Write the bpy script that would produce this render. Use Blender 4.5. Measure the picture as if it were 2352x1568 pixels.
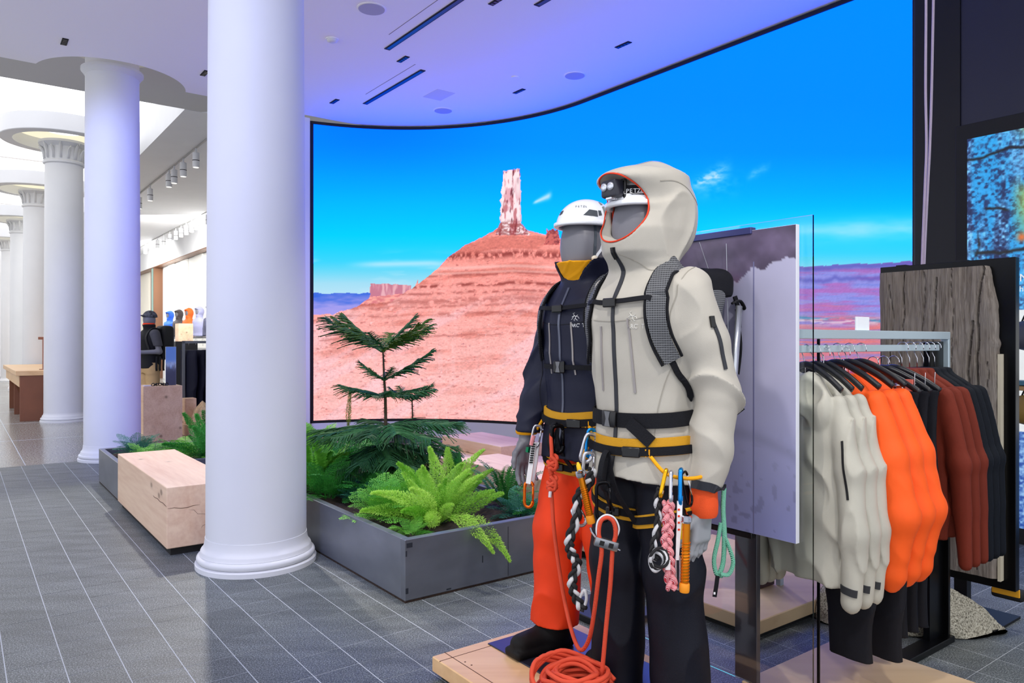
import bpy, bmesh, math, random
import numpy as np
from mathutils import Vector, Matrix

random.seed(7); np.random.seed(7)
for o in list(bpy.data.objects): bpy.data.objects.remove(o)
SC = bpy.context.scene
COL = SC.collection
PI = math.pi

# ---------------------------------------------------------------- frame of the place
# camera at the world origin (eye height 1.4 m) looking along +Y; the shop's own axes are
# a (away to the left, along the colonnade) and b (away to the right)
EYE = 1.40; FPX = 1700.0
def AB(a, b, z=0.0): return Vector((-.6*a+.8*b, .8*a+.6*b, z))
def P(u, v, Y): return Vector(((u-1176)/FPX*Y, Y, EYE-(v-784)/FPX*Y))
ANG_A = math.atan2(.8, -.6)      # heading of the a axis

# ---------------------------------------------------------------- camera
cam = bpy.data.cameras.new('camera'); camo = bpy.data.objects.new('camera', cam); COL.objects.link(camo)
camo.location = (0, 0, EYE); camo.rotation_euler = (PI/2, 0, 0)
cam.sensor_width = 36; cam.lens = FPX/2352*36; cam.clip_start = .05; cam.clip_end = 200
SC.camera = camo

# ---------------------------------------------------------------- light
vs = SC.view_settings
vs.view_transform = 'Standard'; vs.look = 'None'; vs.gamma = 1; vs.exposure = 0.0
try: vs.use_curve_mapping = False
except Exception: pass
w = bpy.data.worlds.new('world'); SC.world = w; w.use_nodes = True
w.node_tree.nodes['Background'].inputs[0].default_value = (.90, .925, 1.0, 1)
w.node_tree.nodes['Background'].inputs[1].default_value = 1.45

def lamp(name, kind, loc, target, energy, color=(1, 1, 1), size=.2, angle=60, blend=.6):
    l = bpy.data.lights.new(name, kind); o = bpy.data.objects.new(name, l); COL.objects.link(o)
    o.location = loc; l.energy = energy; l.color = color
    d = Vector(target)-Vector(loc); o.rotation_euler = d.to_track_quat('-Z', 'Y').to_euler()
    if kind == 'SPOT': l.spot_size = math.radians(angle); l.spot_blend = blend; l.shadow_soft_size = size
    else: l.size = size
    return o
WARM = (1, .93, .84)
# recessed ceiling spots over the display, plus added blue spots on the columns
lamp('spot_light', 'SPOT', AB(-.6, .9, 4.42), (.45, 2.6, 1.1), 230, (1, .96, .91), .12, 50)
lamp('spot_light', 'SPOT', AB(1.9, -.3, 4.42), (.35, 2.9, 1.1), 190, (1, .96, .91), .12, 46)
lamp('spot_light', 'SPOT', AB(-.9, 2.6, 4.42), (1.5, 2.9, .9), 150, (1, .96, .91), .12, 52)
lamp('spot_light', 'SPOT', AB(3.3, 2.9, 4.42), AB(4.2, 2.5, .4), 230, (1, .97, .88), .10, 48)
lamp('spot_light', 'SPOT', AB(5.47, 3.93, 4.42), AB(4.6, 3.0, .4), 190, (1, .97, .88), .08, 46)
lamp('spot_light', 'SPOT', AB(7.2, 3.9, 4.42), AB(6.4, 2.9, .3), 160, WARM, .08, 50)
lamp('spot_light', 'SPOT', AB(8.97, 2.29, 4.42), AB(6.3, 1.4, .3), 680, WARM, .08, 56)
lamp('spot_light', 'SPOT', AB(5.49, 5.57, 4.42), AB(2.6, 3.6, .1), 150, WARM, .08, 40)
lamp('spot_light', 'SPOT', AB(5.2, -.9, 4.42), AB(9.9, 1.5, 2.2), 1150, (.40, .46, 1), .12, 46)  # added blue spot, stands in for unseen blue screens lighting the second column
lamp('spot_light', 'SPOT', AB(2.0, -1.6, 4.42), AB(4.75, 1.4, 2.0), 480, (.42, .47, 1), .12, 50)  # added blue spot, gives the near column its periwinkle side
lamp('spot_light', 'SPOT', AB(1.0, 4.9, 4.42), AB(1.7, 3.9, .8), 170, (1, .95, .88), .08, 40)

# ---------------------------------------------------------------- helpers: colour, objects
def S(r, g, b, k=1.0):
    f = lambda c: (c/255/12.92 if c/255 <= .04045 else ((c/255+.055)/1.055)**2.4)*k
    return (f(r), f(g), f(b), 1)

def wm(o):
    m = Matrix.Identity(4)
    while o is not None:
        m = o.matrix_basis @ m; o = o.parent
    return m

def thing(name, label, cat, loc=(0, 0, 0), rotz=0.0, group=None, kind=None):
    o = bpy.data.objects.new(name, None); COL.objects.link(o)
    o.empty_display_size = .05
    o.location = loc; o.rotation_euler = (0, 0, rotz)
    tag(o, label, cat, group, kind); return o
def tag(o, label=None, cat=None, group=None, kind=None):
    if label: o['label'] = label
    if cat: o['category'] = cat
    if group: o['group'] = group
    if kind: o['kind'] = kind
    return o

class MB:
    """collects verts / faces in world (or local) coordinates"""
    def __init__(s): s.v = []; s.f = []
    def add(s, vs, fs):
        n = len(s.v); s.v.extend([tuple(p) for p in vs]); s.f.extend([tuple(i+n for i in f) for f in fs]); return s
    def hexa(s, c):      # 8 corners: bottom loop 0-3, top loop 4-7
        return s.add(c, [(3, 2, 1, 0), (4, 5, 6, 7), (0, 1, 5, 4), (1, 2, 6, 5), (2, 3, 7, 6), (3, 0, 4, 7)])
    def box(s, x0, x1, y0, y1, z0, z1, M=None, bev=0.0, seg=1):
        if bev > 0:
            bm = bmesh.new(); bmesh.ops.create_cube(bm, size=1)
            for q in bm.verts: q.co = Vector((x0+(q.co.x+.5)*(x1-x0), y0+(q.co.y+.5)*(y1-y0), z0+(q.co.z+.5)*(z1-z0)))
            bmesh.ops.bevel(bm, geom=bm.edges[:], offset=bev, segments=seg, affect='EDGES', profile=.5)
            vs = [q.co.copy() for q in bm.verts]
            bm.verts.index_update(); fs = [[q.index for q in f.verts] for f in bm.faces]; bm.free()
        else:
            vs = [Vector(p) for p in ((x0, y0, z0), (x1, y0, z0), (x1, y1, z0), (x0, y1, z0), (x0, y0, z1), (x1, y0, z1), (x1, y1, z1), (x0, y1, z1))]
            fs = [(3, 2, 1, 0), (4, 5, 6, 7), (0, 1, 5, 4), (1, 2, 6, 5), (2, 3, 7, 6), (3, 0, 4, 7)]
        if M is not None: vs = [M @ p for p in vs]
        return s.add(vs, fs)
    def abox(s, a0, a1, b0, b1, z0, z1, bev=0.0, seg=1):
        M = Matrix(((-.6, .8, 0, 0), (.8, .6, 0, 0), (0, 0, 1, 0), (0, 0, 0, 1)))   # mirrored frame, so swap winding
        n = len(s.f); s.box(a0, a1, b0, b1, z0, z1, M, bev, seg)
        s.f[n:] = [tuple(reversed(f)) for f in s.f[n:]]; return s
    def lathe(s, prof, c=(0, 0, 0), n=32, M=None, cap=True):
        vs = []; fs = []
        for r, z in prof:
            for i in range(n):
                t = 2*PI*i/n; p = Vector((c[0]+r*math.cos(t), c[1]+r*math.sin(t), c[2]+z)); vs.append(M @ p if M is not None else p)
        for k in range(len(prof)-1):
            for i in range(n):
                j = (i+1) % n; fs.append((k*n+i, k*n+j, (k+1)*n+j, (k+1)*n+i))
        if cap:
            fs.append(tuple(reversed(range(n)))); fs.append(tuple(range((len(prof)-1)*n, len(prof)*n)))
        return s.add(vs, fs)
    def tube(s, pts, r, n=8, closed=False, cap=True, flat=None):
        pts = [Vector(p) for p in pts]; m = len(pts)
        if m < 2: return s
        rs = r if isinstance(r, (list, tuple)) else [r]*m
        T = []
        for i in range(m):
            a = pts[(i-1) % m] if (closed or i > 0) else pts[i]; b = pts[(i+1) % m] if (closed or i < m-1) else pts[i]
            d = b-a; T.append(d.normalized() if d.length > 1e-9 else Vector((0, 0, 1)))
        up = Vector((0, 0, 1)) if abs(T[0].z) < .9 else Vector((1, 0, 0))
        N = (up-T[0]*up.dot(T[0])).normalized(); vs = []; fs = []
        for i in range(m):
            N = N-T[i]*N.dot(T[i])
            N = N.normalized() if N.length > 1e-6 else T[i].orthogonal().normalized()
            B = T[i].cross(N)
            for k in range(n):
                t = 2*PI*k/n; fx, fy = (1, 1) if flat is None else flat
                vs.append(pts[i]+(N*math.cos(t)*fx+B*math.sin(t)*fy)*rs[i])
        for i in range(m-1 if not closed else m):
            j = (i+1) % m
            for k in range(n):
                l = (k+1) % n; fs.append((i*n+k, i*n+l, j*n+l, j*n+k))
        if cap and not closed:
            fs.append(tuple(reversed(range(n)))); fs.append(tuple(range((m-1)*n, m*n)))
        return s.add(vs, fs)
    def ribbon(s, pts, nors, wid, th, closed=False):
        """flat strap: width along (tangent x normal), thickness along normal"""
        pts = [Vector(p) for p in pts]; m = len(pts); vs = []; fs = []
        ws = wid if isinstance(wid, (list, tuple)) else [wid]*m
        for i in range(m):
            a = pts[(i-1) % m] if (closed or i > 0) else pts[i]; b = pts[(i+1) % m] if (closed or i < m-1) else pts[i]
            T = (b-a).normalized(); N = Vector(nors[i]); N = (N-T*N.dot(T)).normalized(); B = T.cross(N)
            h = ws[i]/2
            vs += [pts[i]-B*h, pts[i]+B*h, pts[i]+B*h*.96+N*th, pts[i]-B*h*.96+N*th]
        for i in range(m-1 if not closed else m):
            j = (i+1) % m
            for k in range(4):
                l = (k+1) % 4; fs.append((i*4+k, j*4+k, j*4+l, i*4+l))
        if not closed: fs += [(0, 1, 2, 3), tuple(reversed(range((m-1)*4, m*4)))]
        return s.add(vs, fs)
    def prism(s, poly, z0, z1):
        n = len(poly); vs = [Vector((p[0], p[1], z0)) for p in poly]+[Vector((p[0], p[1], z1)) for p in poly]
        fs = [tuple(reversed(range(n))), tuple(range(n, 2*n))]+[(i, (i+1) % n, n+(i+1) % n, n+i) for i in range(n)]
        return s.add(vs, fs)
    def xform(s, M): s.v = [tuple(M @ Vector(p)) for p in s.v]; return s

def mkmesh(name, v, f, mat, smooth=False):
    me = bpy.data.meshes.new(name)
    if isinstance(v, np.ndarray): v = v.tolist()
    if isinstance(f, np.ndarray): f = f.tolist()
    me.from_pydata([tuple(p) for p in v], [], f)
    if mat: me.materials.append(mat)
    if smooth: me.polygons.foreach_set('use_smooth', [True]*len(me.polygons))
    me.update(); return me

def obj(name, mb, mat, parent=None, smooth=False, local=False, auto=False, origin=None):
    """one mesh object; coordinates are world unless local=True (then they are the parent's)"""
    v = mb.v if isinstance(mb, MB) else mb[0]; f = mb.f if isinstance(mb, MB) else mb[1]
    v = np.array(v, dtype=float).reshape(-1, 3)
    if parent is not None and not local:
        M = np.array(wm(parent).inverted()); v = v @ M[:3, :3].T+M[:3, 3]
    c = np.array([(v[:, 0].min()+v[:, 0].max())/2, (v[:, 1].min()+v[:, 1].max())/2, v[:, 2].min()]) if origin is None else np.array(origin)
    me = mkmesh(name, v-c, f, mat, smooth)
    o = bpy.data.objects.new(name, me); COL.objects.link(o); o.location = c
    if parent is not None: o.parent = parent
    if auto: sharp(me, 40)
    return o
def sharp(me, deg):
    me.polygons.foreach_set('use_smooth', [True]*len(me.polygons))
    bm = bmesh.new(); bm.from_mesh(me); c = math.radians(deg)
    for e in bm.edges:
        if len(e.link_faces) == 2 and e.calc_face_angle(0) > c: e.smooth = False
    bm.to_mesh(me); bm.free()
def struct(name, mb, mat, parent=None, **k):
    o = obj(name, mb, mat, parent, **k)
    if parent is None: o['kind'] = 'structure'
    return o
def dup(root, loc=None, rotz=None, label=None, name=None):
    r = root.copy(); COL.objects.link(r)
    if loc is not None: r.location = loc
    if rotz is not None: r.rotation_euler = (0, 0, rotz)
    if label: r['label'] = label
    for ch in list(root.children):
        c = ch.copy(); COL.objects.link(c); c.parent = r
        for g in list(ch.children):
            d = g.copy(); COL.objects.link(d); d.parent = c
    return r

# ---------------------------------------------------------------- helpers: curves
def spline(pts, k=8, closed=False):
    pts = [Vector(p) for p in pts]; n = len(pts); out = []
    for i in range(n if closed else n-1):
        if closed: p = [pts[(i+j-1) % n] for j in range(4)]
        else: p = [pts[max(i-1, 0)], pts[i], pts[i+1], pts[min(i+2, n-1)]]
        for j in range(k):
            t = j/k; t2 = t*t; t3 = t2*t
            out.append(.5*((2*p[1])+(p[2]-p[0])*t+(2*p[0]-5*p[1]+4*p[2]-p[3])*t2+(3*p[1]-p[0]-3*p[2]+p[3])*t3))
    if not closed: out.append(pts[-1])
    return out

# ---------------------------------------------------------------- helpers: materials
MATS = {}
def nodes(name):
    m = bpy.data.materials.new(name); m.use_nodes = True
    nt = m.node_tree; return m, nt, nt.nodes['Principled BSDF']
def mat(name, col, rough=.5, metal=0.0, var=0.0, scale=20.0, bump=0.0, bscale=None, spec=.5, stretch=(1, 1, 1), coat=0.0, rand=0.0, trans=0.0, sheen=0.0):
    if name in MATS: return MATS[name]
    m, nt, b = nodes(name); N = nt.nodes; L = nt.links
    b.inputs['Base Color'].default_value = col; b.inputs['Roughness'].default_value = rough; b.inputs['Metallic'].default_value = metal
    b.inputs['Specular IOR Level'].default_value = spec; b.inputs['Coat Weight'].default_value = coat
    b.inputs['Sheen Weight'].default_value = sheen
    if trans: b.inputs['Transmission Weight'].default_value = trans
    if var or bump or rand:
        tc = N.new('ShaderNodeTexCoord'); mp = N.new('ShaderNodeMapping'); mp.inputs['Scale'].default_value = stretch
        L.new(tc.outputs['Object'], mp.inputs[0])
    src = None
    if var:
        nz = N.new('ShaderNodeTexNoise'); nz.inputs['Scale'].default_value = scale; nz.inputs['Detail'].default_value = 6; L.new(mp.outputs[0], nz.inputs['Vector'])
        rp = N.new('ShaderNodeValToRGB')
        rp.color_ramp.elements[0].position = .3; rp.color_ramp.elements[1].position = .7
        rp.color_ramp.elements[0].color = tuple(c*(1-var) for c in col[:3])+(1,); rp.color_ramp.elements[1].color = tuple(min(1, c*(1+var)) for c in col[:3])+(1,)
        L.new(nz.outputs[0], rp.inputs[0]); src = rp.outputs[0]; L.new(src, b.inputs['Base Color'])
    if rand:
        oi = N.new('ShaderNodeObjectInfo'); hs = N.new('ShaderNodeHueSaturation'); mr = N.new('ShaderNodeMapRange')
        mr.inputs[3].default_value = 1-rand; mr.inputs[4].default_value = 1+rand; L.new(oi.outputs['Random'], mr.inputs[0]); L.new(mr.outputs[0], hs.inputs['Value'])
        if src: L.new(src, hs.inputs['Color'])
        else: hs.inputs['Color'].default_value = col
        L.new(hs.outputs[0], b.inputs['Base Color'])
    if bump:
        nb = N.new('ShaderNodeTexNoise'); nb.inputs['Scale'].default_value = bscale or scale; nb.inputs['Detail'].default_value = 5; L.new(mp.outputs[0], nb.inputs['Vector'])
        bp = N.new('ShaderNodeBump'); bp.inputs['Strength'].default_value = bump; bp.inputs['Distance'].default_value = .01
        L.new(nb.outputs[0], bp.inputs['Height']); L.new(bp.outputs[0], b.inputs['Normal'])
    MATS[name] = m; return m
def emis(name, col, k=1.0):
    if name in MATS: return MATS[name]
    m, nt, b = nodes(name)
    b.inputs['Base Color'].default_value = (0, 0, 0, 1); b.inputs['Specular IOR Level'].default_value = .1
    b.inputs['Emission Color'].default_value = col; b.inputs['Emission Strength'].default_value = k
    MATS[name] = m; return m
def ramp(nt, stops):
    r = nt.nodes.new('ShaderNodeValToRGB'); e = r.color_ramp.elements
    e[0].position, e[0].color = stops[0]; e[1].position, e[1].color = stops[-1]
    for p, c in stops[1:-1]:
        q = e.new(p); q.color = c
    return r
def wood(name, light, dark, axis=0, knots=True, rough=.55, ring=7.0):
    """sawn softwood: long grain along `axis` of the object, a few knots"""
    if name in MATS: return MATS[name]
    m, nt, b = nodes(name); N = nt.nodes; L = nt.links
    b.inputs['Roughness'].default_value = rough; b.inputs['Specular IOR Level'].default_value = .3
    tc = N.new('ShaderNodeTexCoord'); mp = N.new('ShaderNodeMapping')
    sc = [1, 1, 1]; sc[axis] = .09; mp.inputs['Scale'].default_value = sc; L.new(tc.outputs['Object'], mp.inputs[0])
    rot = N.new('ShaderNodeMapping'); rot.inputs['Rotation'].default_value = (0, 0, 0)
    nz = N.new('ShaderNodeTexNoise'); nz.inputs['Scale'].default_value = ring; nz.inputs['Detail'].default_value = 8; nz.inputs['Distortion'].default_value = .6
    L.new(mp.outputs[0], nz.inputs['Vector'])
    wv = N.new('ShaderNodeTexNoise'); wv.inputs['Scale'].default_value = ring*7; wv.inputs['Detail'].default_value = 3; L.new(mp.outputs[0], wv.inputs['Vector'])
    mx = N.new('ShaderNodeMix'); mx.inputs[0].default_value = .35; L.new(nz.outputs[0], mx.inputs[2]); L.new(wv.outputs[0], mx.inputs[3])
    mid = tuple((light[i]*.6+dark[i]*.4) for i in range(3))+(1,)
    rp = ramp(nt, [(.25, dark), (.45, mid), (.62, light), (.9, tuple(min(1, c*1.06) for c in light[:3])+(1,))]); L.new(mx.outputs[0], rp.inputs[0])
    out = rp.outputs[0]
    if knots:
        vo = N.new('ShaderNodeTexVoronoi'); vo.inputs['Scale'].default_value = 4.6
        mk = N.new('ShaderNodeMapping'); k3 = [1, 1, 1]; k3[axis] = .6; mk.inputs['Scale'].default_value = k3; mk.inputs['Location'].default_value = (.37, .11, .53)
        L.new(tc.outputs['Object'], mk.inputs[0]); L.new(mk.outputs[0], vo.inputs['Vector'])
        kr = ramp(nt, [(0, (.8, .8, .8, 1)), (.08, (.6, .6, .6, 1)), (.11, (.14, .14, .14, 1)), (.19, (0, 0, 0, 1))]); L.new(vo.outputs['Distance'], kr.inputs[0])
        mc = N.new('ShaderNodeMix'); mc.data_type = 'RGBA'; L.new(kr.outputs[0], mc.inputs[0]); L.new(out, mc.inputs[6]); mc.inputs[7].default_value = tuple(c*.28 for c in dark[:3])+(1,)
        out = mc.outputs[2]
    L.new(out, b.inputs['Base Color'])
    bp = N.new('ShaderNodeBump'); bp.inputs['Strength'].default_value = .12; bp.inputs['Distance'].default_value = .01; L.new(mx.outputs[0], bp.inputs['Height']); L.new(bp.outputs[0], b.inputs['Normal'])
    MATS[name] = m; return m

M_white = mat('white_plaster', S(220, 221, 224), .6, var=.02, scale=2)
M_ceil = mat('ceiling_paint', S(244, 243, 246), .75)
M_black = mat('black_metal', S(16, 16, 20), .42, .3)
M_matteblack = mat('matte_black', S(8, 8, 10), .7)
M_steel = mat('steel', S(190, 195, 200), .28, 1.0)
M_chrome = mat('chrome', S(215, 215, 220), .14, 1.0)
M_softwood = wood('softwood', S(236, 202, 172), S(205, 160, 128), 0)
M_softend = M_softwood
M_grout = mat('grout', S(196, 202, 208), .8)
# ================================================================ the room
HC = 4.50     # ceiling over the display
HS = 4.90     # soffit and side aisle ceiling
def strip(pts, z0, z1, th=0.0):
    """upright sheet along a list of (a,b)"""
    m = MB(); n = len(pts); v = []
    for a, b in pts: v += [AB(a, b, z0), AB(a, b, z1)]
    m.add(v, [(2*i, 2*i+2, 2*i+3, 2*i+1) for i in range(n-1)]); return m

# ---- floor: grey stone tiles to a=9.97, polished terrazzo beyond
def tile_material():
    m, nt, b = nodes('stone_tile'); N = nt.nodes; L = nt.links
    tc = N.new('ShaderNodeTexCoord'); geo = N.new('ShaderNodeNewGeometry')
    n1 = N.new('ShaderNodeTexNoise'); n1.inputs['Scale'].default_value = 170; n1.inputs['Detail'].default_value = 5; L.new(geo.outputs['Position'], n1.inputs['Vector'])
    mp = N.new('ShaderNodeMapping'); mp.inputs['Rotation'].default_value = (0, 0, -.9273); mp.inputs['Scale'].default_value = (1.2, 5.0, 1)
    # slow banding that runs along b, as in the stone
    mp.inputs['Rotation'].default_value = (0, 0, -math.atan2(.6, .8))
    L.new(geo.outputs['Position'], mp.inputs[0])
    n2 = N.new('ShaderNodeTexNoise'); n2.inputs['Scale'].default_value = 2.2; n2.inputs['Detail'].default_value = 6; L.new(mp.outputs[0], n2.inputs['Vector'])
    oi = N.new('ShaderNodeObjectInfo')
    r1 = ramp(nt, [(.30, S(46, 50, 52)), (.5, S(92, 98, 100)), (.70, S(158, 164, 164))]); L.new(n1.outputs[0], r1.inputs[0])
    mr = N.new('ShaderNodeMapRange'); mr.inputs[1].default_value = .3; mr.inputs[2].default_value = .7; mr.inputs[3].default_value = .78; mr.inputs[4].default_value = 1.22; L.new(n2.outputs[0], mr.inputs[0])
    mr2 = N.new('ShaderNodeMapRange'); mr2.inputs[3].default_value = .9; mr2.inputs[4].default_value = 1.1; L.new(oi.outputs['Random'], mr2.inputs[0])
    mu = N.new('ShaderNodeMath'); mu.operation = 'MULTIPLY'; L.new(mr.outputs[0], mu.inputs[0]); L.new(mr2.outputs[0], mu.inputs[1])
    hs = N.new('ShaderNodeHueSaturation'); L.new(mu.outputs[0], hs.inputs['Value']); L.new(r1.outputs[0], hs.inputs['Color']); L.new(hs.outputs[0], b.inputs['Base Color'])
    b.inputs['Roughness'].default_value = .5; b.inputs['Specular IOR Level'].default_value = .35
    bp = N.new('ShaderNodeBump'); bp.inputs['Strength'].default_value = .15; bp.inputs['Distance'].default_value = .003; L.new(n1.outputs[0], bp.inputs['Height']); L.new(bp.outputs[0], b.inputs['Normal'])
    return m
M_tile = tile_material()
m = MB(); m.abox(-4, 9.97, -4, 8.5, -.08, -.0008); FL = struct('floor', m, M_grout)
TA, TB = .2060, .2060
tiles = []
for i in range(-38, 30):
    for j in range(-21, 40):
        a0 = 3.80+TA*i; b0 = .371+TB*j
        if a0+TA > 9.98 or a0 < -4 or b0+TB > 8.5 or b0 < -4: continue
        c = AB(a0+TA/2, b0+TB/2)
        vis = c.y > 1.0 and -20 < 1176+FPX*c.x/c.y < 2372 and 784+FPX*EYE/c.y < 1600
        if c.y > .3 and abs(c.x) < c.y*1.1+1.2: tiles.append((0 if vis else 1, c.length, a0, b0))
tiles.sort()
hb = (TB-.0046)/2; ha = (TA-.0030)/2
def tile_geo(m, ca, cb, z1):
    m.abox(ca-ha, ca+ha, cb-hb, cb+hb, z1-.012, z1)
tm = MB(); tile_geo(tm, 0, 0, 0)
tme = mkmesh('tile', tm.v, tm.f, M_tile)
rest = MB()
for k, (q, d, a0, b0) in enumerate(tiles):
    z = random.uniform(-.0004, .0004)
    if k < 290:
        o = bpy.data.objects.new('tile', tme); COL.objects.link(o); o.parent = FL
        o.location = AB(a0+TA/2, b0+TB/2, z)-FL.location
    else: tile_geo(rest, a0+TA/2, b0+TB/2, z)
o = obj('tile_field', rest, M_tile, FL); o['kind'] = 'stuff'

def terrazzo():
    m, nt, b = nodes('terrazzo'); N = nt.nodes; L = nt.links
    geo = N.new('ShaderNodeNewGeometry'); n1 = N.new('ShaderNodeTexNoise'); n1.inputs['Scale'].default_value = 60; n1.inputs['Detail'].default_value = 5; L.new(geo.outputs['Position'], n1.inputs['Vector'])
    r = ramp(nt, [(.34, S(70, 70, 68)), (.5, S(134, 133, 128)), (.66, S(204, 202, 194))]); L.new(n1.outputs[0], r.inputs[0]); L.new(r.outputs[0], b.inputs['Base Color'])
    b.inputs['Roughness'].default_value = .19; b.inputs['Specular IOR Level'].default_value = .6
    return m
m = MB(); m.abox(9.97, 46, -6, 7, -.08, 0); FT = struct('floor_terrazzo', m, terrazzo())
m = MB()
for k in range(1, 10): m.abox(9.97+2.6*k-.004, 9.97+2.6*k+.004, -6, 7, -.002, .0012)
for k in range(-2, 4): m.abox(9.99, 46, .62+1.75*k-.004, .62+1.75*k+.004, -.002, .001)
obj('divider_strip', m, M_grout, FT)

# ---- ceilings
def poly_slab(name, outline, z0, z1, mt):
    bm = bmesh.new(); vs = [bm.verts.new(AB(a, b, z0)) for a, b in outline]
    f = bm.faces.new(vs); r = bmesh.ops.extrude_face_region(bm, geom=[f])
    for g in r['geom']:
        if isinstance(g, bmesh.types.BMVert): g.co.z = z1
    bmesh.ops.triangulate(bm, faces=bm.faces[:]); bmesh.ops.recalc_face_normals(bm, faces=bm.faces[:])
    v = [q.co.copy() for q in bm.verts]; bm.verts.index_update(); fs = [[q.index for q in f.verts] for f in bm.faces]; bm.free()
    return struct(name, (v, fs), mt)
SB, SR, SA = 6.42, 3.05, 7.0        # screen: straight at b=6.42 to a=7, then a quarter turn
def screen_pt(s):                   # arc length from the right hand end (a=2.9)
    L0 = SA-2.90
    if s < L0: return (2.90+s, SB)
    t = (s-L0)/SR; return (SA+SR*math.sin(t), SB-SR+SR*math.cos(t))
S_END = (SA-2.90)+SR*1.372
c2 = (9.95, 1.49)
arc = [screen_pt(s) for s in np.linspace(0, S_END, 60)]
arc = [p for p in arc if p[0] < 9.8]
out = [(-4, -4), (-4, SB+.02), (2.9, SB+.02)]+[(a+.012, b+.012) for a, b in arc]+[(9.8, 4.25)]
t0 = math.asin(.15/.8)
out += [(c2[0]-.8*math.cos(t), c2[1]+.8*math.sin(t)) for t in np.linspace(PI/2-t0, -PI/2+t0, 28)]
out += [(9.8, -4)]
CE = poly_slab('ceiling', out, HC, HS, M_ceil)
# soffit behind it, pierced round the column
def ring_slab(a0, a1, b0, b1, c, r, z0, z1, n=48):
    v = []; fs = []
    for i in range(n):
        t = 2*PI*i/n; ca, sa = math.cos(t), math.sin(t)
        k = min(((a1-c[0]) if ca > 0 else (c[0]-a0))/max(abs(ca), 1e-6), ((b1-c[1]) if sa > 0 else (c[1]-b0))/max(abs(sa), 1e-6))
        v += [AB(c[0]+r*ca, c[1]+r*sa, z0), AB(c[0]+k*ca, c[1]+k*sa, z0), AB(c[0]+r*ca, c[1]+r*sa, z1), AB(c[0]+k*ca, c[1]+k*sa, z1)]
    for i in range(n):
        j = (i+1) % n
        fs += [(4*i, 4*j, 4*j+1, 4*i+1), (4*i+2, 4*i+3, 4*j+3, 4*j+2), (4*i, 4*i+2, 4*j+2, 4*j), (4*i+1, 4*j+1, 4*j+3, 4*i+3)]
    return (v, fs)
M_soffit = mat('soffit_paint', S(196, 196, 194), .8)
struct('ceiling_soffit', ring_slab(8.9, 11.9, -4, 3.2, (9.95, 1.49), .62, HS+.005, HS+.30), M_soffit)
M_cove = emis('cove_light', S(255, 246, 214), 1.0)
M_sky = emis('luminous_ceiling', S(252, 252, 255), 2.0)
m = MB(); m.abox(11.7, 45, -6, 2.75, HS+.62, HS+.66); LUM = struct('ceiling_luminous', m, M_sky)
m = MB()
for k in range(0, 9): m.abox(13.2+3.4*k-.02, 13.2+3.4*k+.02, -6, 2.75, HS+.605, HS+.622)
obj('seam', m, mat('seam_grey', S(205, 200, 200), .7), LUM)
m = MB(); m.abox(11.9, 45, 2.75, 3.2, HS+.0, HS+.70); struct('trim_1', m, M_white)
m = MB(); m.abox(11.8, 45, -6.1, -6, 0, 5.7); struct('wall_left', m, M_white)
m = MB(); m.abox(9.98, 45, 3.2, 6.6, HS, HS+.1); struct('ceiling_aisle', m, M_white)
m = MB(); m.abox(36, 36.1, -6, 6.6, 0, 5.6); struct('wall_far', m, M_white)

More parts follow.
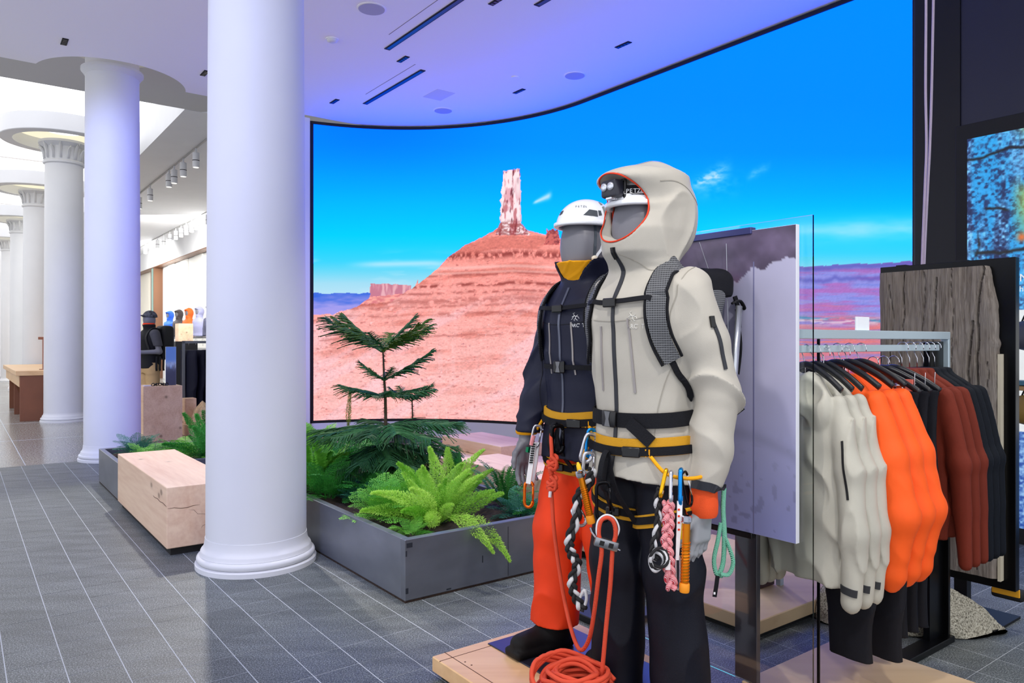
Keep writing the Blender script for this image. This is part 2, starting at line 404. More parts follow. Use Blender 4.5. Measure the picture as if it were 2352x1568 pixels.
# ---- the big curved screen
def lin(c): c = np.asarray(c, float)/255; return np.where(c <= .04045, c/12.92, ((c+.055)/1.055)**2.4)
class Noise:
    def __init__(s, seed, n=64):
        r = np.random.RandomState(seed); s.t = r.rand(n, n); s.n = n
    def __call__(s, x, y):
        n = s.n; xi = np.floor(x).astype(int); yi = np.floor(y).astype(int); fx = x-xi; fy = y-yi
        fx = fx*fx*(3-2*fx); fy = fy*fy*(3-2*fy); g = lambda i, j: s.t[i % n, j % n]
        return (g(xi, yi)*(1-fx)+g(xi+1, yi)*fx)*(1-fy)+(g(xi, yi+1)*(1-fx)+g(xi+1, yi+1)*fx)*fy
    def fbm(s, x, y, o=4):
        r = 0; a = .5
        for k in range(o): r = r+a*s(x*2**k+17*k, y*2**k+31*k); a *= .5
        return r/(1-.5**o)
def screen_picture(u, v):
    """the film still on the screen: a sandstone tower on its cone under a blue sky"""
    N1, N2, N3 = Noise(1), Noise(2), Noise(3)
    def mix(a, b, t): t = np.clip(t, 0, 1)[..., None]; return a*(1-t)+b*t
    sm = lambda x, a, b: np.clip((x-a)/(b-a), 0, 1)**2*(3-2*np.clip((x-a)/(b-a), 0, 1))
    stops = [(-200, (0, 142, 255)), (200, (0, 144, 255)), (330, (0, 150, 255)), (440, (0, 178, 255)), (540, (0, 212, 255)), (600, (60, 216, 254)), (650, (165, 225, 248)), (700, (205, 233, 248))]
    vv = v-np.clip((u-900)/900, 0, 1)*(70)*np.clip((500-v)/300, 0, 1)*.6+np.clip((u-900)/900, 0, 1)*60*np.clip((v-380)/200, 0, 1)*.3
    sky = np.stack([np.interp(vv, [p for p, c in stops], [c[i] for p, c in stops]) for i in range(3)], -1)
    dk = sm(np.abs(u-860), 420, 0)*sm(v, 470, 250)
    sky = mix(sky, np.array([0, 116, 255.]), dk*.75)
    cl = N1.fbm(u/130, v/26); c1 = sm(cl, .5, .72)*sm(v, 560, 625)*sm(u, 1500, 700)
    c2_ = np.exp(-((v-(405-(u-1640)*.38))/(10+np.clip((u-1580)*.12, 0, 40)))**2)*sm(u, 1580, 1610)*sm(u, 1690, 1640)*.8*np.clip(N2.fbm(u/14, v/6)*2.6-.55, 0, 1)
    c2b = np.exp(-((v-(428-(u-1640)*.12))/22)**2)*sm(u, 1560, 1640)*sm(u, 1730, 1640)*.40*np.clip(N2.fbm(u/26, v/16)*2.4-.75, 0, 1)
    c3 = np.exp(-((v-(395-(u-1740)*.5))/9)**2)*sm(u, 1710, 1730)*sm(u, 1775, 1750)*.5*N2.fbm(u/10, v/5)
    c4 = np.exp(-((v-(466-(u-1225)*.45))/(3+np.clip((u-1222)*.12, 0, 6)))**2)*sm(u, 1220, 1232)*sm(u, 1272, 1258)*.8
    c5 = np.exp(-((v-530-(u-1900)*-.04)/26)**2)*sm(u, 1560, 1900)*.55*(.35+N2.fbm(u/90, v/22))
    c6 = np.exp(-((v-606+(u-900)*.02)/7)**2)*sm(u, 780, 880)*sm(u, 1060, 980)*.6
    for c in (c1*.55, c2_, c2b, c3, c4, c5, c6): sky = mix(sky, np.array([225, 242, 255.]), c)
    img = sky
    # right: plain and blue rim
    rim = 618-(u-1600)*.043+N1.fbm(u/30, u*0)*8
    pl = sm(v, 620, 790)
    plain = mix(mix(np.array([150, 150, 232.]), np.array([176, 118, 200.]), sm(N1.fbm(u/80, v/9), .4, .65)), np.array([228, 128, 132.]), sm(N2.fbm(u/160, v/9)*.7+pl*.9, .75, 1.25))
    plain = mix(plain, np.array([120, 134, 226.]), sm(N3.fbm(u/110, v/5), .52, .75)*.6); plain = plain*(1+.08*(N2(u/2.5, v/1.8)-.5))[..., None]
    plain = mix(plain, np.array([96, 96, 190.]), np.exp(-((v-rim-5)/8)**2)*.8+np.exp(-((v-rim-42+N2.fbm(u/20, v*0)*14)/6)**2)*.7)
    plain = mix(plain, np.array([60, 150, 190.]), np.exp(-((v-730-(u-1850)*.04)/4)**2)*sm(N3.fbm(u/26, v/6), .45, .6)*.8)
    plain = mix(plain, np.array([240, 225, 235.]), np.exp(-((v-738)/7)**2)*sm(N1.fbm(u/40, v/4), .5, .6)*.7)
    img = np.where(((v > rim) & (u > 1450))[..., None], plain, img)
    # left: distant blue plain
    rl = 672+N1.fbm(u/25, u*0)*6-2
    far = mix(np.array([60, 108, 226.]), np.array([168, 160, 240.]), sm(v+N2.fbm(u/40, v/8)*40, 690, 735))
    img = np.where(((v > rl) & (u < 1000))[..., None], far, img)
    # rocks
    def edge(pts, jit=3.0, ws=9.0):
        x = [p[0] for p in pts]; y = [p[1] for p in pts]
        return np.interp(u, x, y)+(N1.fbm(u/ws, u*0+3)-.5)*2*jit
    base = mix(np.array([255, 160, 150.]), np.array([255, 192, 188.]), sm(v, 560, 900))
    st = v-np.abs(u-1180)*.04
    n_big = N1.fbm(u/120, st/16); n_fin = N2.fbm(u/10, v/4); streak = N3.fbm((u-1180)/14*(1+0*v), v/120)
    base = mix(base, np.array([214, 112, 100.]), sm(n_big, .52, .7)*(.6-.35*sm(v, 640, 900)))
    base = mix(base, np.array([255, 205, 210.]), sm(streak, .5, .8)*.22*sm(v, 560, 760)); base = mix(base, np.array([255, 206, 214.]), sm(N1.fbm(u/70+.02*v, v/110), .5, .72)*.6*sm(v, 640, 740))
    base = mix(base, np.array([176, 92, 92.]), sm(n_fin, .66, .85)*.5); base = base*(1+.10*(N2(u/2.3, v/1.7)-.5)+.10*(N3(u/5, v/2.5)-.5))[..., None]
    for vb, wb, kb, f in ((588, 8, .75, 5), (655, 4, .7, 12), (672, 3, .45, 12), (632, 3, .4, 14), (702, 3, .3, 10), (690, 7, .35, 16), (720, 4, .35, 20), (770, 2.5, .3, 22)):
        base = mix(base, np.array([150, 66, 62.]), np.exp(-((st+6-vb+N3.fbm(u/60, u*0)*10-5)/wb)**2)*kb*sm(N2.fbm(u/f, v/9), .3, .55)*1.2)
    base = mix(base, np.array([255, 214, 210.]), np.exp(-((st-610)/4)**2)*.5+np.exp(-((st-622)/3)**2)*.4)
    speck = N3(u/3.1, v/2.2); base = mix(base, np.array([128, 84, 104.]), sm(speck, .9, .97)*.6*sm(N1.fbm(u/60, v/60), .42, .62)*sm(v, 600, 700))
    base = mix(base, np.array([255, 225, 230.]), sm(N2(u/6+5, v/4), .93, .99)*.7*sm(v, 640, 760))
    rid = edge([(700, 722), (760, 722), (830, 700), (900, 692), (948, 660), (1000, 622), (1030, 590), (1062, 566), (1100, 548), (1140, 526), (1150, 520), (1210, 528), (1240, 536), (1286, 545), (1300, 562), (1400, 640), (1500, 720), (1600, 800), (1700, 900), (2400, 1300)], 2.5)
    butte = (v > 650+(N1(u/9, u*0+2)-.5)*2.5+(u-850)*.05) & (u > 851+(N2(v/5, v*0)-.5)*4) & (u < 944) & (v < 700)
    bt = mix(mix(np.array([205, 128, 150.]), np.array([240, 180, 190.]), sm(N1.fbm(u/8, v/40), .4, .65)), np.array([255, 160, 150.]), sm(v, 678, 690))
    img = np.where(butte[..., None], bt, img)
    img = np.where(((v > edge([(800, 722), (850, 682), (948, 672), (960, 640)], 2)) & (u > 800) & (u < 960))[..., None], mix(np.array([226, 130, 136.]), np.array([255, 175, 165.]), sm(n_fin, .3, .7)), img)
    img = np.where((v > rid)[..., None], base, img)
    knob = (np.abs(u-1268+(N1.fbm(v/4, v*0)-.5)*8) < 13+(v-530)*.15) & (v > 526+(N2.fbm(u/5, u*0)-.5)*9) & (v < 562)
    img = np.where(knob[..., None], mix(np.array([215, 110, 105.]), np.array([150, 70, 76.]), sm(N2.fbm(u/5, v/5), .4, .65)), img)
    # tower
    lx = 1155-(v-390)*.06+(N1.fbm(v/10, v*0)-.5)*7; rx = 1195+(v-390)*.02+(N2.fbm(v/10, v*0)-.5)*6
    lx = np.where(v > 512, 1148-(v-512)*.4, lx); rx = np.where(v > 515, 1200+(v-515)*.8, rx)
    tp = np.where(u < 1165, 393, np.where(u < 1180, 391, 388))+(N3(u/4, u*0)-.5)*4
    tw = (u > lx) & (u < rx) & (v > tp) & (v < 540)
    tc = mix(np.array([240, 178, 190.]), np.array([255, 238, 242.]), sm(N1.fbm(u/9+3, v/30), .36, .52))
    tc = mix(tc, np.array([196, 104, 112.]), sm(N2.fbm(u/8, v/26+9), .55, .68)*.8)
    tc = mix(tc, np.array([110, 40, 52.]), sm(N3.fbm(u/3.5, v/22), .63, .75)*.8)
    tc = mix(tc, np.array([150, 62, 62.]), sm(v, 500, 516)*.65*sm(N2.fbm(u/7, v/4), .3, .6))
    tc = mix(tc, np.array([255, 236, 240.]), np.exp(-((u-1190)/8)**2-((v-430)/26)**2)*.9)
    img = np.where(tw[..., None], tc, img)
    return img
NS, NZ = 900, 520
ss = np.linspace(.0, S_END, NS); zz = np.linspace(.285, HC-.045, NZ)
ab = np.array([screen_pt(s) for s in ss]); X = -.6*ab[:, 0]+.8*ab[:, 1]; Yy = .8*ab[:, 0]+.6*ab[:, 1]
XX = np.repeat(X[:, None], NZ, 1); YY = np.repeat(Yy[:, None], NZ, 1); ZZ = np.repeat(zz[None, :], NS, 0)
img = lin(np.clip(screen_picture(1176+FPX*XX/YY, 784-FPX*(ZZ-EYE)/YY), 0, 255))
img = np.stack([np.where(img[..., 0] > .985, img[..., 0]*1.5, img[..., 0]), img[..., 1], np.where(img[..., 2] > .985, img[..., 2]*3.6, img[..., 2])], -1)            # the panel's primaries run past display white
me = bpy.data.meshes.new('screen_picture')
V = np.stack([XX, YY, ZZ], -1).reshape(-1, 3).astype(np.float32)
idx = np.arange(NS*NZ).reshape(NS, NZ)
Q = np.stack([idx[:-1, :-1], idx[:-1, 1:], idx[1:, 1:], idx[1:, :-1]], -1).reshape(-1, 4)
Q = Q[:, ::-1]
def fastmesh(me, V, Q):
    me.vertices.add(len(V)); me.vertices.foreach_set('co', np.ascontiguousarray(V, np.float32).ravel())
    me.loops.add(Q.size); me.loops.foreach_set('vertex_index', np.ascontiguousarray(Q, np.int32).ravel())
    me.polygons.add(len(Q)); me.polygons.foreach_set('loop_start', np.arange(0, Q.size, Q.shape[1], dtype=np.int32))
    me.update(calc_edges=True); me.validate()
fastmesh(me, V, Q)
at = me.color_attributes.new('picture', 'FLOAT_COLOR', 'POINT')
at.data.foreach_set('color', np.concatenate([img.reshape(-1, 3), np.ones((NS*NZ, 1))], 1).astype(np.float32).ravel())
mm, nt, b = nodes('screen_picture')
b.inputs['Base Color'].default_value = (.002, .002, .002, 1); b.inputs['Roughness'].default_value = .6; b.inputs['Specular IOR Level'].default_value = .05
ca = nt.nodes.new('ShaderNodeVertexColor'); ca.layer_name = 'picture'; nt.links.new(ca.outputs[0], b.inputs['Emission Color']); b.inputs['Emission Strength'].default_value = 1.0
me.materials.append(mm); me.polygons.foreach_set('use_smooth', [True]*len(me.polygons))
SCR = thing('video_wall', 'huge curved video wall showing a red sandstone tower under blue sky', 'screen', AB(*screen_pt(4.6), 0))
po = bpy.data.objects.new('screen_picture', me); COL.objects.link(po); po.parent = SCR; po.location = -Vector(SCR.location)
def wallstrip(s0, s1, z0, z1, off0, off1, n=60):
    m = MB(); v = []
    for s in np.linspace(s0, s1, n):
        a, b = screen_pt(min(s, S_END)); t = max(0, (s-(SA-2.9))/SR)
        na, nb = math.sin(t), math.cos(t)
        v += [AB(a+na*off0, b+nb*off0, z0), AB(a+na*off1, b+nb*off1, z0), AB(a+na*off1, b+nb*off1, z1), AB(a+na*off0, b+nb*off0, z1)]
    f = []
    for i in range(n-1):
        for k in range(4):
            l = (k+1) % 4; f.append((4*i+k, 4*i+l, 4*i+4+l, 4*i+4+k))
    f += [(3, 2, 1, 0), tuple(range(4*n-4, 4*n))]
    m.add(v, f); return m
obj('screen_bezel', wallstrip(0, S_END, .255, .29, -.02, .05), M_matteblack, SCR)
obj('screen_bezel', wallstrip(0, S_END, HC-.05, HC-.012, -.02, .05), M_matteblack, SCR)
m = MB(); a, b = screen_pt(S_END); m.abox(a-.012, a+.05, b-.10, b+.03, .255, HC-.012); obj('screen_bezel', m, M_matteblack, SCR)
obj('back_panel', wallstrip(0, S_END, .255, HC-.012, .051, .10), M_matteblack, SCR)
struct('wall_screen_base', wallstrip(0, S_END+.02, 0, .253, -.02, .1), M_white)
m = MB(); m.abox(9.9, 10.14, 3.80, 3.92, 0, HC); struct('wall_screen_return', m, M_white)

# ---- dark wall and light box on the right
M_navy = mat('navy_wall', S(26, 28, 52), .35)
m = MB(); m.abox(-3, 2.74, 5.97, 6.5, 0, HC); struct('wall_right', m, M_navy)
m = MB(); m.abox(2.74, 2.9, 6.3, 6.5, 0, HC); struct('trim_2', m, M_matteblack)
m = MB(); m.abox(2.40, 2.72, 5.955, 5.969, .0, HC); struct('trim_3', m, M_black)

# ---- columns with their moulded bases
def column(a, b, label, h, r0=.305, r1=.283, base=True, capital=False, ring=False):
    t = thing('column', label, 'column', AB(a, b, 0))
    m = MB(); pr = [(r0, .0)]
    for k in range(13):
        q = k/12; pr.append((r0+(r1-r0)*q**1.3, q*h))
    m.lathe(pr, n=72); obj('shaft', m, M_white, t, local=True, auto=True)
    if base:
        m = MB(); pr = [(.366, 0), (.367, .028), (.362, .034)]
        for k in range(9):
            q = -PI/2+PI*k/8; pr.append((.338+.020*math.cos(q), .058+.022*math.sin(q)))
        pr += [(.340, .083), (.336, .090), (.334, .104), (.330, .112), (.320, .122), (.313, .140), (.309, .165), (.3075, .185), (.300, .186)]
        m.lathe(pr, n=72); obj('base_moulding', m, M_white, t, local=True, auto=True)
    if capital:
        m = MB(); z = h-.42
        m.lathe([(r1, z), (r1+.03, z+.02), (r1+.035, z+.05), (r1+.01, z+.07), (r1, z+.075)], n=48); obj('astragal', m, M_white, t, local=True, auto=True)
        m = MB()
        for k in range(16):
            q = 2*PI*k/16; c, s_ = math.cos(q), math.sin(q); hh = .26 if k % 2 else .19
            pts = [Vector(((r1+d)*c, (r1+d)*s_, z+.09+e)) for d, e in ((0, 0), (.015, hh*.5), (.05, hh*.85), (.085, hh), (.09, hh*.9))]
            m.tube(pts, [.045, .05, .045, .03, .015], 6, flat=(.35, 1))
        obj('acanthus_leaf', m, M_white, t, local=True, smooth=True)
        m = MB(); m.lathe([(r1+.0, z+.05), (r1+.02, z+.3), (r1+.1, z+.36), (r1+.1, z+.40)], n=40); obj('capital_bell', m, M_white, t, local=True, auto=True)
    if ring:
        m = MB(); R = .96; q = h-.02
        m.lathe([(R-.2, q), (R-.01, q), (R, q+.01), (R, q+.29), (R-.03, q+.30), (R-.2, q+.30), (R-.2, q)], n=72, cap=False); obj('ceiling_ring', m, M_white, t, local=True, auto=True)
        m = MB(); m.lathe([(.30, q+.20), (R-.2, q+.20), (R-.2, q+.22), (.30, q+.22)], n=48, cap=False); obj('lit_cove', m, M_cove, t, local=True)
    return t
column(4.75, 1.53, 'large white round column nearest the camera, in front of the grey planter', HC-.002)
t = column(9.95, 1.49, 'white round column at the edge of the lilac ceiling, second along the row', HS+.5)
m = MB(); z = HS-.36; m.lathe([(.283, z), (.30, z+.01), (.325, z+.05), (.335, z+.055), (.335, z+.085), (.30, z+.09)], n=64); obj('neck_moulding', m, M_white, t, local=True, auto=True)
m = MB(); m.lathe([(.30, HS+.34), (.66, HS+.34), (.66, HS+.37), (.30, HS+.37)], n=48, cap=False); obj('lit_cove', m, M_cove, t, local=True)
column(15.15, 1.51, 'white column with carved capital under the nearest ceiling ring, beside the wooden table', HS, .31, .29, True, True, True)
column(20.35, 1.51, 'white column with carved capital and ring, third ring from the camera', HS, .31, .29, True, True, True)
column(25.55, 1.51, 'far white column with capital behind the table, fourth ring', HS, .31, .29, True, True, True)
column(30.75, 1.51, 'farthest white column at the left edge of the shop', HS, .31, .29, True, True, True)

# ---- ceiling fittings
for k, (a0, a1, b) in enumerate(((4.2, 7.08, 3.65), (7.37, 8.88, 4.26), (3.2, 5.33, 4.28))):
    t = thing('linear_light', ['long black linear slot light in the ceiling, nearest the white column', 'shorter black linear slot light close to the curved screen', 'black linear slot light cut by the top of the photo, right of the long one'][k], 'light', AB((a0+a1)/2, b, HC), group='black slot lights')
    m = MB(); m.abox(a0, a1, b-.032, b+.032, HC-.006, HC+.02); obj('slot', m, M_matteblack, t)
    m = MB(); m.abox(a0+.03, a1-.03, b-.02, b+.02, HC-.009, HC-.005); obj('louvre', m, mat('louvre', S(20, 20, 26), .3, .5), t)
    m = MB(); m.abox(a0-.1, a1-.35, b-.16, b-.155, HC-.002, HC+.01); obj('access_gap', m, mat('gap', S(120, 116, 130), .8), t)
for k, (a, b, lab) in enumerate(((9.02, 3.9, 'small black recessed spot beside the screen end'), (7.22, 3.92, 'small black toothed recessed spot between the two slot lights'), (7.28, 5.57, 'small black recessed spot above the rock tower'),
        (5.47, 3.93, 'small black recessed spot at the top edge between slot lights'), (5.49, 5.57, 'small black recessed spot near the screen over the hooded mannequin'), (8.9, .89, 'small black recessed spot at the left of the second column'), (8.97, 2.29, 'small black recessed spot right of the second column'))):
    t = thing('recessed_spot', lab, 'spotlight', AB(a, b, HC), group='small recessed spots')
    m = MB(); m.abox(a-.10, a+.10, b-.028, b+.028, HC-.006, HC+.02); obj('housing', m, M_matteblack, t)
    m = MB()
    for q in range(4): m.abox(a-.085+.045*q, a-.055+.045*q, b-.018, b+.018, HC-.010, HC-.004)
    obj('lens', m, mat('louvre', S(20, 20, 26), .3, .5), t)
M_grille = mat('speaker_grille', S(176, 174, 190), .8, var=.05, scale=300)
for k, (a, b, r) in enumerate(((6.3, 3.09, .125), (6.46, 5.76, .118), (8.5, 5.22, .12))):
    t = thing('ceiling_speaker', ['round ceiling speaker nearest the big white column', 'round ceiling speaker close to the screen edge above the rock tower', 'round ceiling speaker over the left part of the screen'][k], 'speaker', AB(a, b, HC), group='round ceiling speakers')
    m = MB(); m.lathe([(r, -.008), (r+.01, -.004), (r+.012, .01)], AB(a, b, HC), 40); obj('rim', m, M_ceil, t, auto=True)
    m = MB(); m.lathe([(r-.004, -.011), (r-.002, .0)], AB(a, b, HC), 40); obj('grille', m, M_grille, t)
t = thing('smoke_detector', 'small white dome smoke detector on the ceiling left of the slot lights', 'detector', AB(7.18, 3.08, HC))
m = MB(); m.lathe([(.03, -.035), (.05, -.025), (.055, -.01), (.06, 0), (.06, .01)], AB(7.18, 3.08, HC), 28); obj('dome', m, M_white, t, smooth=True)
m = MB(); m.lathe([(.065, -.008), (.068, .01)], AB(7.18, 3.08, HC), 28); obj('base_ring', m, M_ceil, t)
t = thing('sprinkler', 'tiny round concealed sprinkler cover near the screen', 'sprinkler', AB(6.92, 5.24, HC))
m = MB(); m.lathe([(.045, -.012), (.048, .0), (.048, .01)], AB(6.92, 5.24, HC), 24); obj('cover_plate', m, M_ceil, t)
t = thing('access_hatch', 'flush white access hatch in the ceiling by the curved screen', 'hatch', AB(8.0, 4.85, HC))
m = MB(); m.abox(7.82, 8.18, 4.72, 4.98, HC-.0025, HC+.01); obj('hatch_lid', m, mat('hatch', S(214, 212, 220), .8), t)
# ================================================================ timber blocks, planters, platforms
def block(name, label, cat, a0, a1, b0, b1, z0, z1, along='a', group=None, mt=None, plinth=True):
    t = thing(name, label, cat, AB((a0+a1)/2, (b0+b1)/2, 0), ANG_A, group)
    # local x runs along a, local y runs along -b
    L, W = (a1-a0)/2, (b1-b0)/2
    m = MB(); m.box(-L, L, -W, W, z0, z1, bev=.006, seg=2); obj('timber', m, mt or M_softwood, t, local=True)
    if plinth:
        m = MB(); m.box(-L+.03, L-.03, -W+.03, W-.03, 0, z0+.002); obj('plinth', m, M_matteblack, t, local=True)
    return t
M_bench = wood('bench_timber', S(238, 208, 178), S(208, 164, 136), 0, True, .5, 5.0)
t = block('bench', 'squared pale timber bench beside the big white column', 'bench', 5.19, 7.02, 1.09, 1.54, .05, .45, mt=M_bench)
# end-grain checks and shakes on the bench, thin dark splits set into the faces
m = MB()
def crack(m, pts, w=.0022, n=5): m.tube(pts, [w*.4]+[w]*(len(pts)-2)+[w*.3], n)
L, W = .915, .225
for ang, r in ((.3, .16), (1.2, .12), (2.1, .15), (3.4, .17), (4.4, .13), (5.4, .11)):
    c0 = Vector((-L-.0003, -.06, .235)); crack(m, [c0+Vector((0, math.cos(ang+.12*math.sin(9*q))*q*r, math.sin(ang+.12*math.sin(9*q))*q*r)) for q in (.15, .4, .6, .8, 1)], .0010)
crack(m, [Vector((-L-.0003, y, .31+.006*math.sin(y*40))) for y in np.linspace(.22, .02, 6)], .0018)
crack(m, [Vector((x, W+.0003, .33+.003*math.sin(x*37))) for x in np.linspace(-L, -L+.42, 12)], .002)
obj('drying_crack', m, mat('crack', S(96, 66, 52), .9), t, local=True)
block('bench', 'pale timber bench behind the orange trousers, right of the big planter', 'bench', 3.45, 5.1, 3.22, 3.68, .05, .45, mt=M_bench)
block('display_block', 'thin pale timber block on top of the stack below the screen', 'block', 5.41, 6.42, 3.93, 4.42, .331, .45, plinth=False)
block('display_block', 'wide low pale timber block under the stack below the screen', 'block', 4.95, 6.7, 3.55, 4.75, .04, .33)
block('display_plinth', 'tall knotty timber plinth between the second column and the big one', 'plinth', 11.25, 11.8, 2.06, 2.57, 0, .775, plinth=False)
block('display_block', 'small sawn timber block among the rocks under the dark trousers', 'block', 11.3, 11.95, 2.70, 3.4, 0, .17, plinth=False)
block('display_block', 'upright sawn timber block behind the rocks under the dark trousers', 'block', 11.74, 11.93, 2.72, 2.88, .171, .55, plinth=False)

M_raw = mat('raw_steel', S(124, 128, 138), .36, .55, var=.18, scale=2.2, bump=.03, bscale=6, stretch=(1, 1, 2))
M_soil = mat('soil', S(52, 38, 30), .95, var=.5, scale=40, bump=.9, bscale=30)
def planter(label, a0, a1, b0, b1, h, seams=()):
    t = thing('planter', label, 'planter', AB((a0+a1)/2, (b0+b1)/2, 0), group='grey steel planters')
    th = .045
    m = MB(); m.abox(a0+.004, a1-.004, b0+.004, b1-.004, 0, .25); obj('trough_core', m, M_soil, t)
    for k, q in enumerate(((a0, a0+th, b0, b1), (a1-th, a1, b0, b1), (a0+th, a1-th, b0, b0+th), (a0+th, a1-th, b1-th, b1))):
        m = MB(); m.abox(*q, .012, h, bev=.003); obj('side_panel', m, M_raw, t)
    m = MB(); m.abox(a0+.02, a1-.02, b0+.02, b1-.02, 0, .014); obj('base_plinth', m, M_matteblack, t)
    m = MB()
    rs = np.random.RandomState(int(a0*10)); n = 26
    A = np.linspace(a0+th, a1-th, n); B = np.linspace(b0+th, b1-th, n); v = [AB(x, y, h-.07+.03*rs.rand()) for x in A for y in B]
    m.add(v, [(i*n+j, i*n+j+1, (i+1)*n+j+1, (i+1)*n+j) for i in range(n-1) for j in range(n-1)]); o = obj('potting_soil', m, M_soil, t, smooth=True)
    m = MB()
    for q in [(b-.0015, b+.0015, .02, h-.03) for b in seams]+[(b0+.01, b0+.045, h-.045, h-.02), (b0+.004, b0+.012, h-.09, h-.06), (b0+.004, b0+.02, .05, .08), (b0+.26, b0+.29, .02, .028), (b0+.5, b0+.506, .13, .17)]:
        m = MB(); m.abox(a0-.0015, a0+.001, *q); obj('weld_mark', m, mat('weld', S(58, 62, 72), .5, .5), t)
    return t
planter('large grey raw steel planter holding the small conifer, in front of the screen', 3.505, 6.6, 1.914, 3.12, .34, (2.6,))
planter('narrow grey steel planter at the far end of the timber bench, by the second column', 7.08, 8.36, 1.13, 2.4, .334)
planter('grey steel planter with gravel, left of the low timber stack under the screen', 6.75, 7.9, 3.2, 4.3, .34)

M_plat = wood('platform_oak', S(232, 192, 146), S(200, 150, 104), 0, False, .45, 3.0)
M_plat2 = wood('platform_maple', S(214, 188, 152), S(184, 154, 118), 0, False, .5, 2.0)
def platform(label, a0, a1, b0, b1, z0, z1, mt, inlay=False):
    t = thing('platform', label, 'platform', AB((a0+a1)/2, (b0+b1)/2, 0), group='low wooden platforms')
    m = MB(); m.abox(a0, a1, b0, b1, z0, z1, bev=.004); o = obj('deck', m, mt, t)
    m = MB(); m.abox(a0+.03, a1-.03, b0+.03, b1-.03, 0, z0+.001); obj('plinth', m, M_matteblack, t)
    if inlay:
        m = MB(); e = .062
        for b in (b0+e, b1-e): m.abox(a0, a1, b-.0018, b+.0018, z1-.002, z1+.0006)
        m.abox(a1-e-.0018, a1-e+.0018, b0, b1, z1-.002, z1+.0006); m.abox(a1-.75-.0018, a1-.75+.0018, b0, b1, z1-.002, z1+.0006)
        obj('groove', m, mat('groove', S(92, 56, 36), .8), t)
        for a, b in ((a1-.13, b0+.08), (a1-.17, b0+.085)): m = MB(); m.lathe([(.004, 0), (.004, .0008)], AB(a, b, z1), 10); obj('screw_hole', m, mat('groove', S(92, 56, 36), .8), t)
    return t
ZP = .088
platform('oak platform with dark inlaid grooves that carries both mannequins', 1.0, 2.67, 1.585, 2.315, .025, ZP, M_plat, True)
platform('pale wooden platform below the hanging garments, at the bottom right', .7, 1.76, 2.43, 3.14, .02, ZP, M_plat2)
platform('pale wooden platform behind the transparent sheet, middle distance', 2.07, 3.2, 2.99, 4.1, .03, .096, M_plat2)
m = MB(); m.abox(1.05, 2.63, 1.84, 2.25, ZP, ZP+.006, bev=.002)
tag(obj('floor_plate', m, mat('blued_steel', S(64, 66, 84), .3, .6)), 'flat blue-grey steel plate the mannequins stand on', 'plate')
m = MB(); m.abox(2.55, 2.95, 2.5, 2.85, 0, .035, bev=.004); tag(obj('stand_base', m, M_black), 'dark metal stand base on the tiles behind the mannequins', 'base')

# ================================================================ transparent sheet, print and post
GB = 2.44
def glass():
    m, nt, b = nodes('acrylic'); N = nt.nodes; L = nt.links
    b.inputs['Base Color'].default_value = (.95, .985, .98, 1); b.inputs['Roughness'].default_value = 0.0; b.inputs['Transmission Weight'].default_value = 1; b.inputs['IOR'].default_value = 1.45
    return m
M_glass = glass()
t = thing('display_screen', 'tall clear acrylic sheet with a snow-slope print behind the mannequins', 'display', AB(2.0, GB, ZP))
m = MB(); m.abox(1.465, 2.42, GB-.004, GB+.004, ZP+.001, 1.851); obj('clear_sheet', m, M_glass, t)
# print: rock wall over snow, its own colours
n1, n2 = Noise(11), Noise(12)
PA0, PA1, PZ0, PZ1 = 1.516, 2.38, .672, 1.822
nx, nz = 130, 170
xs = np.linspace(0, 1, nx); zs = np.linspace(0, 1, nz); U, W_ = np.meshgrid(xs, zs, indexing='ij')
snow = np.array([206, 204, 226.]); col = np.ones((nx, nz, 3))*snow
col = col*(1-(.16*n1.fbm(U*3, W_*4))[..., None]); col[..., 2] *= 1.04
low = np.clip((.52-W_)/.5, 0, 1); col = col*(1-low[..., None]*np.array([.20, .17, .04]))
ridge = .90-.10*np.clip((U-.02)/.5, 0, 1)+(n2.fbm(U*14, U*0)-.5)*.07-np.clip(U-.56, 0, 1)*1.1
rock = np.array([104, 92, 118.])*(.7+.6*n1.fbm(U*9, W_*16))[..., None]
col = np.where((W_ > ridge)[..., None], rock, col)
dr = np.exp(-((W_-(.33-.5*(U-.35)**2))/.02)**2)*.08; col = col*(1-dr[..., None])
bump = (n2(U*30, W_*38) > .82)*np.clip((.36-W_)/.3, 0, 1)
col = col*(1-.12*bump[..., None])
def grid_print(name, fn, cols, mt_name, parent, rough=.35, emit=0, thick=True):
    nx, nz = cols.shape[:2]; V = np.array([[fn(i/(nx-1), j/(nz-1)) for j in range(nz)] for i in range(nx)]).reshape(-1, 3)
    idx = np.arange(nx*nz).reshape(nx, nz); Q = np.stack([idx[:-1, :-1], idx[:-1, 1:], idx[1:, 1:], idx[1:, :-1]], -1).reshape(-1, 4)
    c = V.mean(0); me = bpy.data.meshes.new(name); fastmesh(me, V-c, Q)
    at = me.color_attributes.new('print', 'FLOAT_COLOR', 'POINT'); at.data.foreach_set('color', np.concatenate([lin(np.clip(cols, 0, 255)).reshape(-1, 3), np.ones((nx*nz, 1))], 1).astype(np.float32).ravel())
    mm, nt, b = nodes(mt_name); ca = nt.nodes.new('ShaderNodeVertexColor'); ca.layer_name = 'print'
    b.inputs['Roughness'].default_value = rough
    if emit: nt.links.new(ca.outputs[0], b.inputs['Emission Color']); b.inputs['Emission Strength'].default_value = emit; b.inputs['Base Color'].default_value = (.01, .01, .01, 1)
    else: nt.links.new(ca.outputs[0], b.inputs['Base Color'])
    me.materials.append(mm); o = bpy.data.objects.new(name, me); COL.objects.link(o); o.location = c
    if parent is not None: o.parent = parent; o.location = Vector(c)-Vector(parent.location)
    return o
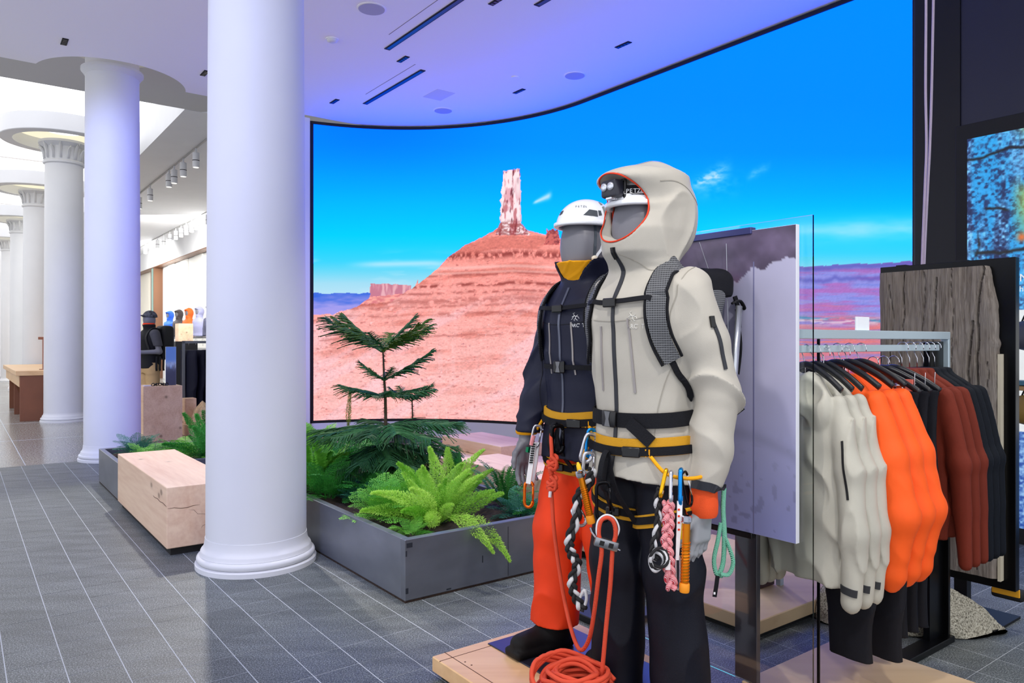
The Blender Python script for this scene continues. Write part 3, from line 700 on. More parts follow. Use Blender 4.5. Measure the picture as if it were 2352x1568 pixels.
m = MB(); m.abox(PA0, PA1, GB-.026, GB-.0045, PZ0, PZ1, bev=.001); obj('print_panel', m, mat('panel_edge', S(226, 228, 238), .4), t)
grid_print('snow_print', lambda x, z: AB(PA0+.001+x*(PA1-PA0-.002), GB-.0268, PZ0+.001+z*(PZ1-PZ0-.002)), col, 'snow_print', t)
m = MB(); m.abox(1.70, 2.38, GB-.034, GB-.002, PZ1-.014, PZ1+.012, bev=.002); obj('top_clamp', m, mat('clamp_blue', S(74, 78, 130), .4, .4), t)
m = MB(); m.abox(1.69, 1.695, GB-.0275, GB-.026, PZ0, PZ1-.12); obj('panel_seam', m, mat('seam_dark', S(120, 120, 160), .6), t)
m = MB(); m.abox(1.70, 1.80, GB+.006, GB+.03, ZP+.001, .70, bev=.002); obj('support_post', m, mat('post_steel', S(108, 104, 112), .2, .6), t)
m = MB(); m.abox(1.70, 2.38, GB-.030, GB-.0045, .65, .671, bev=.002); obj('lower_clamp', m, M_black, t)
t = thing('wire', 'thin steel suspension wires in front of the snow print', 'wire', AB(1.86, GB-.05, 1.85))
m = MB(); m.tube([AB(1.93, GB-.05, 1.80), AB(1.83, GB-.05, 1.55), AB(1.80, GB-.05, 1.40)], .0012, 5); obj('strand', m, M_steel, t)
m = MB(); m.tube([AB(1.80, GB-.05, 1.78), AB(1.79, GB-.05, 1.40)], .0012, 5); obj('strand', m, M_steel, t)

# ================================================================ garment rail
RA = 1.54; ZR = 1.372
M_rail = mat('brushed_rail', S(196, 214, 222), .35, .35)
M_blackrail = mat('black_rail', S(14, 15, 18), .28, .6)
t = thing('garment_rail', 'steel garment rail with black uprights holding jackets and shirts', 'clothes rail', AB(RA, 3.05, 0))
m = MB(); m.abox(RA-.0, RA+.035, 2.475, 3.72, 1.41, 1.445, bev=.002); obj('top_bar', m, M_rail, t)
m = MB(); m.abox(RA+.005, RA+.020, 2.475, 3.62, ZR-.014, ZR+.014, bev=.002); obj('hanging_bar', m, M_rail, t)
m = MB(); m.abox(RA, RA+.035, 3.70, 3.72, 1.0, 1.41, bev=.002); obj('upright', m, M_rail, t); m = MB(); m.abox(RA, RA+.035, 3.70, 3.72, .02, 1.0, bev=.002); obj('upright', m, M_blackrail, t)
m = MB(); m.abox(RA+.022, RA+.05, 3.56, 3.699, .02, 1.40); obj('inner_upright', m, M_blackrail, t)
m = MB(); m.abox(RA+.012, RA+.022, 2.625, 2.633, ZP+.001, 1.41, bev=.001); obj('support_rod', m, M_blackrail, t)
m = MB(); m.abox(RA-.02, RA+.06, 3.2, 3.72, 0, .03, bev=.003); obj('foot_bar', m, M_blackrail, t)
m = MB(); m.abox(RA+.012, RA+.02, 2.9, 3.0, 1.4455, 1.5, bev=.001); obj('card_holder', m, mat('white_card', S(240, 244, 248), .5), t)
t = thing('garment_rail', 'second steel rail frame farther back, seen through the first', 'clothes rail', AB(2.3, 3.4, 0))
m = MB(); m.abox(2.30, 2.33, 2.9, 3.55, 1.385, 1.42, bev=.002); obj('top_bar', m, M_rail, t)
m = MB(); m.abox(2.30, 2.33, 3.52, 3.55, 0, 1.385, bev=.002); obj('upright', m, M_rail, t)
m = MB(); m.abox(2.331, 2.35, 3.38, 3.51, .1, 1.385); obj('backing_board', m, mat('brown_board', S(72, 48, 48), .6), t)

# ================================================================ weathered timber slab on a black board, boulder
TBp = 4.0
t = thing('timber_display', 'weathered grey timber slab mounted on a black upright board', 'display', AB(1.69, TBp, 0))
m = MB(); m.abox(1.369, 2.01, TBp, TBp+.045, .216, 1.80, bev=.002); obj('black_board', m, M_blackrail, t)
m = MB(); m.abox(1.60, 1.66, TBp+.05, TBp+.10, 0, 1.81); obj('post', m, M_black, t)
m = MB(); m.abox(1.9, 1.95, TBp+.05, TBp+.10, 0, 1.81); obj('post', m, M_black, t)
m = MB(); m.abox(1.45, 2.0, TBp-.02, TBp+.3, 0, .012); obj('foot_plate', m, M_black, t)
def slab():
    nx, nz = 90, 190; z0, z1 = .27, 1.765; N1, N2 = Noise(21), Noise(22)
    zq = np.linspace(z0, z1, nz)
    Lft = 1.998-.012*np.interp(zq, [.27, 1.2, 1.3, 1.45, 1.765], [.2, .3, 1.0, .2, 0])+(N1.fbm(zq*9, zq*0)-.5)*.012-.004
    Rgt = np.interp(zq, [.27, 1.36, 1.39, 1.42, 1.5, 1.58, 1.64, 1.7, 1.74, 1.765], [1.432, 1.432, 1.428, 1.44, 1.437, 1.44, 1.455, 1.465, 1.468, 1.478])+(N2.fbm(zq*14, zq*0)-.5)*.012
    Uq = np.linspace(0, 1, nx); A = Lft[None, :]+(Rgt-Lft)[None, :]*Uq[:, None]; Z = np.repeat(zq[None, :], nx, 0)
    wob = A+(N1.fbm(A*0+3, Z*3)-.5)*.05
    cr = np.zeros_like(A)
    for c, w_, d, za, zb in ((1.93, .003, .012, .3, 1.7), (1.86, .0035, .014, 1.0, 1.76), (1.775, .003, .012, .3, 1.75), (1.70, .0035, .016, .6, 1.72), (1.63, .0025, .01, .9, 1.76), (1.56, .005, .022, .3, 1.5), (1.525, .0045, .024, .8, 1.76), (1.81, .002, .008, .5, 1.2), (1.60, .002, .01, .3, .9), (1.485, .003, .012, .3, 1.3)):
        ln = c+(N2.fbm(Z*4+c*30, Z*0)-.5)*.06-(Z-1.0)*.03*(1 if c < 1.6 else .2)
        cr += d*np.exp(-((A-ln)/w_)**2)*((Z > za) & (Z < zb))
    rel = .007*(N1.fbm(wob*70, Z*4)-.5)+.014*(N2.fbm(A*14, Z*2)-.5)+.004*(N1.fbm(wob*200, Z*20)-.5)
    edge = np.minimum(Uq, 1-Uq)[:, None]; rnd = -.02*np.exp(-edge/.02)
    depth = .058+rel-cr+rnd
    V = np.zeros((nx, nz, 3)); B = TBp-depth
    V[..., 0] = -.6*A+.8*B; V[..., 1] = .8*A+.6*B; V[..., 2] = Z
    Bb = TBp-.001; Vb = np.zeros((nx, nz, 3)); Vb[..., 0] = -.6*A+.8*Bb; Vb[..., 1] = .8*A+.6*Bb; Vb[..., 2] = Z
    idx = np.arange(nx*nz).reshape(nx, nz); Q = np.stack([idx[:-1, :-1], idx[:-1, 1:], idx[1:, 1:], idx[1:, :-1]], -1).reshape(-1, 4).tolist(); o = nx*nz
    ring = [idx[i, 0] for i in range(nx)]+[idx[nx-1, j] for j in range(1, nz)]+[idx[i, nz-1] for i in range(nx-2, -1, -1)]+[idx[0, j] for j in range(nz-2, 0, -1)]
    Q += [(int(ring[k]), int(ring[(k+1) % len(ring)]), int(ring[(k+1) % len(ring)])+o, int(ring[k])+o) for k in range(len(ring))]
    return np.concatenate([V.reshape(-1, 3), Vb.reshape(-1, 3)]), Q
def old_wood():
    m, nt, b = nodes('weathered_timber'); N = nt.nodes; L = nt.links
    tc = N.new('ShaderNodeTexCoord'); mp = N.new('ShaderNodeMapping'); mp.inputs['Scale'].default_value = (1, 1, .07); L.new(tc.outputs['Object'], mp.inputs[0])
    a = N.new('ShaderNodeTexNoise'); a.inputs['Scale'].default_value = 80; a.inputs['Detail'].default_value = 10; a.inputs['Distortion'].default_value = 1.2; L.new(mp.outputs[0], a.inputs['Vector'])
    c = N.new('ShaderNodeTexNoise'); c.inputs['Scale'].default_value = 6; c.inputs['Detail'].default_value = 3; L.new(tc.outputs['Object'], c.inputs['Vector'])
    r = ramp(nt, [(.22, S(70, 62, 55)), (.38, S(122, 113, 104)), (.56, S(144, 136, 127)), (.8, S(170, 162, 152))]); L.new(a.outputs[0], r.inputs[0])
    r2 = ramp(nt, [(.35, S(120, 98, 70)), (.65, S(150, 146, 146))]); L.new(c.outputs[0], r2.inputs[0])
    mx = N.new('ShaderNodeMix'); mx.data_type = 'RGBA'; mx.blend_type = 'OVERLAY'; mx.inputs[0].default_value = .35; L.new(r.outputs[0], mx.inputs[6]); L.new(r2.outputs[0], mx.inputs[7]); L.new(mx.outputs[2], b.inputs['Base Color'])
    b.inputs['Roughness'].default_value = .85
    bp = N.new('ShaderNodeBump'); bp.inputs['Strength'].default_value = .6; bp.inputs['Distance'].default_value = .01; L.new(a.outputs[0], bp.inputs['Height']); L.new(bp.outputs[0], b.inputs['Normal'])
    return m
obj('timber_slab', slab(), old_wood(), t, auto=True)
m = MB(); m.abox(1.418, 1.431, TBp-.04, TBp-.002, .26, 1.34); obj('sapwood_strip', m, mat('sapwood', S(206, 196, 172), .6), t)

def rock_mesh(sx, sy, sz, seed, sub=5, flat=.25, rough_=.18, cuts=9):
    bm = bmesh.new(); bmesh.ops.create_icosphere(bm, subdivisions=sub, radius=1)
    r = random.Random(seed); pl = []
    for k in range(cuts):
        d = Vector((r.uniform(-1, 1), r.uniform(-1, 1), r.uniform(-.2, 1))).normalized(); pl.append((d, r.uniform(.62, .92)))
    from mathutils import noise
    off = Vector((seed*3.1, seed*1.7, seed))
    for v in bm.verts:
        p = v.co.copy()
        for d, h in pl:
            e = p.dot(d)-h
            if e > 0: p -= d*e*.92
        p *= 1+rough_*.35*noise.noise(p*2+off)+rough_*.12*noise.noise(p*6+off)+rough_*.05*noise.noise(p*18+off)
        p.z = max(p.z, -flat); v.co = Vector((p.x*sx, p.y*sy, (p.z+flat)*sz))
    vs = [v.co.copy() for v in bm.verts]; bm.verts.index_update(); fs = [[v.index for v in f.verts] for f in bm.faces]; bm.free()
    return vs, fs
def granite():
    m, nt, b = nodes('granite'); N = nt.nodes; L = nt.links; tc = N.new('ShaderNodeTexCoord')
    a = N.new('ShaderNodeTexNoise'); a.inputs['Scale'].default_value = 130; a.inputs['Detail'].default_value = 6; L.new(tc.outputs['Object'], a.inputs['Vector'])
    r = ramp(nt, [(.32, S(84, 80, 68)), (.42, S(150, 144, 126)), (.54, S(192, 186, 166)), (.72, S(222, 218, 200))]); L.new(a.outputs[0], r.inputs[0]); L.new(r.outputs[0], b.inputs['Base Color'])
    bp = N.new('ShaderNodeBump'); bp.inputs['Strength'].default_value = .8; bp.inputs['Distance'].default_value = .01; L.new(a.outputs[0], bp.inputs['Height']); L.new(bp.outputs[0], b.inputs['Normal']); b.inputs['Roughness'].default_value = .8
    return m
def rock(name, label, a, b, z, sx, sy, sz, seed, mt, rot=0, **k):
    vs, fs = rock_mesh(sx, sy, sz, seed, **k); me = mkmesh(name, vs, fs, mt, True); o = bpy.data.objects.new(name, me); COL.objects.link(o)
    o.location = AB(a, b, z); o.rotation_euler = (0, 0, rot); return tag(o, label, 'rock')
rock('boulder', 'speckled granite boulder on the floor behind the black upright', 1.735, 3.755, .006, .45, .165, .275, 5, granite(), -.22, sub=6, flat=.12, cuts=12)
M_sand = mat('sandstone', S(196, 166, 118), .85, var=.35, scale=18, bump=.6, bscale=25)
rock('rock', 'large tan sandstone rock on the timber block under the dark trousers', 11.5, 2.90, .17, .17, .14, .28, 8, M_sand, .3)
rock('rock', 'smaller tan rock right of the large one under the dark trousers', 11.48, 3.1, .17, .13, .10, .15, 9, M_sand, .8)
M_redbag = mat('red_fabric', S(206, 52, 40), .6)
m = MB(); m.abox(11.7, 11.82, 3.08, 3.33, .42, .51, bev=.02, seg=2); tag(obj('shoe_bag', m, M_redbag), 'small red item above the rocks by the dark trousers', 'bag')
block('display_block', 'short sawn block that carries the red item, right of the rocks', 'block', 11.68, 11.9, 3.0, 3.39, .171, .42, plinth=False)
# pouch under the board
t = thing('pouch', 'yellow and black pouch hanging low behind the black board', 'bag', AB(1.42, TBp+.12, .19))
m = MB(); m.abox(1.36, 1.5, TBp+.06, TBp+.14, .15, .20, bev=.015, seg=2); obj('bag_body', m, M_matteblack, t, smooth=True)
m = MB(); m.abox(1.37, 1.49, TBp+.05, TBp+.061, .175, .215, bev=.003); obj('flap', m, mat('mustard', S(226, 160, 20), .6), t)

# ================================================================ light box and ropes on the right
LB = 5.88
t = thing('light_box', 'tall backlit light box picture of a blue-grey cliff on the dark wall', 'light box', AB(1.3, LB, 0))
m = MB(); m.abox(.3, 2.40, LB-.0, LB+.085, .0, 2.98, bev=.003); obj('cabinet', m, M_matteblack, t)
nx, nz = 460, 560; xs = np.linspace(0, 1, nx); zs = np.linspace(0, 1, nz); U, W_ = np.meshgrid(xs, zs, indexing='ij')
A_ = 2.32-1.9*U; Z_ = .11+2.76*W_; n1, n2, n3 = Noise(31), Noise(32), Noise(33)
bs = n1.fbm(A_*5+n2.fbm(A_*3, Z_*3)*2, Z_*3, 5); fine = np.clip((n3.fbm(A_*46, Z_*52, 5)-.5)*1.9+.5, 0, 1)
def lerp(a, b, t): t = np.clip(t, 0, 1)[..., None]; return np.array(a)*(1-t)+np.array(b)*t
col = lerp([8, 30, 84.], [110, 178, 236.], (fine*.9+bs*1.3-.72)*1.35)
col = col*(1-np.clip((fine-.62)*3, 0, 1)[..., None]*-.25)
stk = np.clip((n2.fbm(A_*9, Z_*1.1)-.47)*7, 0, 1)*np.clip((Z_-1.45)*2, 0, 1)*np.clip(fine*2.2-.2, .25, 1)
col = lerp(col, np.broadcast_to([30, 176, 255.], col.shape), stk*.85)
crk = np.exp(-((Z_-(2.35+.10*n1.fbm(A_*4, A_*0)-.03*A_))/.009)**2)+np.exp(-((Z_-(1.98+.12*n2.fbm(A_*5, A_*0)))/.012)**2)+np.exp(-((Z_-(2.62+.2*n3.fbm(A_*3, A_*0)))/.010)**2)+np.exp(-((A_-(2.2+.08*n1.fbm(Z_*6, Z_*0)))/.008)**2)*(Z_ < 2.2)
col = col*(1-.9*np.clip(crk, 0, 1)[..., None]*np.clip((n2.fbm(A_*7, Z_*7)-.35)*6, 0, 1)[..., None])
yl = np.clip((n3.fbm(A_*4, Z_*3)-.42)*5, 0, 1)*np.clip((2.05-A_)*8, 0, 1)*np.clip((Z_-2.0)*3, 0, 1); col = lerp(col, np.broadcast_to([204, 208, 70.], col.shape), yl*.9)
o_ = np.exp(-((A_-1.975)/.03)**2-((Z_-2.12)/.03)**2); col = lerp(col, np.broadcast_to([235, 120, 50.], col.shape), o_)
low = np.clip((1.0-Z_)*4, 0, 1); col = lerp(col, lerp([40, 80, 170.], [150, 196, 244.], fine*1.6-.3), low)
wh = ((Z_ > .78) & (Z_ < 1.62) & (A_ < 1.995)).astype(float); col = lerp(col, np.broadcast_to([246, 248, 248.], col.shape), wh*.96)
grid_print('backlit_print', lambda x, z: AB(2.32-1.9*x, LB-.002, .11+2.76*z), col, 'backlit_print', t, emit=.9)
def text(name, s, size, M, mt, parent, ext=.0006, align='LEFT', shear=0):
    cu = bpy.data.curves.new('t', 'FONT'); cu.body = s; cu.size = size; cu.extrude = ext; cu.align_x = align; cu.shear = shear; cu.resolution_u = 3
    o = bpy.data.objects.new('t', cu); COL.objects.link(o); bpy.context.view_layer.update()
    dg = bpy.context.evaluated_depsgraph_get(); me = o.evaluated_get(dg).to_mesh()
    mb = MB(); mb.add([M @ v.co for v in me.vertices], [tuple(p.vertices) for p in me.polygons]); o.to_mesh_clear() if False else None
    bpy.data.objects.remove(o); bpy.data.curves.remove(cu)
    return obj(name, mb, mt, parent)
M_txt = emis('lit_letters', S(240, 244, 250), .9)
def lb_frame(a, b, z):   # readable from the camera side: x towards -a
    return Matrix.Translation(AB(a, b, z)) @ Matrix(((.6, 0, -.8, 0), (-.8, 0, -.6, 0), (0, 1, 0, 0), (0, 0, 0, 1)))
text('lettering', 'N', .075, lb_frame(1.990, LB-.004, 1.815), M_txt, t)
text('lettering', 'ha', .055, lb_frame(1.990, LB-.004, 1.745), M_txt, t)
m = MB(); m.abox(.6, 1.985, LB-.16, LB-.005, 1.07, 1.10, bev=.003); obj('shelf', m, mat('shelf_oak', S(170, 130, 80), .5), t)
m = MB(); m.abox(.6, 1.985, LB-.165, LB-.005, 1.105, 1.135, bev=.003); obj('shelf_rail', m, mat('shelf_teal', S(60, 110, 130), .5), t)
for k, (a, z, c, lab) in enumerate(((1.90, .84, S(140, 110, 40), 'olive brown pouch hanging in front of the light box, below the shelf'), (1.90, 1.34, S(70, 74, 84), 'dark grey bag hanging in front of the light box, above the shelf'))):
    h = thing('hanging_pouch', lab, 'bag', AB(a, LB-.1, z))
    m = MB(); m.lathe([(.02, 0), (.09, .02), (.11, .08), (.10, .15), (.06, .19), (.02, .2)], AB(a, LB-.12, z), 24); obj('bag_body', m, mat('pouch%d' % k, c, .6), h, smooth=True)
    m = MB(); m.tube(spline([AB(a+.04, LB-.12, z+.18), AB(a, LB-.12, z+.26), AB(a-.04, LB-.12, z+.18)], 6), .006, 6); obj('carry_loop', m, M_matteblack, h)
for k, (u0, v0, lab) in enumerate(((2127, 0, 'left strand of the pale lilac rope hanging in front of the dark wall'), (2144, 0, 'right strand of the pale lilac rope hanging in front of the dark wall'))):
    p = [P(u0+(k*2-1)*2, -120, 5.0), P(u0, 0, 5.0), P(u0-1 if k == 0 else 2140, 200, 5.0), P(2128 if k == 0 else 2136, 330, 5.0), P(2125 if k == 0 else 2131.5, 420, 5.0), P(2118 if k == 0 else 2123, 600, 5.0), P(2114 if k == 0 else 2119, 760, 5.0), P(2112 if k == 0 else 2118, 1240, 5.0)]
    m = MB(); q = spline(p, 14); m.tube(q, .0085, 8)
    def rope_mat(name, c1, c2, scale=220):
        if name in MATS: return MATS[name]
        mm, nt, b = nodes(name); N = nt.nodes; L = nt.links; tc = N.new('ShaderNodeTexCoord'); wv = N.new('ShaderNodeTexWave'); wv.inputs['Scale'].default_value = scale; wv.bands_direction = 'DIAGONAL'; wv.inputs['Distortion'].default_value = 2
        L.new(tc.outputs['Object'], wv.inputs[0]); r = ramp(nt, [(.35, c1), (.65, c2)]); L.new(wv.outputs[0], r.inputs[0]); L.new(r.outputs[0], b.inputs['Base Color']); b.inputs['Roughness'].default_value = .7
        bp = N.new('ShaderNodeBump'); bp.inputs['Strength'].default_value = .5; bp.inputs['Distance'].default_value = .002; L.new(wv.outputs[0], bp.inputs['Height']); L.new(bp.outputs[0], b.inputs['Normal']); MATS[name] = mm; return mm
    tag(obj('rope', m, rope_mat('lilac_rope', S(244, 226, 240), S(186, 166, 192)), smooth=True), lab, 'rope', 'hanging lilac ropes')

# ================================================================ plants
def leaf_mat(name, c1, c2, rough=.5, tr=.25):
    m, nt, b = nodes(name); N = nt.nodes; L = nt.links
    oi = N.new('ShaderNodeObjectInfo'); tc = N.new('ShaderNodeTexCoord'); nz = N.new('ShaderNodeTexNoise'); nz.inputs['Scale'].default_value = 25; L.new(tc.outputs['Object'], nz.inputs['Vector'])
    ad = N.new('ShaderNodeMath'); ad.operation = 'ADD'; mu = N.new('ShaderNodeMath'); mu.operation = 'MULTIPLY'; mu.inputs[1].default_value = .45; L.new(oi.outputs['Random'], mu.inputs[0]); L.new(mu.outputs[0], ad.inputs[0])
    mu2 = N.new('ShaderNodeMath'); mu2.operation = 'MULTIPLY'; mu2.inputs[1].default_value = .6; L.new(nz.outputs[0], mu2.inputs[0]); L.new(mu2.outputs[0], ad.inputs[1])
    r = ramp(nt, [(.2, c1), (.8, c2)]); L.new(ad.outputs[0], r.inputs[0]); L.new(r.outputs[0], b.inputs['Base Color']); b.inputs['Roughness'].default_value = rough; b.inputs['Specular IOR Level'].default_value = .3
    if tr:
        tb = N.new('ShaderNodeBsdfTranslucent'); L.new(r.outputs[0], tb.inputs[0]); ms = N.new('ShaderNodeMixShader'); ms.inputs[0].default_value = tr
        out = nt.nodes['Material Output']; L.new(b.outputs[0], ms.inputs[1]); L.new(tb.outputs[0], ms.inputs[2]); L.new(ms.outputs[0], out.inputs[0])
    return m
G_pine = leaf_mat('pine_green', S(24, 78, 48), S(66, 124, 70)); G_pine2 = leaf_mat('pine_olive', S(48, 96, 30), S(110, 140, 50))
G_lime = leaf_mat('lime_green', S(112, 190, 40), S(196, 236, 104)); G_mid = leaf_mat('mid_green', S(60, 146, 40), S(132, 206, 76)); G_dark = leaf_mat('dark_green', S(26, 88, 36), S(68, 136, 56))
G_blue = leaf_mat('blue_green', S(24, 84, 70), S(64, 140, 110)); G_emer = leaf_mat('emerald', S(30, 124, 44), S(84, 180, 78)); G_stem = mat('stem_brown', S(74, 62, 40), .8); G_gstem = mat('stem_green', S(80, 110, 44), .7)
def kite(m, p, d, n, l, w):
    """one leaflet: base p, direction d, surface normal n"""
    s = d.cross(n).normalized(); m.add([p, p+d*l*.45+s*w-n*l*.03, p+d*l, p+d*l*.45-s*w-n*l*.03], [(0, 1, 2, 3)])
def plume_old(L=.4, R=.034, n=560, seed=0, bend=.25):
    r = random.Random(seed); m = MB(); ax = lambda t: Vector((bend*L*t*t, 0, L*t*(1-.12*bend*t)))
    m.tube([ax(k/8) for k in range(9)], [.003*(1-.8*k/8) for k in range(9)], 5)
    for k in range(n):
        t = (k+.5)/n; t = .08+.92*t; rad = R*min(1, 3.2*(t-.02))*(1-max(0, (t-.45)/.55)**1.4*.93); a = k*2.39996+r.uniform(-.3, .3)
        out = Vector((math.cos(a), math.sin(a), 0)); d = (out*.9+Vector((bend*t, 0, .75))+Vector((r.uniform(-.2, .2), r.uniform(-.2, .2), r.uniform(-.2, .2)))).normalized(); nn = d.cross(out.cross(d)+Vector((.01, .02, .03))).normalized()
        nn = d.orthogonal().normalized(); kite(m, ax(t)+out*rad*.2*r.random(), d, nn, rad*r.uniform(.6, 1.1)+.004, .0026)
    return m
def plume(L=.4, R=.034, n=560, seed=0, bend=.25):
    r = random.Random(seed); m = MB(); ax = lambda t: Vector((bend*L*t*t, 0, L*t*(1-.12*bend*t)))
    m.tube([ax(k/8) for k in range(9)], [.003*(1-.8*k/8) for k in range(9)], 5)
    n = int(n*2.1)
    for k in range(n):
        t = .05+.95*(k+.5)/n; rad = R*min(1, 3.6*(t-.01))*(1-max(0, (t-.40)/.60)**1.25*.92); a = k*2.39996+r.uniform(-.5, .5)
        out = Vector((math.cos(a), math.sin(a), 0)); q = r.random()**.5; d = (out*.8+Vector((bend*t, 0, .8))+Vector((r.uniform(-.6, .6), r.uniform(-.6, .6), r.uniform(-.5, .5)))).normalized()
        kite(m, ax(t)+out*rad*q*.9+Vector((0, 0, rad*q*.5)), d, d.orthogonal().normalized(), r.uniform(.011, .020), .0021)
    return m
def frond(L=.35, n=22, lw=.05, arch=.6, asp=.16, bip=False, taper=1.0, seed=0):
    """arching frond in the XZ plane, leaflets left and right"""
    r = random.Random(seed); m = MB(); ax = lambda t: Vector((L*t*(1-.10*t), 0, L*(.75*t-arch*t*t)))
    m.tube([ax(k/10) for k in range(11)], [.0026*(1-.75*k/10) for k in range(11)], 5)
    for k in range(n):
        t = .1+.9*(k+.5)/n; p = ax(t); T = (ax(min(1, t+.02))-ax(t-.02)).normalized(); N = Vector((-T.z, 0, T.x))
        ln = lw*math.sin(PI*min(1, (.16+.84*t)**taper))**.8+.006
        for sd in (-1, 1):
            d = (Vector((0, sd, 0))*.92+T*.42+N*r.uniform(-.12, .12)-Vector((0, 0, .12))).normalized()
            if not bip: kite(m, p, d, N, ln*r.uniform(.9, 1.08), ln*asp)
            else:
                q = max(3, int(ln/.011))
                for j in range(q):
                    f = (j+.6)/q; pp = p+d*ln*f
                    for s2 in (-1, 1):
                        d2 = (d*.5+T*s2*.85+N*r.uniform(-.3, .3)).normalized(); kite(m, pp, d2, N, .013*(1.15-.5*f), .0042)
    return m
def strapleaf(L=.35, W=.035, arch=.35, wav=.006, seed=0, n=16):
    r = random.Random(seed); m = MB(); v = []
    for k in range(n+1):
        t = k/n; w = W*math.sin(PI*min(1, .10+.9*t))**.6*(1 if t < .95 else .4)+.002; x = L*t*.35; z = L*(t*.95-arch*t*t)
        for s_ in (-1, 0, 1): v.append(Vector((x+(.012 if s_ else 0), s_*w+s_*wav*math.sin(k*2.2), z+(wav*math.cos(k*1.9+s_) if s_ else 0))))
    m.add(v, [(3*k+j, 3*k+j+1, 3*k+4+j, 3*k+3+j) for k in range(n) for j in range(2)]); return m
MESH = {}
def lib(key, fn, mt, smooth=False):
    if key not in MESH: q = fn(); MESH[key] = mkmesh(key.split('.')[0], q.v, q.f, mt, smooth)
    return MESH[key]
def clump(label, cat, pname, a, b, z, meshes, n, tilt=(20, 70), scale=(.8, 1.15), seed=0, spread=.03, name='fern', azim=None, group=None):
    r = random.Random(seed); t = thing(name, label, cat, AB(a, b, z), r.uniform(0, 6), group)
    for k in range(n):
        o = bpy.data.objects.new(pname, meshes[k % len(meshes)]); COL.objects.link(o); o.parent = t
        az = (2*PI*k/n+r.uniform(-.3, .3)) if azim is None else r.uniform(*azim)-t.rotation_euler.z
        f = (k*.618) % 1; ti = math.radians(tilt[0]+(tilt[1]-tilt[0])*f); s_ = r.uniform(*scale)
        o.location = (math.cos(az)*spread*r.random(), math.sin(az)*spread*r.random(), 0); o.rotation_euler = (0, ti if pname == 'plume' else ti-.66, az); o.scale = (s_, s_, s_)
    return t
PL = [lib('plume.%d' % k, lambda k=k: plume(.43, .056, 950, k, .15+.15*k), G_lime) for k in range(3)]
PD = [lib('plume.d%d' % k, lambda k=k: plume(.36, .042, 650, 10+k, .15+.12*k), G_emer) for k in range(2)]
FR = [lib('frond.%d' % k, lambda k=k: frond(.34+.04*k, 24, .052, .5+.1*k, .13, seed=k), G_dark) for k in range(3)]
FB = [lib('frond.b%d' % k, lambda k=k: frond(.30, 15, .085, .5+.15*k, bip=True, seed=k), G_mid) for k in range(2)]
FE = [lib('frond.e%d' % k, lambda k=k: frond(.36, 18, .10, .45+.15*k, bip=True, seed=5+k), G_emer) for k in range(2)]
FU = [lib('frond.u%d' % k, lambda k=k: frond(.30, 16, .085, .5+.15*k, bip=True, seed=7+k), G_blue) for k in range(2)]
FM = [lib('frond.m%d' % k, lambda k=k: frond(.34, 17, .075, .5, .30, seed=3+k), G_mid) for k in range(2)]
SL = [lib('broad_leaf.%d' % k, lambda k=k: strapleaf(.34, .036, .25+.1*k, .007, k), G_emer, True) for k in range(2)]
SM = [lib('broad_leaf.m%d' % k, lambda k=k: strapleaf(.22, .04, .35, .004, 4+k), G_mid, True) for k in range(2)]
Z0 = .285
# front right of the large planter
t = clump('bright lime foxtail fern with upright plumes, one drooping over the planter rim', 'fern', 'plume', 3.92, 2.36, Z0, PL, 24, (2, 66), (.62, 1.05), 2, .05, 'foxtail_fern')
clump('lime foxtail fern behind, between the conifer and the sword fern', 'fern', 'plume', 4.22, 2.62, Z0, PL, 10, (4, 55), (.8, 1.05), 5, .05, 'foxtail_fern')
for k, (a, b, rz) in enumerate(((3.74, 2.33, ANG_A+PI+.15), (3.70, 2.38, ANG_A+PI+.45))):    # plumes that lie over the rim
    o = bpy.data.objects.new('plume', PL[2]); COL.objects.link(o); o.parent = t; o.location = AB(a, b, .36+.01*k)-t.location; o.location.rotate(Matrix.Rotation(-t.rotation_euler.z, 3, 'Z'))
    o.rotation_euler = (0, math.radians(84+14*k), rz-t.rotation_euler.z); o.scale = (.9, .9, .9)
clump('low fluffy mid-green maidenhair fern at the left front of the large planter', 'fern', 'frond', 4.18, 2.16, Z0, FB, 26, (-20, 50), (.75, 1.1), 3, .05)
clump('second fluffy mid-green fern next to the conifer trunk', 'fern', 'frond', 4.35, 2.36, Z0, FB, 20, (-25, 45), (.75, 1.1), 13, .05)
clump('tiny light green fern tucked into the front corner of the large planter', 'fern', 'frond', 3.76, 2.10, Z0, FB, 13, (10, 60), (.38, .55), 4, .03)
clump('dark sword fern with stiff narrow fronds near the orange trousers', 'fern', 'frond', 4.02, 2.95, Z0, FR, 15, (-20, 40), (.85, 1.15), 6, .03)
clump('blue-green lacy fern low at the right end of the large planter', 'fern', 'frond', 3.74, 2.86, Z0, FU, 16, (0, 60), (.6, .85), 7, .05)
clump('emerald feathery fern under the right rim of the large planter', 'fern', 'frond', 3.70, 3.0, Z0, FE, 12, (10, 55), (.5, .7), 17, .05)
clump('broad-leaved bird nest fern in front of the timber stack', 'fern', 'broad_leaf', 4.72, 3.0, Z0, SL, 11, (-18, 55), (.9, 1.25), 8, .02, 'birds_nest_fern')
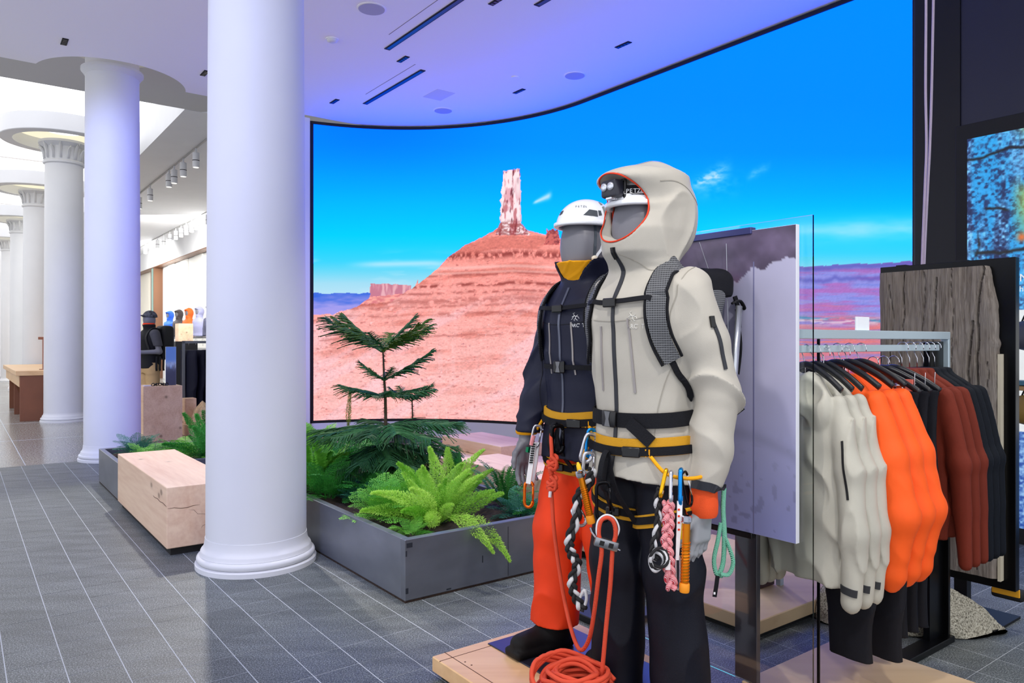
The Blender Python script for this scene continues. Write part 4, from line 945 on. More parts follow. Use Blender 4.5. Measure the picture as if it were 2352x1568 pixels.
# dense left part
for k, (a, b, ms, n, til, sc, lab, pn) in enumerate((
    (5.0, 2.12, FE, 18, (-10, 55), (.8, 1.1), 'feathery emerald fern directly right of the big column', 'frond'),
    (5.35, 2.18, FM, 16, (-20, 40), (1.0, 1.4), 'tall leafy mid-green fern behind the big column', 'frond'),
    (5.5, 2.45, FE, 16, (-25, 40), (1.0, 1.35), 'tall feathery emerald fern left of the conifer', 'frond'),
    (4.72, 2.22, FU, 18, (-10, 40), (.5, .66), 'low blue-green lacy fern by the left rim near the column', 'frond'),
    (5.9, 2.3, FM, 15, (-25, 35), (1.2, 1.6), 'tallest pale leafy fern at the back left of the large planter', 'frond'),
    (5.1, 2.75, FR, 15, (-15, 45), (.9, 1.2), 'dark sword fern in the shade under the conifer', 'frond'),
    (4.65, 2.62, FR, 13, (0, 60), (.7, .95), 'small dark sword fern in front of the conifer trunk', 'frond'),
    (5.6, 2.85, FE, 13, (-20, 45), (.9, 1.2), 'emerald fern behind the conifer', 'frond'),
    (4.8, 2.36, FE, 14, (-10, 55), (.7, 1.0), 'small emerald fern between the conifer and the left rim', 'frond'),
    (6.2, 2.15, FE, 14, (-20, 45), (1.1, 1.4), 'emerald fern at the far left corner of the large planter', 'frond'))):
    clump(lab, 'fern', pn, a, b, Z0, ms, n, til, sc, 20+k, .05)
# yellowish flower spike
t = thing('flower_spike', 'thin yellow-green flower spike rising left of the conifer', 'plant', AB(5.45, 2.5, Z0))
m = MB(); q = P(800, 985, 5.85); m.tube([AB(5.45, 2.5, Z0), q], .004, 6); obj('stem', m, G_gstem, t)
o = bpy.data.objects.new('plume', lib('plume.s', lambda: plume(.30, .019, 360, 30, .05), leaf_mat('spike_yellow', S(128, 140, 50), S(190, 180, 96)))); COL.objects.link(o); o.parent = t; o.location = q-t.location
# narrow planter by the bench
clump('blue-green lacy fern at the left corner of the narrow planter', 'fern', 'frond', 7.95, 1.42, Z0, FU, 18, (-10, 50), (.8, 1.05), 41, .05)
clump('low fine green fern along the front of the narrow planter', 'fern', 'frond', 7.5, 1.45, Z0, FB, 20, (5, 60), (.7, 1.0), 42, .08)
clump('low bright fern behind the timber bench', 'fern', 'frond', 7.55, 1.75, Z0, FB, 18, (0, 55), (.8, 1.1), 43, .08)
clump('deep green foxtail fern with long plumes behind the timber bench', 'fern', 'plume', 7.3, 1.9, Z0, PD, 13, (2, 58), (.9, 1.35), 44, .05, 'foxtail_fern')
clump('second deep green foxtail fern beside the big column', 'fern', 'plume', 7.45, 2.18, Z0, PD, 11, (0, 40), (.9, 1.4), 45, .05, 'foxtail_fern')
clump('round-leaved green plant low behind the bench end', 'plant', 'broad_leaf', 7.18, 1.95, Z0, SM, 14, (20, 85), (.7, 1.0), 46, .05, 'leafy_plant')
# the conifer
def pine_branch(L, seed, up=.25, droop=.55, dense=1.0):
    r = random.Random(seed); m = MB(); ax = lambda t: Vector((L*t, L*.05*math.sin(3*t+seed), L*(up*t-droop*t*t*.6+.16*t**4)))
    m.tube([ax(k/10) for k in range(11)], [.006*(1-.7*k/10)*(L/.45)**.5 for k in range(11)], 6)
    n = int(30*dense*L/.45)
    for k in range(n):
        t = .10+.9*k/n; p = ax(t); T = (ax(min(1, t+.03))-ax(t-.03)).normalized()
        ln = L*.40*math.sin(PI*(.12+.80*t))**.9*r.uniform(.6, 1.15)+.015
        for sd in (-1, 1):
            lat = Vector((0, sd, 0)); d0 = (lat*.8+T*.75+Vector((0, 0, r.uniform(-.25, .22)))).normalized(); pts = []; rs = []
            for j in range(6):
                f = j/5; pts.append(p+d0*ln*f+T*ln*.10*f*f+Vector((0, 0, -.30*ln*f*f))); rs.append((.0052 if j % 2 else .0036)*(1-.55*f)*(1.1))
            m.tube(pts, rs, 4)
    return m
t = thing('norfolk_pine', 'young conifer with tiered branches rising from the large planter', 'tree', AB(4.97, 2.54, Z0))
tx, ty = t.location.x, t.location.y
m = MB(); q = [Vector((tx+dx, ty, z)) for dx, z in ((0, Z0-.03), (.01, .5), (.012, .75), (.008, 1.0), (0, 1.12), (-.006, 1.27), (-.012, 1.36))]
m.tube(spline(q, 5), [.016-.011*k/30 for k in range(31)], 8)
r = random.Random(4)
for k in range(420):                      # short scale leaves up the stem
    z = r.uniform(.5, 1.36); a = r.uniform(0, 6.28); c = Vector((tx, ty, z)); d = Vector((math.cos(a), math.sin(a), -.2)); m.tube([c, c+d*r.uniform(.018, .028)], [.0016, .0005], 3)
obj('trunk', m, G_stem, t)
BR = {}
for key, L, up, dr in (('s', .30, .5, .3), ('m', .40, .42, .45), ('l', .46, .25, .55), ('x', .52, .05, .6)):
    for s_ in (0, 1): BR[key+str(s_)] = lib('branch.%s%d' % (key, s_), lambda L=L, up=up, dr=dr, s_=s_: pine_branch(L, s_*3+len(key), up, dr, 1.15), G_pine if (key != 'm' or s_ == 0) else G_pine2)
def whorl(z, angs, key, sc, pitch=0, dx=0.0, par=None):
    for k, (az, f) in enumerate(angs):
        o = bpy.data.objects.new('branch', BR[key+str(k % 2)]); COL.objects.link(o); o.parent = par or t
        o.location = (dx, 0, z-Z0); o.rotation_euler = (r.uniform(-.25, .25), math.radians(pitch+r.uniform(-7, 7)), math.radians(az)); o.scale = (sc*f,)*3
D = lambda *a: [(x, 1.0) for x in a]
whorl(1.325, [(176, 1.22), (200, 1.05), (158, 1.1), (12, 1.0), (28, 1.05), (338, .9), (262, .7), (90, .8)], 'm', .98, -14, -.010)
whorl(1.325, [(8, .9), (186, 1.0)], 'm', .95, -26, -.010)
whorl(1.11, [(6, 1.1), (20, .8), (182, .62), (300, .5), (240, .5)], 's', 1.15, -12, 0)
whorl(.985, [(178, 1.0), (205, .8), (5, 1.0), (28, .9), (335, .8), (250, .6), (95, .7), (290, .55)], 'l', .78, -8, .005)
whorl(.77, [(180, 1.1), (208, 1.1), (232, 1.0), (262, .9), (290, 1.0), (318, 1.0), (344, 1.1), (8, 1.15), (30, .9), (120, .8), (155, .9)], 'x', .92, -6, .01)
whorl(.64, [(195, 1.0), (225, 1.05), (255, 1.0), (282, 1.0), (312, 1.05), (340, 1.0), (20, .9), (160, .9)], 'x', .8, 8, .01)
whorl(.50, [(205, .9), (240, 1.0), (270, .95), (300, 1.0), (330, .9), (180, .8)], 'x', .7, 22, .01)
t2 = thing('norfolk_pine', 'smaller second conifer right behind the tall one', 'tree', AB(4.98, 2.78, Z0))
m = MB(); m.tube([t2.location+Vector((0, 0, -.03)), t2.location+Vector((.01, 0, .35)), t2.location+Vector((0, 0, .69))], [.011, .008, .004], 7)
for k in range(200):
    z = r.uniform(.35, .68); a = r.uniform(0, 6.28); c = t2.location+Vector((.004, 0, z)); d = Vector((math.cos(a), math.sin(a), -.2)); m.tube([c, c+d*r.uniform(.015, .024)], [.0014, .0005], 3)
obj('trunk', m, G_stem, t2)
whorl(.95, D(15, 60, 130, 200, 330), 's', .62, -10, 0, t2)
whorl(.62, D(350, 20, 315, 290, 200, 250), 'x', .7, 4, .005, t2)
whorl(.5, D(335, 305, 270, 230, 10), 'x', .62, 14, .005, t2)
# ================================================================ soft shapes: distance fields meshed with surface nets
def surfnet(f, lo, hi, h):
    lo = np.array(lo, np.float32); n = np.ceil((np.array(hi)-lo)/h).astype(int)+1
    ax = [lo[i]+h*np.arange(n[i], dtype=np.float32) for i in range(3)]
    F = f(ax[0][:, None, None], ax[1][None, :, None], ax[2][None, None, :]); F = np.broadcast_to(F, tuple(n)).astype(np.float32)
    s = F < 0; c = np.zeros(tuple(n-1), np.uint8)
    for i in (0, 1):
        for j in (0, 1):
            for k in (0, 1): c += s[i:n[0]-1+i, j:n[1]-1+j, k:n[2]-1+k]
    I = np.argwhere((c > 0) & (c < 8)); idx = -np.ones(tuple(n-1), np.int32); idx[I[:, 0], I[:, 1], I[:, 2]] = np.arange(len(I))
    cor = [(i, j, k) for i in (0, 1) for j in (0, 1) for k in (0, 1)]
    val = np.stack([F[I[:, 0]+a, I[:, 1]+b, I[:, 2]+d] for a, b, d in cor], 1)
    pos = np.zeros((len(I), 3)); cnt = np.zeros(len(I))
    for p in range(8):
        for q in range(p+1, 8):
            if sum(abs(cor[p][t]-cor[q][t]) for t in range(3)) != 1: continue
            m = (val[:, p] < 0) != (val[:, q] < 0); t = np.where(m, val[:, p]/np.where(m, val[:, p]-val[:, q], 1), 0)
            pt = np.array(cor[p])+t[:, None]*(np.array(cor[q])-np.array(cor[p])); pos += np.where(m[:, None], pt, 0); cnt += m
    V = lo+h*(I+pos/np.maximum(cnt, 1)[:, None]); Q = []
    for a in range(3):
        b, d = (a+1) % 3, (a+2) % 3; sl0 = [slice(None)]*3; sl1 = [slice(None)]*3; sl0[a] = slice(0, -1); sl1[a] = slice(1, None)
        E = np.argwhere(s[tuple(sl0)] != s[tuple(sl1)]); E = E[(E[:, b] > 0) & (E[:, d] > 0) & (E[:, b] < n[b]-1) & (E[:, d] < n[d]-1)]
        if not len(E): continue
        inside = s[E[:, 0], E[:, 1], E[:, 2]]; g = lambda db, dd: idx[tuple((E[:, t]-(db if t == b else dd if t == d else 0)) for t in range(3))]
        q = np.stack([g(1, 1), g(0, 1), g(0, 0), g(1, 0)], 1); q[~inside] = q[~inside][:, ::-1]; Q.append(q)
    Q = np.concatenate(Q); Q = Q[(Q >= 0).all(1)]
    return V, Q
def smin(a, b, k): h = np.clip(.5+.5*(b-a)/k, 0, 1); return b*(1-h)+a*h-k*h*(1-h)
def smax(a, b, k): return -smin(-a, -b, k)
def cap(x, y, z, a, b, ra, rb):
    a = np.array(a, np.float32); b = np.array(b, np.float32); d = b-a; px, py, pz = x-a[0], y-a[1], z-a[2]
    t = np.clip((px*d[0]+py*d[1]+pz*d[2])/float(d @ d), 0, 1); return np.sqrt((px-t*d[0])**2+(py-t*d[1])**2+(pz-t*d[2])**2)-(ra+(rb-ra)*t)
def chain(x, y, z, pts, rs, k=.03):
    r = None
    for i in range(len(pts)-1):
        q = cap(x, y, z, pts[i], pts[i+1], rs[i], rs[i+1]); r = q if r is None else smin(r, q, k)
    return r
def ell(x, y, z, c, r):
    px, py, pz = (x-c[0])/r[0], (y-c[1])/r[1], (z-c[2])/r[2]; k = np.sqrt(px*px+py*py+pz*pz); return (k-1)*min(r)
def rbox(x, y, z, c, hs, r):
    qx, qy, qz = np.abs(x-c[0])-hs[0]+r, np.abs(y-c[1])-hs[1]+r, np.abs(z-c[2])-hs[2]+r
    return np.sqrt(np.maximum(qx, 0)**2+np.maximum(qy, 0)**2+np.maximum(qz, 0)**2)+np.minimum(np.maximum(qx, np.maximum(qy, qz)), 0)-r
def loft(x, y, z, zs, cx, cy, rx, ry, pw=2.3):
    zf = np.linspace(zs[0], zs[-1], 200)
    def I(v):
        v = np.interp(zf, zs, v); k = np.hanning(17); k /= k.sum(); v = np.convolve(np.pad(v, 8, mode='edge'), k, 'valid'); return np.interp(z, zf, v)
    X, Y_ = I(rx), I(ry); px, py = np.abs(x-I(cx))/X, np.abs(y-I(cy))/Y_; k = (px**pw+py**pw)**(1/pw)
    d = (k-1)*np.minimum(X, Y_); return np.maximum(d, np.maximum(zs[0]-z, z-zs[-1]))
def folds(x, y, z, seed, f=20., n=5, zs=1.0):
    r = np.random.RandomState(seed); o = 0
    for i in range(n):
        k = r.randn(3); k /= np.linalg.norm(k); k = k*f*(.6+.9*r.rand()); k[2] *= zs; k2 = r.randn(3)*f*.5
        o = o+np.sin(x*k[0]+y*k[1]+z*k[2]+r.rand()*6+1.1*np.sin(x*k2[0]+y*k2[1]+z*k2[2]+r.rand()*6))
    return o/n
def creases(x, y, z, seed, f=20., n=3, zs=1.0): return -(1-np.minimum(np.abs(folds(x, y, z, seed, f, n, zs))*1.9, 1))**1.6
def grad(f, p, e=.003):
    p = np.asarray(p, float); g = np.zeros_like(p)
    for i in range(3):
        d = np.zeros(3); d[i] = e; a, b = p+d, p-d; g[..., i] = f(a[..., 0], a[..., 1], a[..., 2])-f(b[..., 0], b[..., 1], b[..., 2])
    return g/np.maximum(np.linalg.norm(g, axis=-1, keepdims=True), 1e-9)
def project(f, pts, off=0.0, it=10):
    p = np.array([tuple(q) for q in pts], float)
    for _ in range(it): p = p-.8*(f(p[:, 0], p[:, 1], p[:, 2])-off)[:, None]*grad(f, p)
    return p, grad(f, p)
def shoot(f, o, d, off=0.0, mx=.5):
    o = np.asarray(o, float); d = np.asarray(d, float); d = d/np.linalg.norm(d); t = np.linspace(0, mx, 260); P_ = o+t[:, None]*d; v = f(P_[:, 0], P_[:, 1], P_[:, 2])-off
    i = np.where(v < 0)[0]; i = i[-1] if len(i) else 0; return P_[min(i, 259)]
def strap(f, ctrl, wid, th, off=.001, k=7, closed=False):
    q = spline(ctrl, k, closed); p, n = project(f, q, off); m = MB(); m.ribbon(p, n, wid, th, closed); return m
def ringstrap(f, zfun, wid, th, off=.001, t0=0, t1=2*PI, n=56, cy=0.0):
    P_ = []; closed = abs(t1-t0-2*PI) < 1e-6
    for t in np.linspace(t0, t1, n, endpoint=not closed): P_.append(shoot(f, (0, cy, zfun(t)), (math.sin(t), math.cos(t), 0), off))
    p = np.array(P_); nn = grad(f, p); nn[:, 2] *= .3; m = MB(); m.ribbon(p, nn, wid, th, closed); return m
def sdf_obj(name, f, lo, hi, h, mt, parent):
    V, Q = surfnet(f, lo, hi, h); me = bpy.data.meshes.new(name); fastmesh(me, V, Q); me.materials.append(mt); me.polygons.foreach_set('use_smooth', [True]*len(me.polygons))
    o = bpy.data.objects.new(name, me); COL.objects.link(o)
    if parent is not None: o.parent = parent
    return o
def fabric(name, col, rough=.75, weave=.25, sheen=0.0, var=.05): return mat(name, col, rough, var=var, scale=9, bump=weave, bscale=420, spec=.25, sheen=sheen)
C_beige = fabric('beige_shell', S(184, 179, 168), .62, .12); C_navy = fabric('navy_shell', S(24, 27, 48), .5, .12); C_orange = fabric('orange_trousers', S(238, 66, 24), .6, .12); C_dark = fabric('dark_trousers', S(12, 15, 28), .55, .15)
C_grey = mat('mannequin_grey', S(112, 112, 120), .42); C_greylit = mat('mannequin_grey_lit', S(150, 154, 160), .5)
C_yellow = fabric('mustard_lining', S(244, 168, 16), .7, .2); C_redline = fabric('red_lining', S(226, 66, 36), .7, .2)
C_webb = fabric('black_webbing', S(14, 15, 22), .7, .4); C_must = fabric('mustard_webbing', S(206, 150, 34), .75, .3); C_buck = mat('buckle_plastic', S(10, 10, 12), .35); C_buckg = mat('buckle_grey', S(104, 106, 110), .4)
C_white = mat('helmet_white', S(232, 235, 240), .3, coat=.3); C_zip = mat('zip_dark', S(34, 36, 44), .45); C_zips = mat('zip_grey', S(150, 144, 142), .35); C_boot = fabric('boot_black', S(12, 12, 14), .6, .3); C_rubber = mat('rubber', S(18, 18, 20), .6)
C_orcuff = fabric('orange_cuff', S(240, 88, 40), .8, .3)
def gridcloth():
    m, nt, b = nodes('ripstop_grid'); N = nt.nodes; L = nt.links; tc = N.new('ShaderNodeTexCoord'); sx = N.new('ShaderNodeSeparateXYZ'); L.new(tc.outputs['Object'], sx.inputs[0])
    def line(a, b_=None):
        q = a
        if b_ is not None: s_ = N.new('ShaderNodeMath'); s_.operation = 'ADD'; L.new(a, s_.inputs[0]); L.new(b_, s_.inputs[1]); q = s_.outputs[0]
        mu = N.new('ShaderNodeMath'); mu.operation = 'MULTIPLY'; mu.inputs[1].default_value = 130; L.new(q, mu.inputs[0]); fr = N.new('ShaderNodeMath'); fr.operation = 'FRACT'; L.new(mu.outputs[0], fr.inputs[0]); lt = N.new('ShaderNodeMath'); lt.operation = 'LESS_THAN'; lt.inputs[1].default_value = .3; L.new(fr.outputs[0], lt.inputs[0]); return lt.outputs[0]
    mx = N.new('ShaderNodeMath'); mx.operation = 'MAXIMUM'; L.new(line(sx.outputs[2]), mx.inputs[0]); L.new(line(sx.outputs[0], sx.outputs[1]), mx.inputs[1])
    c = N.new('ShaderNodeMix'); c.data_type = 'RGBA'; c.inputs[6].default_value = S(22, 23, 28); c.inputs[7].default_value = S(118, 120, 124); L.new(mx.outputs[0], c.inputs[0]); L.new(c.outputs[2], b.inputs['Base Color']); b.inputs['Roughness'].default_value = .7; return m
C_grid = gridcloth()

# ---------------------------------------------------------------- garments on the rail
def hang_field(kind):
    def f(x, y, z):
        x = np.asarray(x, np.float32)
        if kind == 'shell':
            d = loft(x, y, z, [-.80, -.6, -.3, -.12, -.05, .02], [0]*6, [0]*6, [.215, .215, .215, .205, .15, .075], [.036, .036, .036, .034, .034, .034], 2.6)
            for s in (-1, 1): d = smin(d, chain(x, y*1.5, z, [(.20*s, .0, -.09), (.272*s, .018, -.34), (.312*s, .03, -.58), (.285*s, .02, -.845)], [.044, .066, .064, .05], .03), .012)
            h = smin(ell(x, y, z, (-.02, .02, -.055), (.125, .06, .085)), ell(x, y, z, (-.13, .035, -.10), (.06, .035, .075)), .02); h = smax(h, -ell(x, y, z, (-.10, .075, -.02), (.085, .04, .07)), .006); d = smin(d, h, .008)
            d = d+.014*creases(x, y, z, 3, 17, 3, .8)+.005*folds(x, y, z, 4, 22)
        elif kind == 'down':
            d = loft(x, y, z, [-.78, -.7, -.4, -.15, -.05, .02], [0]*6, [0]*6, [.20, .215, .215, .21, .15, .08], [.034, .040, .042, .040, .036, .034], 2.4)
            for s in (-1, 1): d = smin(d, chain(x, y*1.25, z, [(.20*s, 0, -.09), (.275*s, .01, -.32), (.325*s, .015, -.55), (.285*s, .01, -.80), (.275*s, .01, -.84)], [.048, .068, .072, .050, .036], .035), .014)
            d = d+.003*folds(x, y, z, 6, 26, 4, 1.0)+.004*creases(x, y, z, 8, 16, 2, .8)
        elif kind == 'shirt':
            d = loft(x, y, z, [-.72, -.4, -.15, -.06, .0, .025], [0]*6, [0]*6, [.20, .20, .205, .16, .075, .07], [.026, .026, .026, .026, .026, .026], 2.6)
            for s in (-1, 1): d = smin(d, chain(x, y*1.5, z, [(.19*s, 0, -.09), (.25*s, .008, -.38), (.275*s, .01, -.80)], [.034, .044, .028], .03), .010)
            d = d+.003*creases(x, y, z, 5, 14, 3, .4)
        else:
            d = loft(x, y, z, [-.98, -.5, -.12, .0], [0]*4, [0]*4, [.13, .155, .17, .16], [.024, .026, .024, .014], 3.0)
            d = d+.004*creases(x, y, z, 9, 12, 3, .3)
        return d
    return f
BOX = {'shell': ((-.40, -.09, -.92), (.40, .09, .07)), 'down': ((-.42, -.09, -.92), (.42, .09, .07)), 'shirt': ((-.35, -.07, -.84), (.35, .07, .07)), 'pants': ((-.22, -.06, -1.02), (.22, .06, .03))}
HM = {}
for k in BOX:
    V, Q = surfnet(hang_field(k), *BOX[k], .0085); HM[k] = (V, Q)
def garment(name, kind, label, cat, group, mt, b, lean=0.0, zn=1.25, zsc=1.0):
    t = thing(name, label, cat, AB(RA+.012, b, zn), ANG_A+lean, group)
    key = 'g'+kind+mt.name
    if key not in MESH:
        me = bpy.data.meshes.new('cloth'); fastmesh(me, *HM[kind]); me.materials.append(mt); me.polygons.foreach_set('use_smooth', [True]*len(me.polygons)); MESH[key] = me
    sxk, szk = {'shell': (.66, .90), 'down': (.80, .88), 'shirt': (.94, .95)}.get(kind, (1, 1))
    o = bpy.data.objects.new('cloth', MESH[key]); COL.objects.link(o); o.parent = t; o.scale = (sxk, 1, szk)
    # hanger: wire hook and black shoulders
    zt = ZR-zn
    m = MB(); hk = [Vector((.0, 0, .02)), Vector((0, 0, zt-.055)), Vector((.005, 0, zt-.045))]+[Vector((-.004+.024*math.cos(q), 0, zt-.008+.024*math.sin(q))) for q in np.linspace(-.75, PI+.35, 14)]
    m.tube(hk, .0021, 7); 
    if 'hook' not in MESH: MESH['hook'] = mkmesh('hook', m.v, m.f, M_chrome, True)
    HK = bpy.data.objects.new('hook', MESH['hook']); COL.objects.link(HK)
    m = MB(); m.tube(spline([(-.19, 0, -.055), (-.11, 0, -.005), (0, 0, .035), (.11, 0, -.005), (.19, 0, -.055)], 6), .013, 8, flat=(1, .7))
    if 'hanger' not in MESH: MESH['hanger'] = mkmesh('hanger', m.v, m.f, mat('hanger_black', S(18, 20, 26), .35), True)
    o = bpy.data.objects.new('hanger', MESH['hanger']); COL.objects.link(o); o.parent = t; o.location = (0, 0, {'shell': .03, 'down': .03, 'pants': .055}.get(kind, -.045)); o.scale = (min(1, sxk*1.15), 1, 1); HK.parent = o; HK.location = (0, 0, -o.location.z)
    return t
C_bj = fabric('rail_beige', S(184, 181, 168), .6, .12); C_oj = fabric('rail_orange', S(244, 92, 28), .6, .1); C_rust = fabric('rail_rust', S(108, 38, 22), .75, .2); C_nv = fabric('rail_navy', S(4, 11, 22), .75, .2); C_bp = fabric('rail_black', S(12, 13, 22), .7, .2)
ords = ['nearest the clear sheet', 'second from the clear sheet', 'third from the clear sheet, beside the orange ones']
for k, b in enumerate((2.535, 2.60, 2.665)):
    t = garment('hanging_jacket', 'shell', 'light beige shell jacket on the rail, '+ords[k], 'jacket', 'beige jackets on the rail', C_bj, b, (-.05, .02, .05)[k])
    m = MB(); f = hang_field('shell'); p, n = project(f, spline([(-.262, .08, -.22), (-.292, .08, -.34), (-.312, .08, -.44)], 6), .0012); m.ribbon(p, n, .011, .003); obj('sleeve_zip', m, M_matteblack, t.children[0], local=True)
    m = MB(); p, n = project(f, spline([(-.335, .03, -.805), (-.30, .07, -.80), (-.25, .07, -.795)], 5), .001); m.ribbon(p, n, .03, .004); obj('cuff_tab', m, mat('cuff_dark', S(40, 42, 46), .7), t.children[0], local=True)
for k, b in enumerate((2.745, 2.835, 2.925)): garment('hanging_jacket', 'down', 'bright orange insulated jacket on the rail, '+('next to the beige jackets', 'in the middle of the three orange ones', 'next to the dark trousers')[k], 'jacket', 'orange jackets on the rail', C_oj, b, (-.04, .03, .06)[k], 1.255)
for k, b in enumerate((3.02, 3.11, 3.195)):
    t = garment('hanging_trousers', 'pants', 'black trousers clipped on a hanger, '+('beside the orange jackets', 'middle of the three pairs', 'beside the rust shirts')[k], 'trousers', 'black trousers on the rail', C_bp, b, 0, 1.20)
    m = MB(); m.tube([(-.17, 0, .075), (-.17, 0, .02), (.17, 0, .02), (.17, 0, .075)], .0025, 6); obj('clip_wire', m, M_chrome, t, local=True)
    for s in (-.12, .12): m = MB(); m.box(s-.014, s+.014, -.02, .02, -.03, .028, bev=.003); obj('clip', m, M_chrome, t, local=True)
    if k == 0: m = MB(); m.box(-.165, -.135, -.004, .004, -.02, .05, bev=.001); obj('price_tag', m, mat('tag_red', S(214, 112, 96), .6), t, local=True)
for k, b in enumerate((3.275, 3.345, 3.415)): garment('hanging_shirt', 'shirt', 'rust red long sleeved top on the rail, '+('beside the black trousers', 'middle of the three rust tops', 'beside the navy tops')[k], 'shirt', 'rust tops on the rail', C_rust, b, (-.03, 0, .03)[k], 1.26)
for k, b in enumerate((3.475, 3.53, 3.585)): garment('hanging_shirt', 'shirt', 'dark navy long sleeved top on the rail, '+('beside the rust tops', 'middle of the three navy tops', 'last one by the upright')[k], 'shirt', 'navy tops on the rail', C_nv, b, (0, .04, .08)[k], 1.26)
for k, (b, x) in enumerate(((2.60, .05), (2.745, -.06))):       # second layer of trousers hanging lower, below the jackets
    t = thing('hanging_trousers', ('black trousers showing below the beige jackets', 'black trousers showing below the orange jackets')[k], 'trousers', AB(RA+.1, b+.05, 1.22-.02*k), ANG_A, 'trousers behind the jackets')
    o = bpy.data.objects.new('cloth', MESH['gpants'+C_bp.name]); COL.objects.link(o); o.parent = t; xo = -.195 if k == 0 else -.25; o.location = (xo, 0, -.42); o.scale = (.58 if k == 0 else .45, 1, .58)
    m = MB(); m.tube([(xo, 0, -.43), (xo*.5, 0, -.05), (-.09, 0, .13)], .002, 6); obj('clip_wire', m, M_chrome, t, local=True)
    o = bpy.data.objects.new('hook', MESH['hook']); COL.objects.link(o); o.parent = t; o.location = (-.09, 0, .02+.02*k)

# ---------------------------------------------------------------- mannequins
TORSO = dict(zs=[.80, .88, .95, 1.04, 1.15, 1.28, 1.38, 1.45, 1.50, 1.535, 1.565], cx=[0]*11, cy=[0, 0, 0, 0, 0, .0, .005, 0, -.005, -.005, 0], rx=[.212, .205, .19, .182, .188, .207, .216, .214, .195, .155, .105], ry=[.165, .158, .148, .138, .14, .152, .155, .145, .125, .105, .09])
def torso(x, y, z): return loft(x, y, z, **TORSO)
def leg_field(hips, knees, ankles, hem, rs, seed, waist=1.0):
    def f(x, y, z):
        d = loft(x, y, z, [.82, .9, 1.02], [0]*3, [0]*3, [.175, .18, .17], [.13, .135, .12], 2.2)
        for h, k, a in zip(hips, knees, ankles): d = smin(d, chain(x, y, z, [h, k, a], rs, .04), .035)
        low = np.clip((.55-z)/.5, 0, 1)
        d = d+(.006+.007*low)*creases(x, y, z, seed, 15, 3, 1.1)+.003*folds(x, y, z, seed+1, 22)
        return np.maximum(d, hem-z)
    return f
def hand_field(w, side, out, fwd=0.0):
    """relaxed hand hanging from wrist w; side=+1 mannequin's right. back of the hand faces outward"""
    s = side
    def f(x, y, z):
        X, Y_, Z_ = (x-w[0])*s/1.10, (y-w[1]-fwd*(w[2]-z))/1.10, (z-w[2])/1.10
        d = cap(X, Y_, Z_, (0, 0, .05), (0, 0, -.01), .031, .027)
        d = smin(d, rbox(X, Y_, Z_, (-.004, 0, -.055), (.016, .040, .048), .014), .022)
        for k, (yy, ln, cu) in enumerate(((.031, .074, .010), (.011, .083, .014), (-.010, .077, .018), (-.030, .060, .022))):
            d = smin(d, chain(X, Y_, Z_, [(-.002, yy*.9, -.090), (-.006-cu*.3, yy*1.10, -.098-ln*.45), (-.012-cu*.8, yy*1.16, -.098-ln*.75), (-.020-cu*1.4, yy*1.18, -.098-ln)], [.0105, .0092, .0085, .0070], .006), .006)
        d = smin(d, chain(X, Y_, Z_, [(-.006, .028, -.022), (-.014, .058, -.052), (-.020, .066, -.082), (-.026, .066, -.105)], [.014, .0115, .0098, .0080], .008), .010)
        return d
    return f
def boot_field(c, yaw):
    cs, sn = math.cos(yaw), math.sin(yaw)
    def f(x, y, z):
        X, Y_ = (x-c[0])*cs+(y-c[1])*sn, -(x-c[0])*sn+(y-c[1])*cs
        d = smin(cap(X, Y_, z, (0, -.03, .06), (0, .17, .045), .052, .044), cap(X, Y_, z, (0, 0, .05), (0, -.01, .20), .056, .062), .05)
        d = smin(d, rbox(X, Y_, z, (0, .07, .016), (.052, .150, .018), .014), .012)
        return np.maximum(d, -z+.0)
    return f
M1 = thing('mannequin', 'grey mannequin in a hooded beige shell jacket and dark trousers, nearest the camera', 'mannequin', Vector((.48, 2.68, ZP+.006)), ANG_A)
M2 = thing('mannequin', 'grey mannequin in a navy jacket and orange trousers, behind the hooded one', 'mannequin', Vector((.325, 3.17, ZP+.006)), ANG_A)
def head_body(arms, limbs=()):
    def f(x, y, z):
        d = ell(x, y, z, (0, .030, 1.712), (.091, .114, .142)); d = smax(d, y-.124-(1.72-z)*.05, .05)
        d = smin(d, cap(x, y, z, (0, -.015, 1.48), (0, -.005, 1.62), .062, .058), .03)
        d = smin(d, ell(x, y, z, (0, 0, 1.35), (.165, .11, .17)), .06)
        for L in limbs: d = smin(d, chain(x, y, z, L, [.05, .042, .03], .02), .04)
        for a in arms: d = smin(d, a(x, y, z), .02)
        return d
    return f
# --- hooded mannequin
L1 = [(-.188, -.015, 1.475), (-.262, -.085, 1.13), (-.238, -.035, .785)]; R1 = [(.188, -.03, 1.475), (.258, -.15, 1.15), (.20, -.10, .86)]
RS = [.080, .074, .054]
def sleeves(x, y, z, L, R, s0, big=1.0):
    d = None
    for A in (L, R):
        A = np.array(A); q = chain(x, y, z, [A[0], A[0]*.5+A[1]*.5, A[1], A[1]*.5+A[2]*.5, A[2]], [.080*big, .079*big, .072*big, .066*big, .052*big], .02); q = np.maximum(q, (A[2][2]-z))
        e = np.exp(-((z-A[1][2])/.10)**2); q = q+(.009+.012*e)*creases(x*.8, y*.8, z, s0, 20, 3, 1.2)+.004*folds(x, y, z, s0+3, 24)
        d = q if d is None else np.minimum(d, q)
    return d
hood_o = lambda x, y, z: smin(smin(ell(x, y, z, (0, -.045, 1.765), (.148, .178, .192)), loft(x, y, z, [1.49, 1.55, 1.62, 1.70, 1.76], [0]*5, [-.01, .0, .025, .02, 0], [.135, .118, .128, .136, .12], [.105, .092, .128, .145, .12], 2.1), .05), ell(x, y, z, (0, .075, 1.875), (.108, .118, .042)), .05)
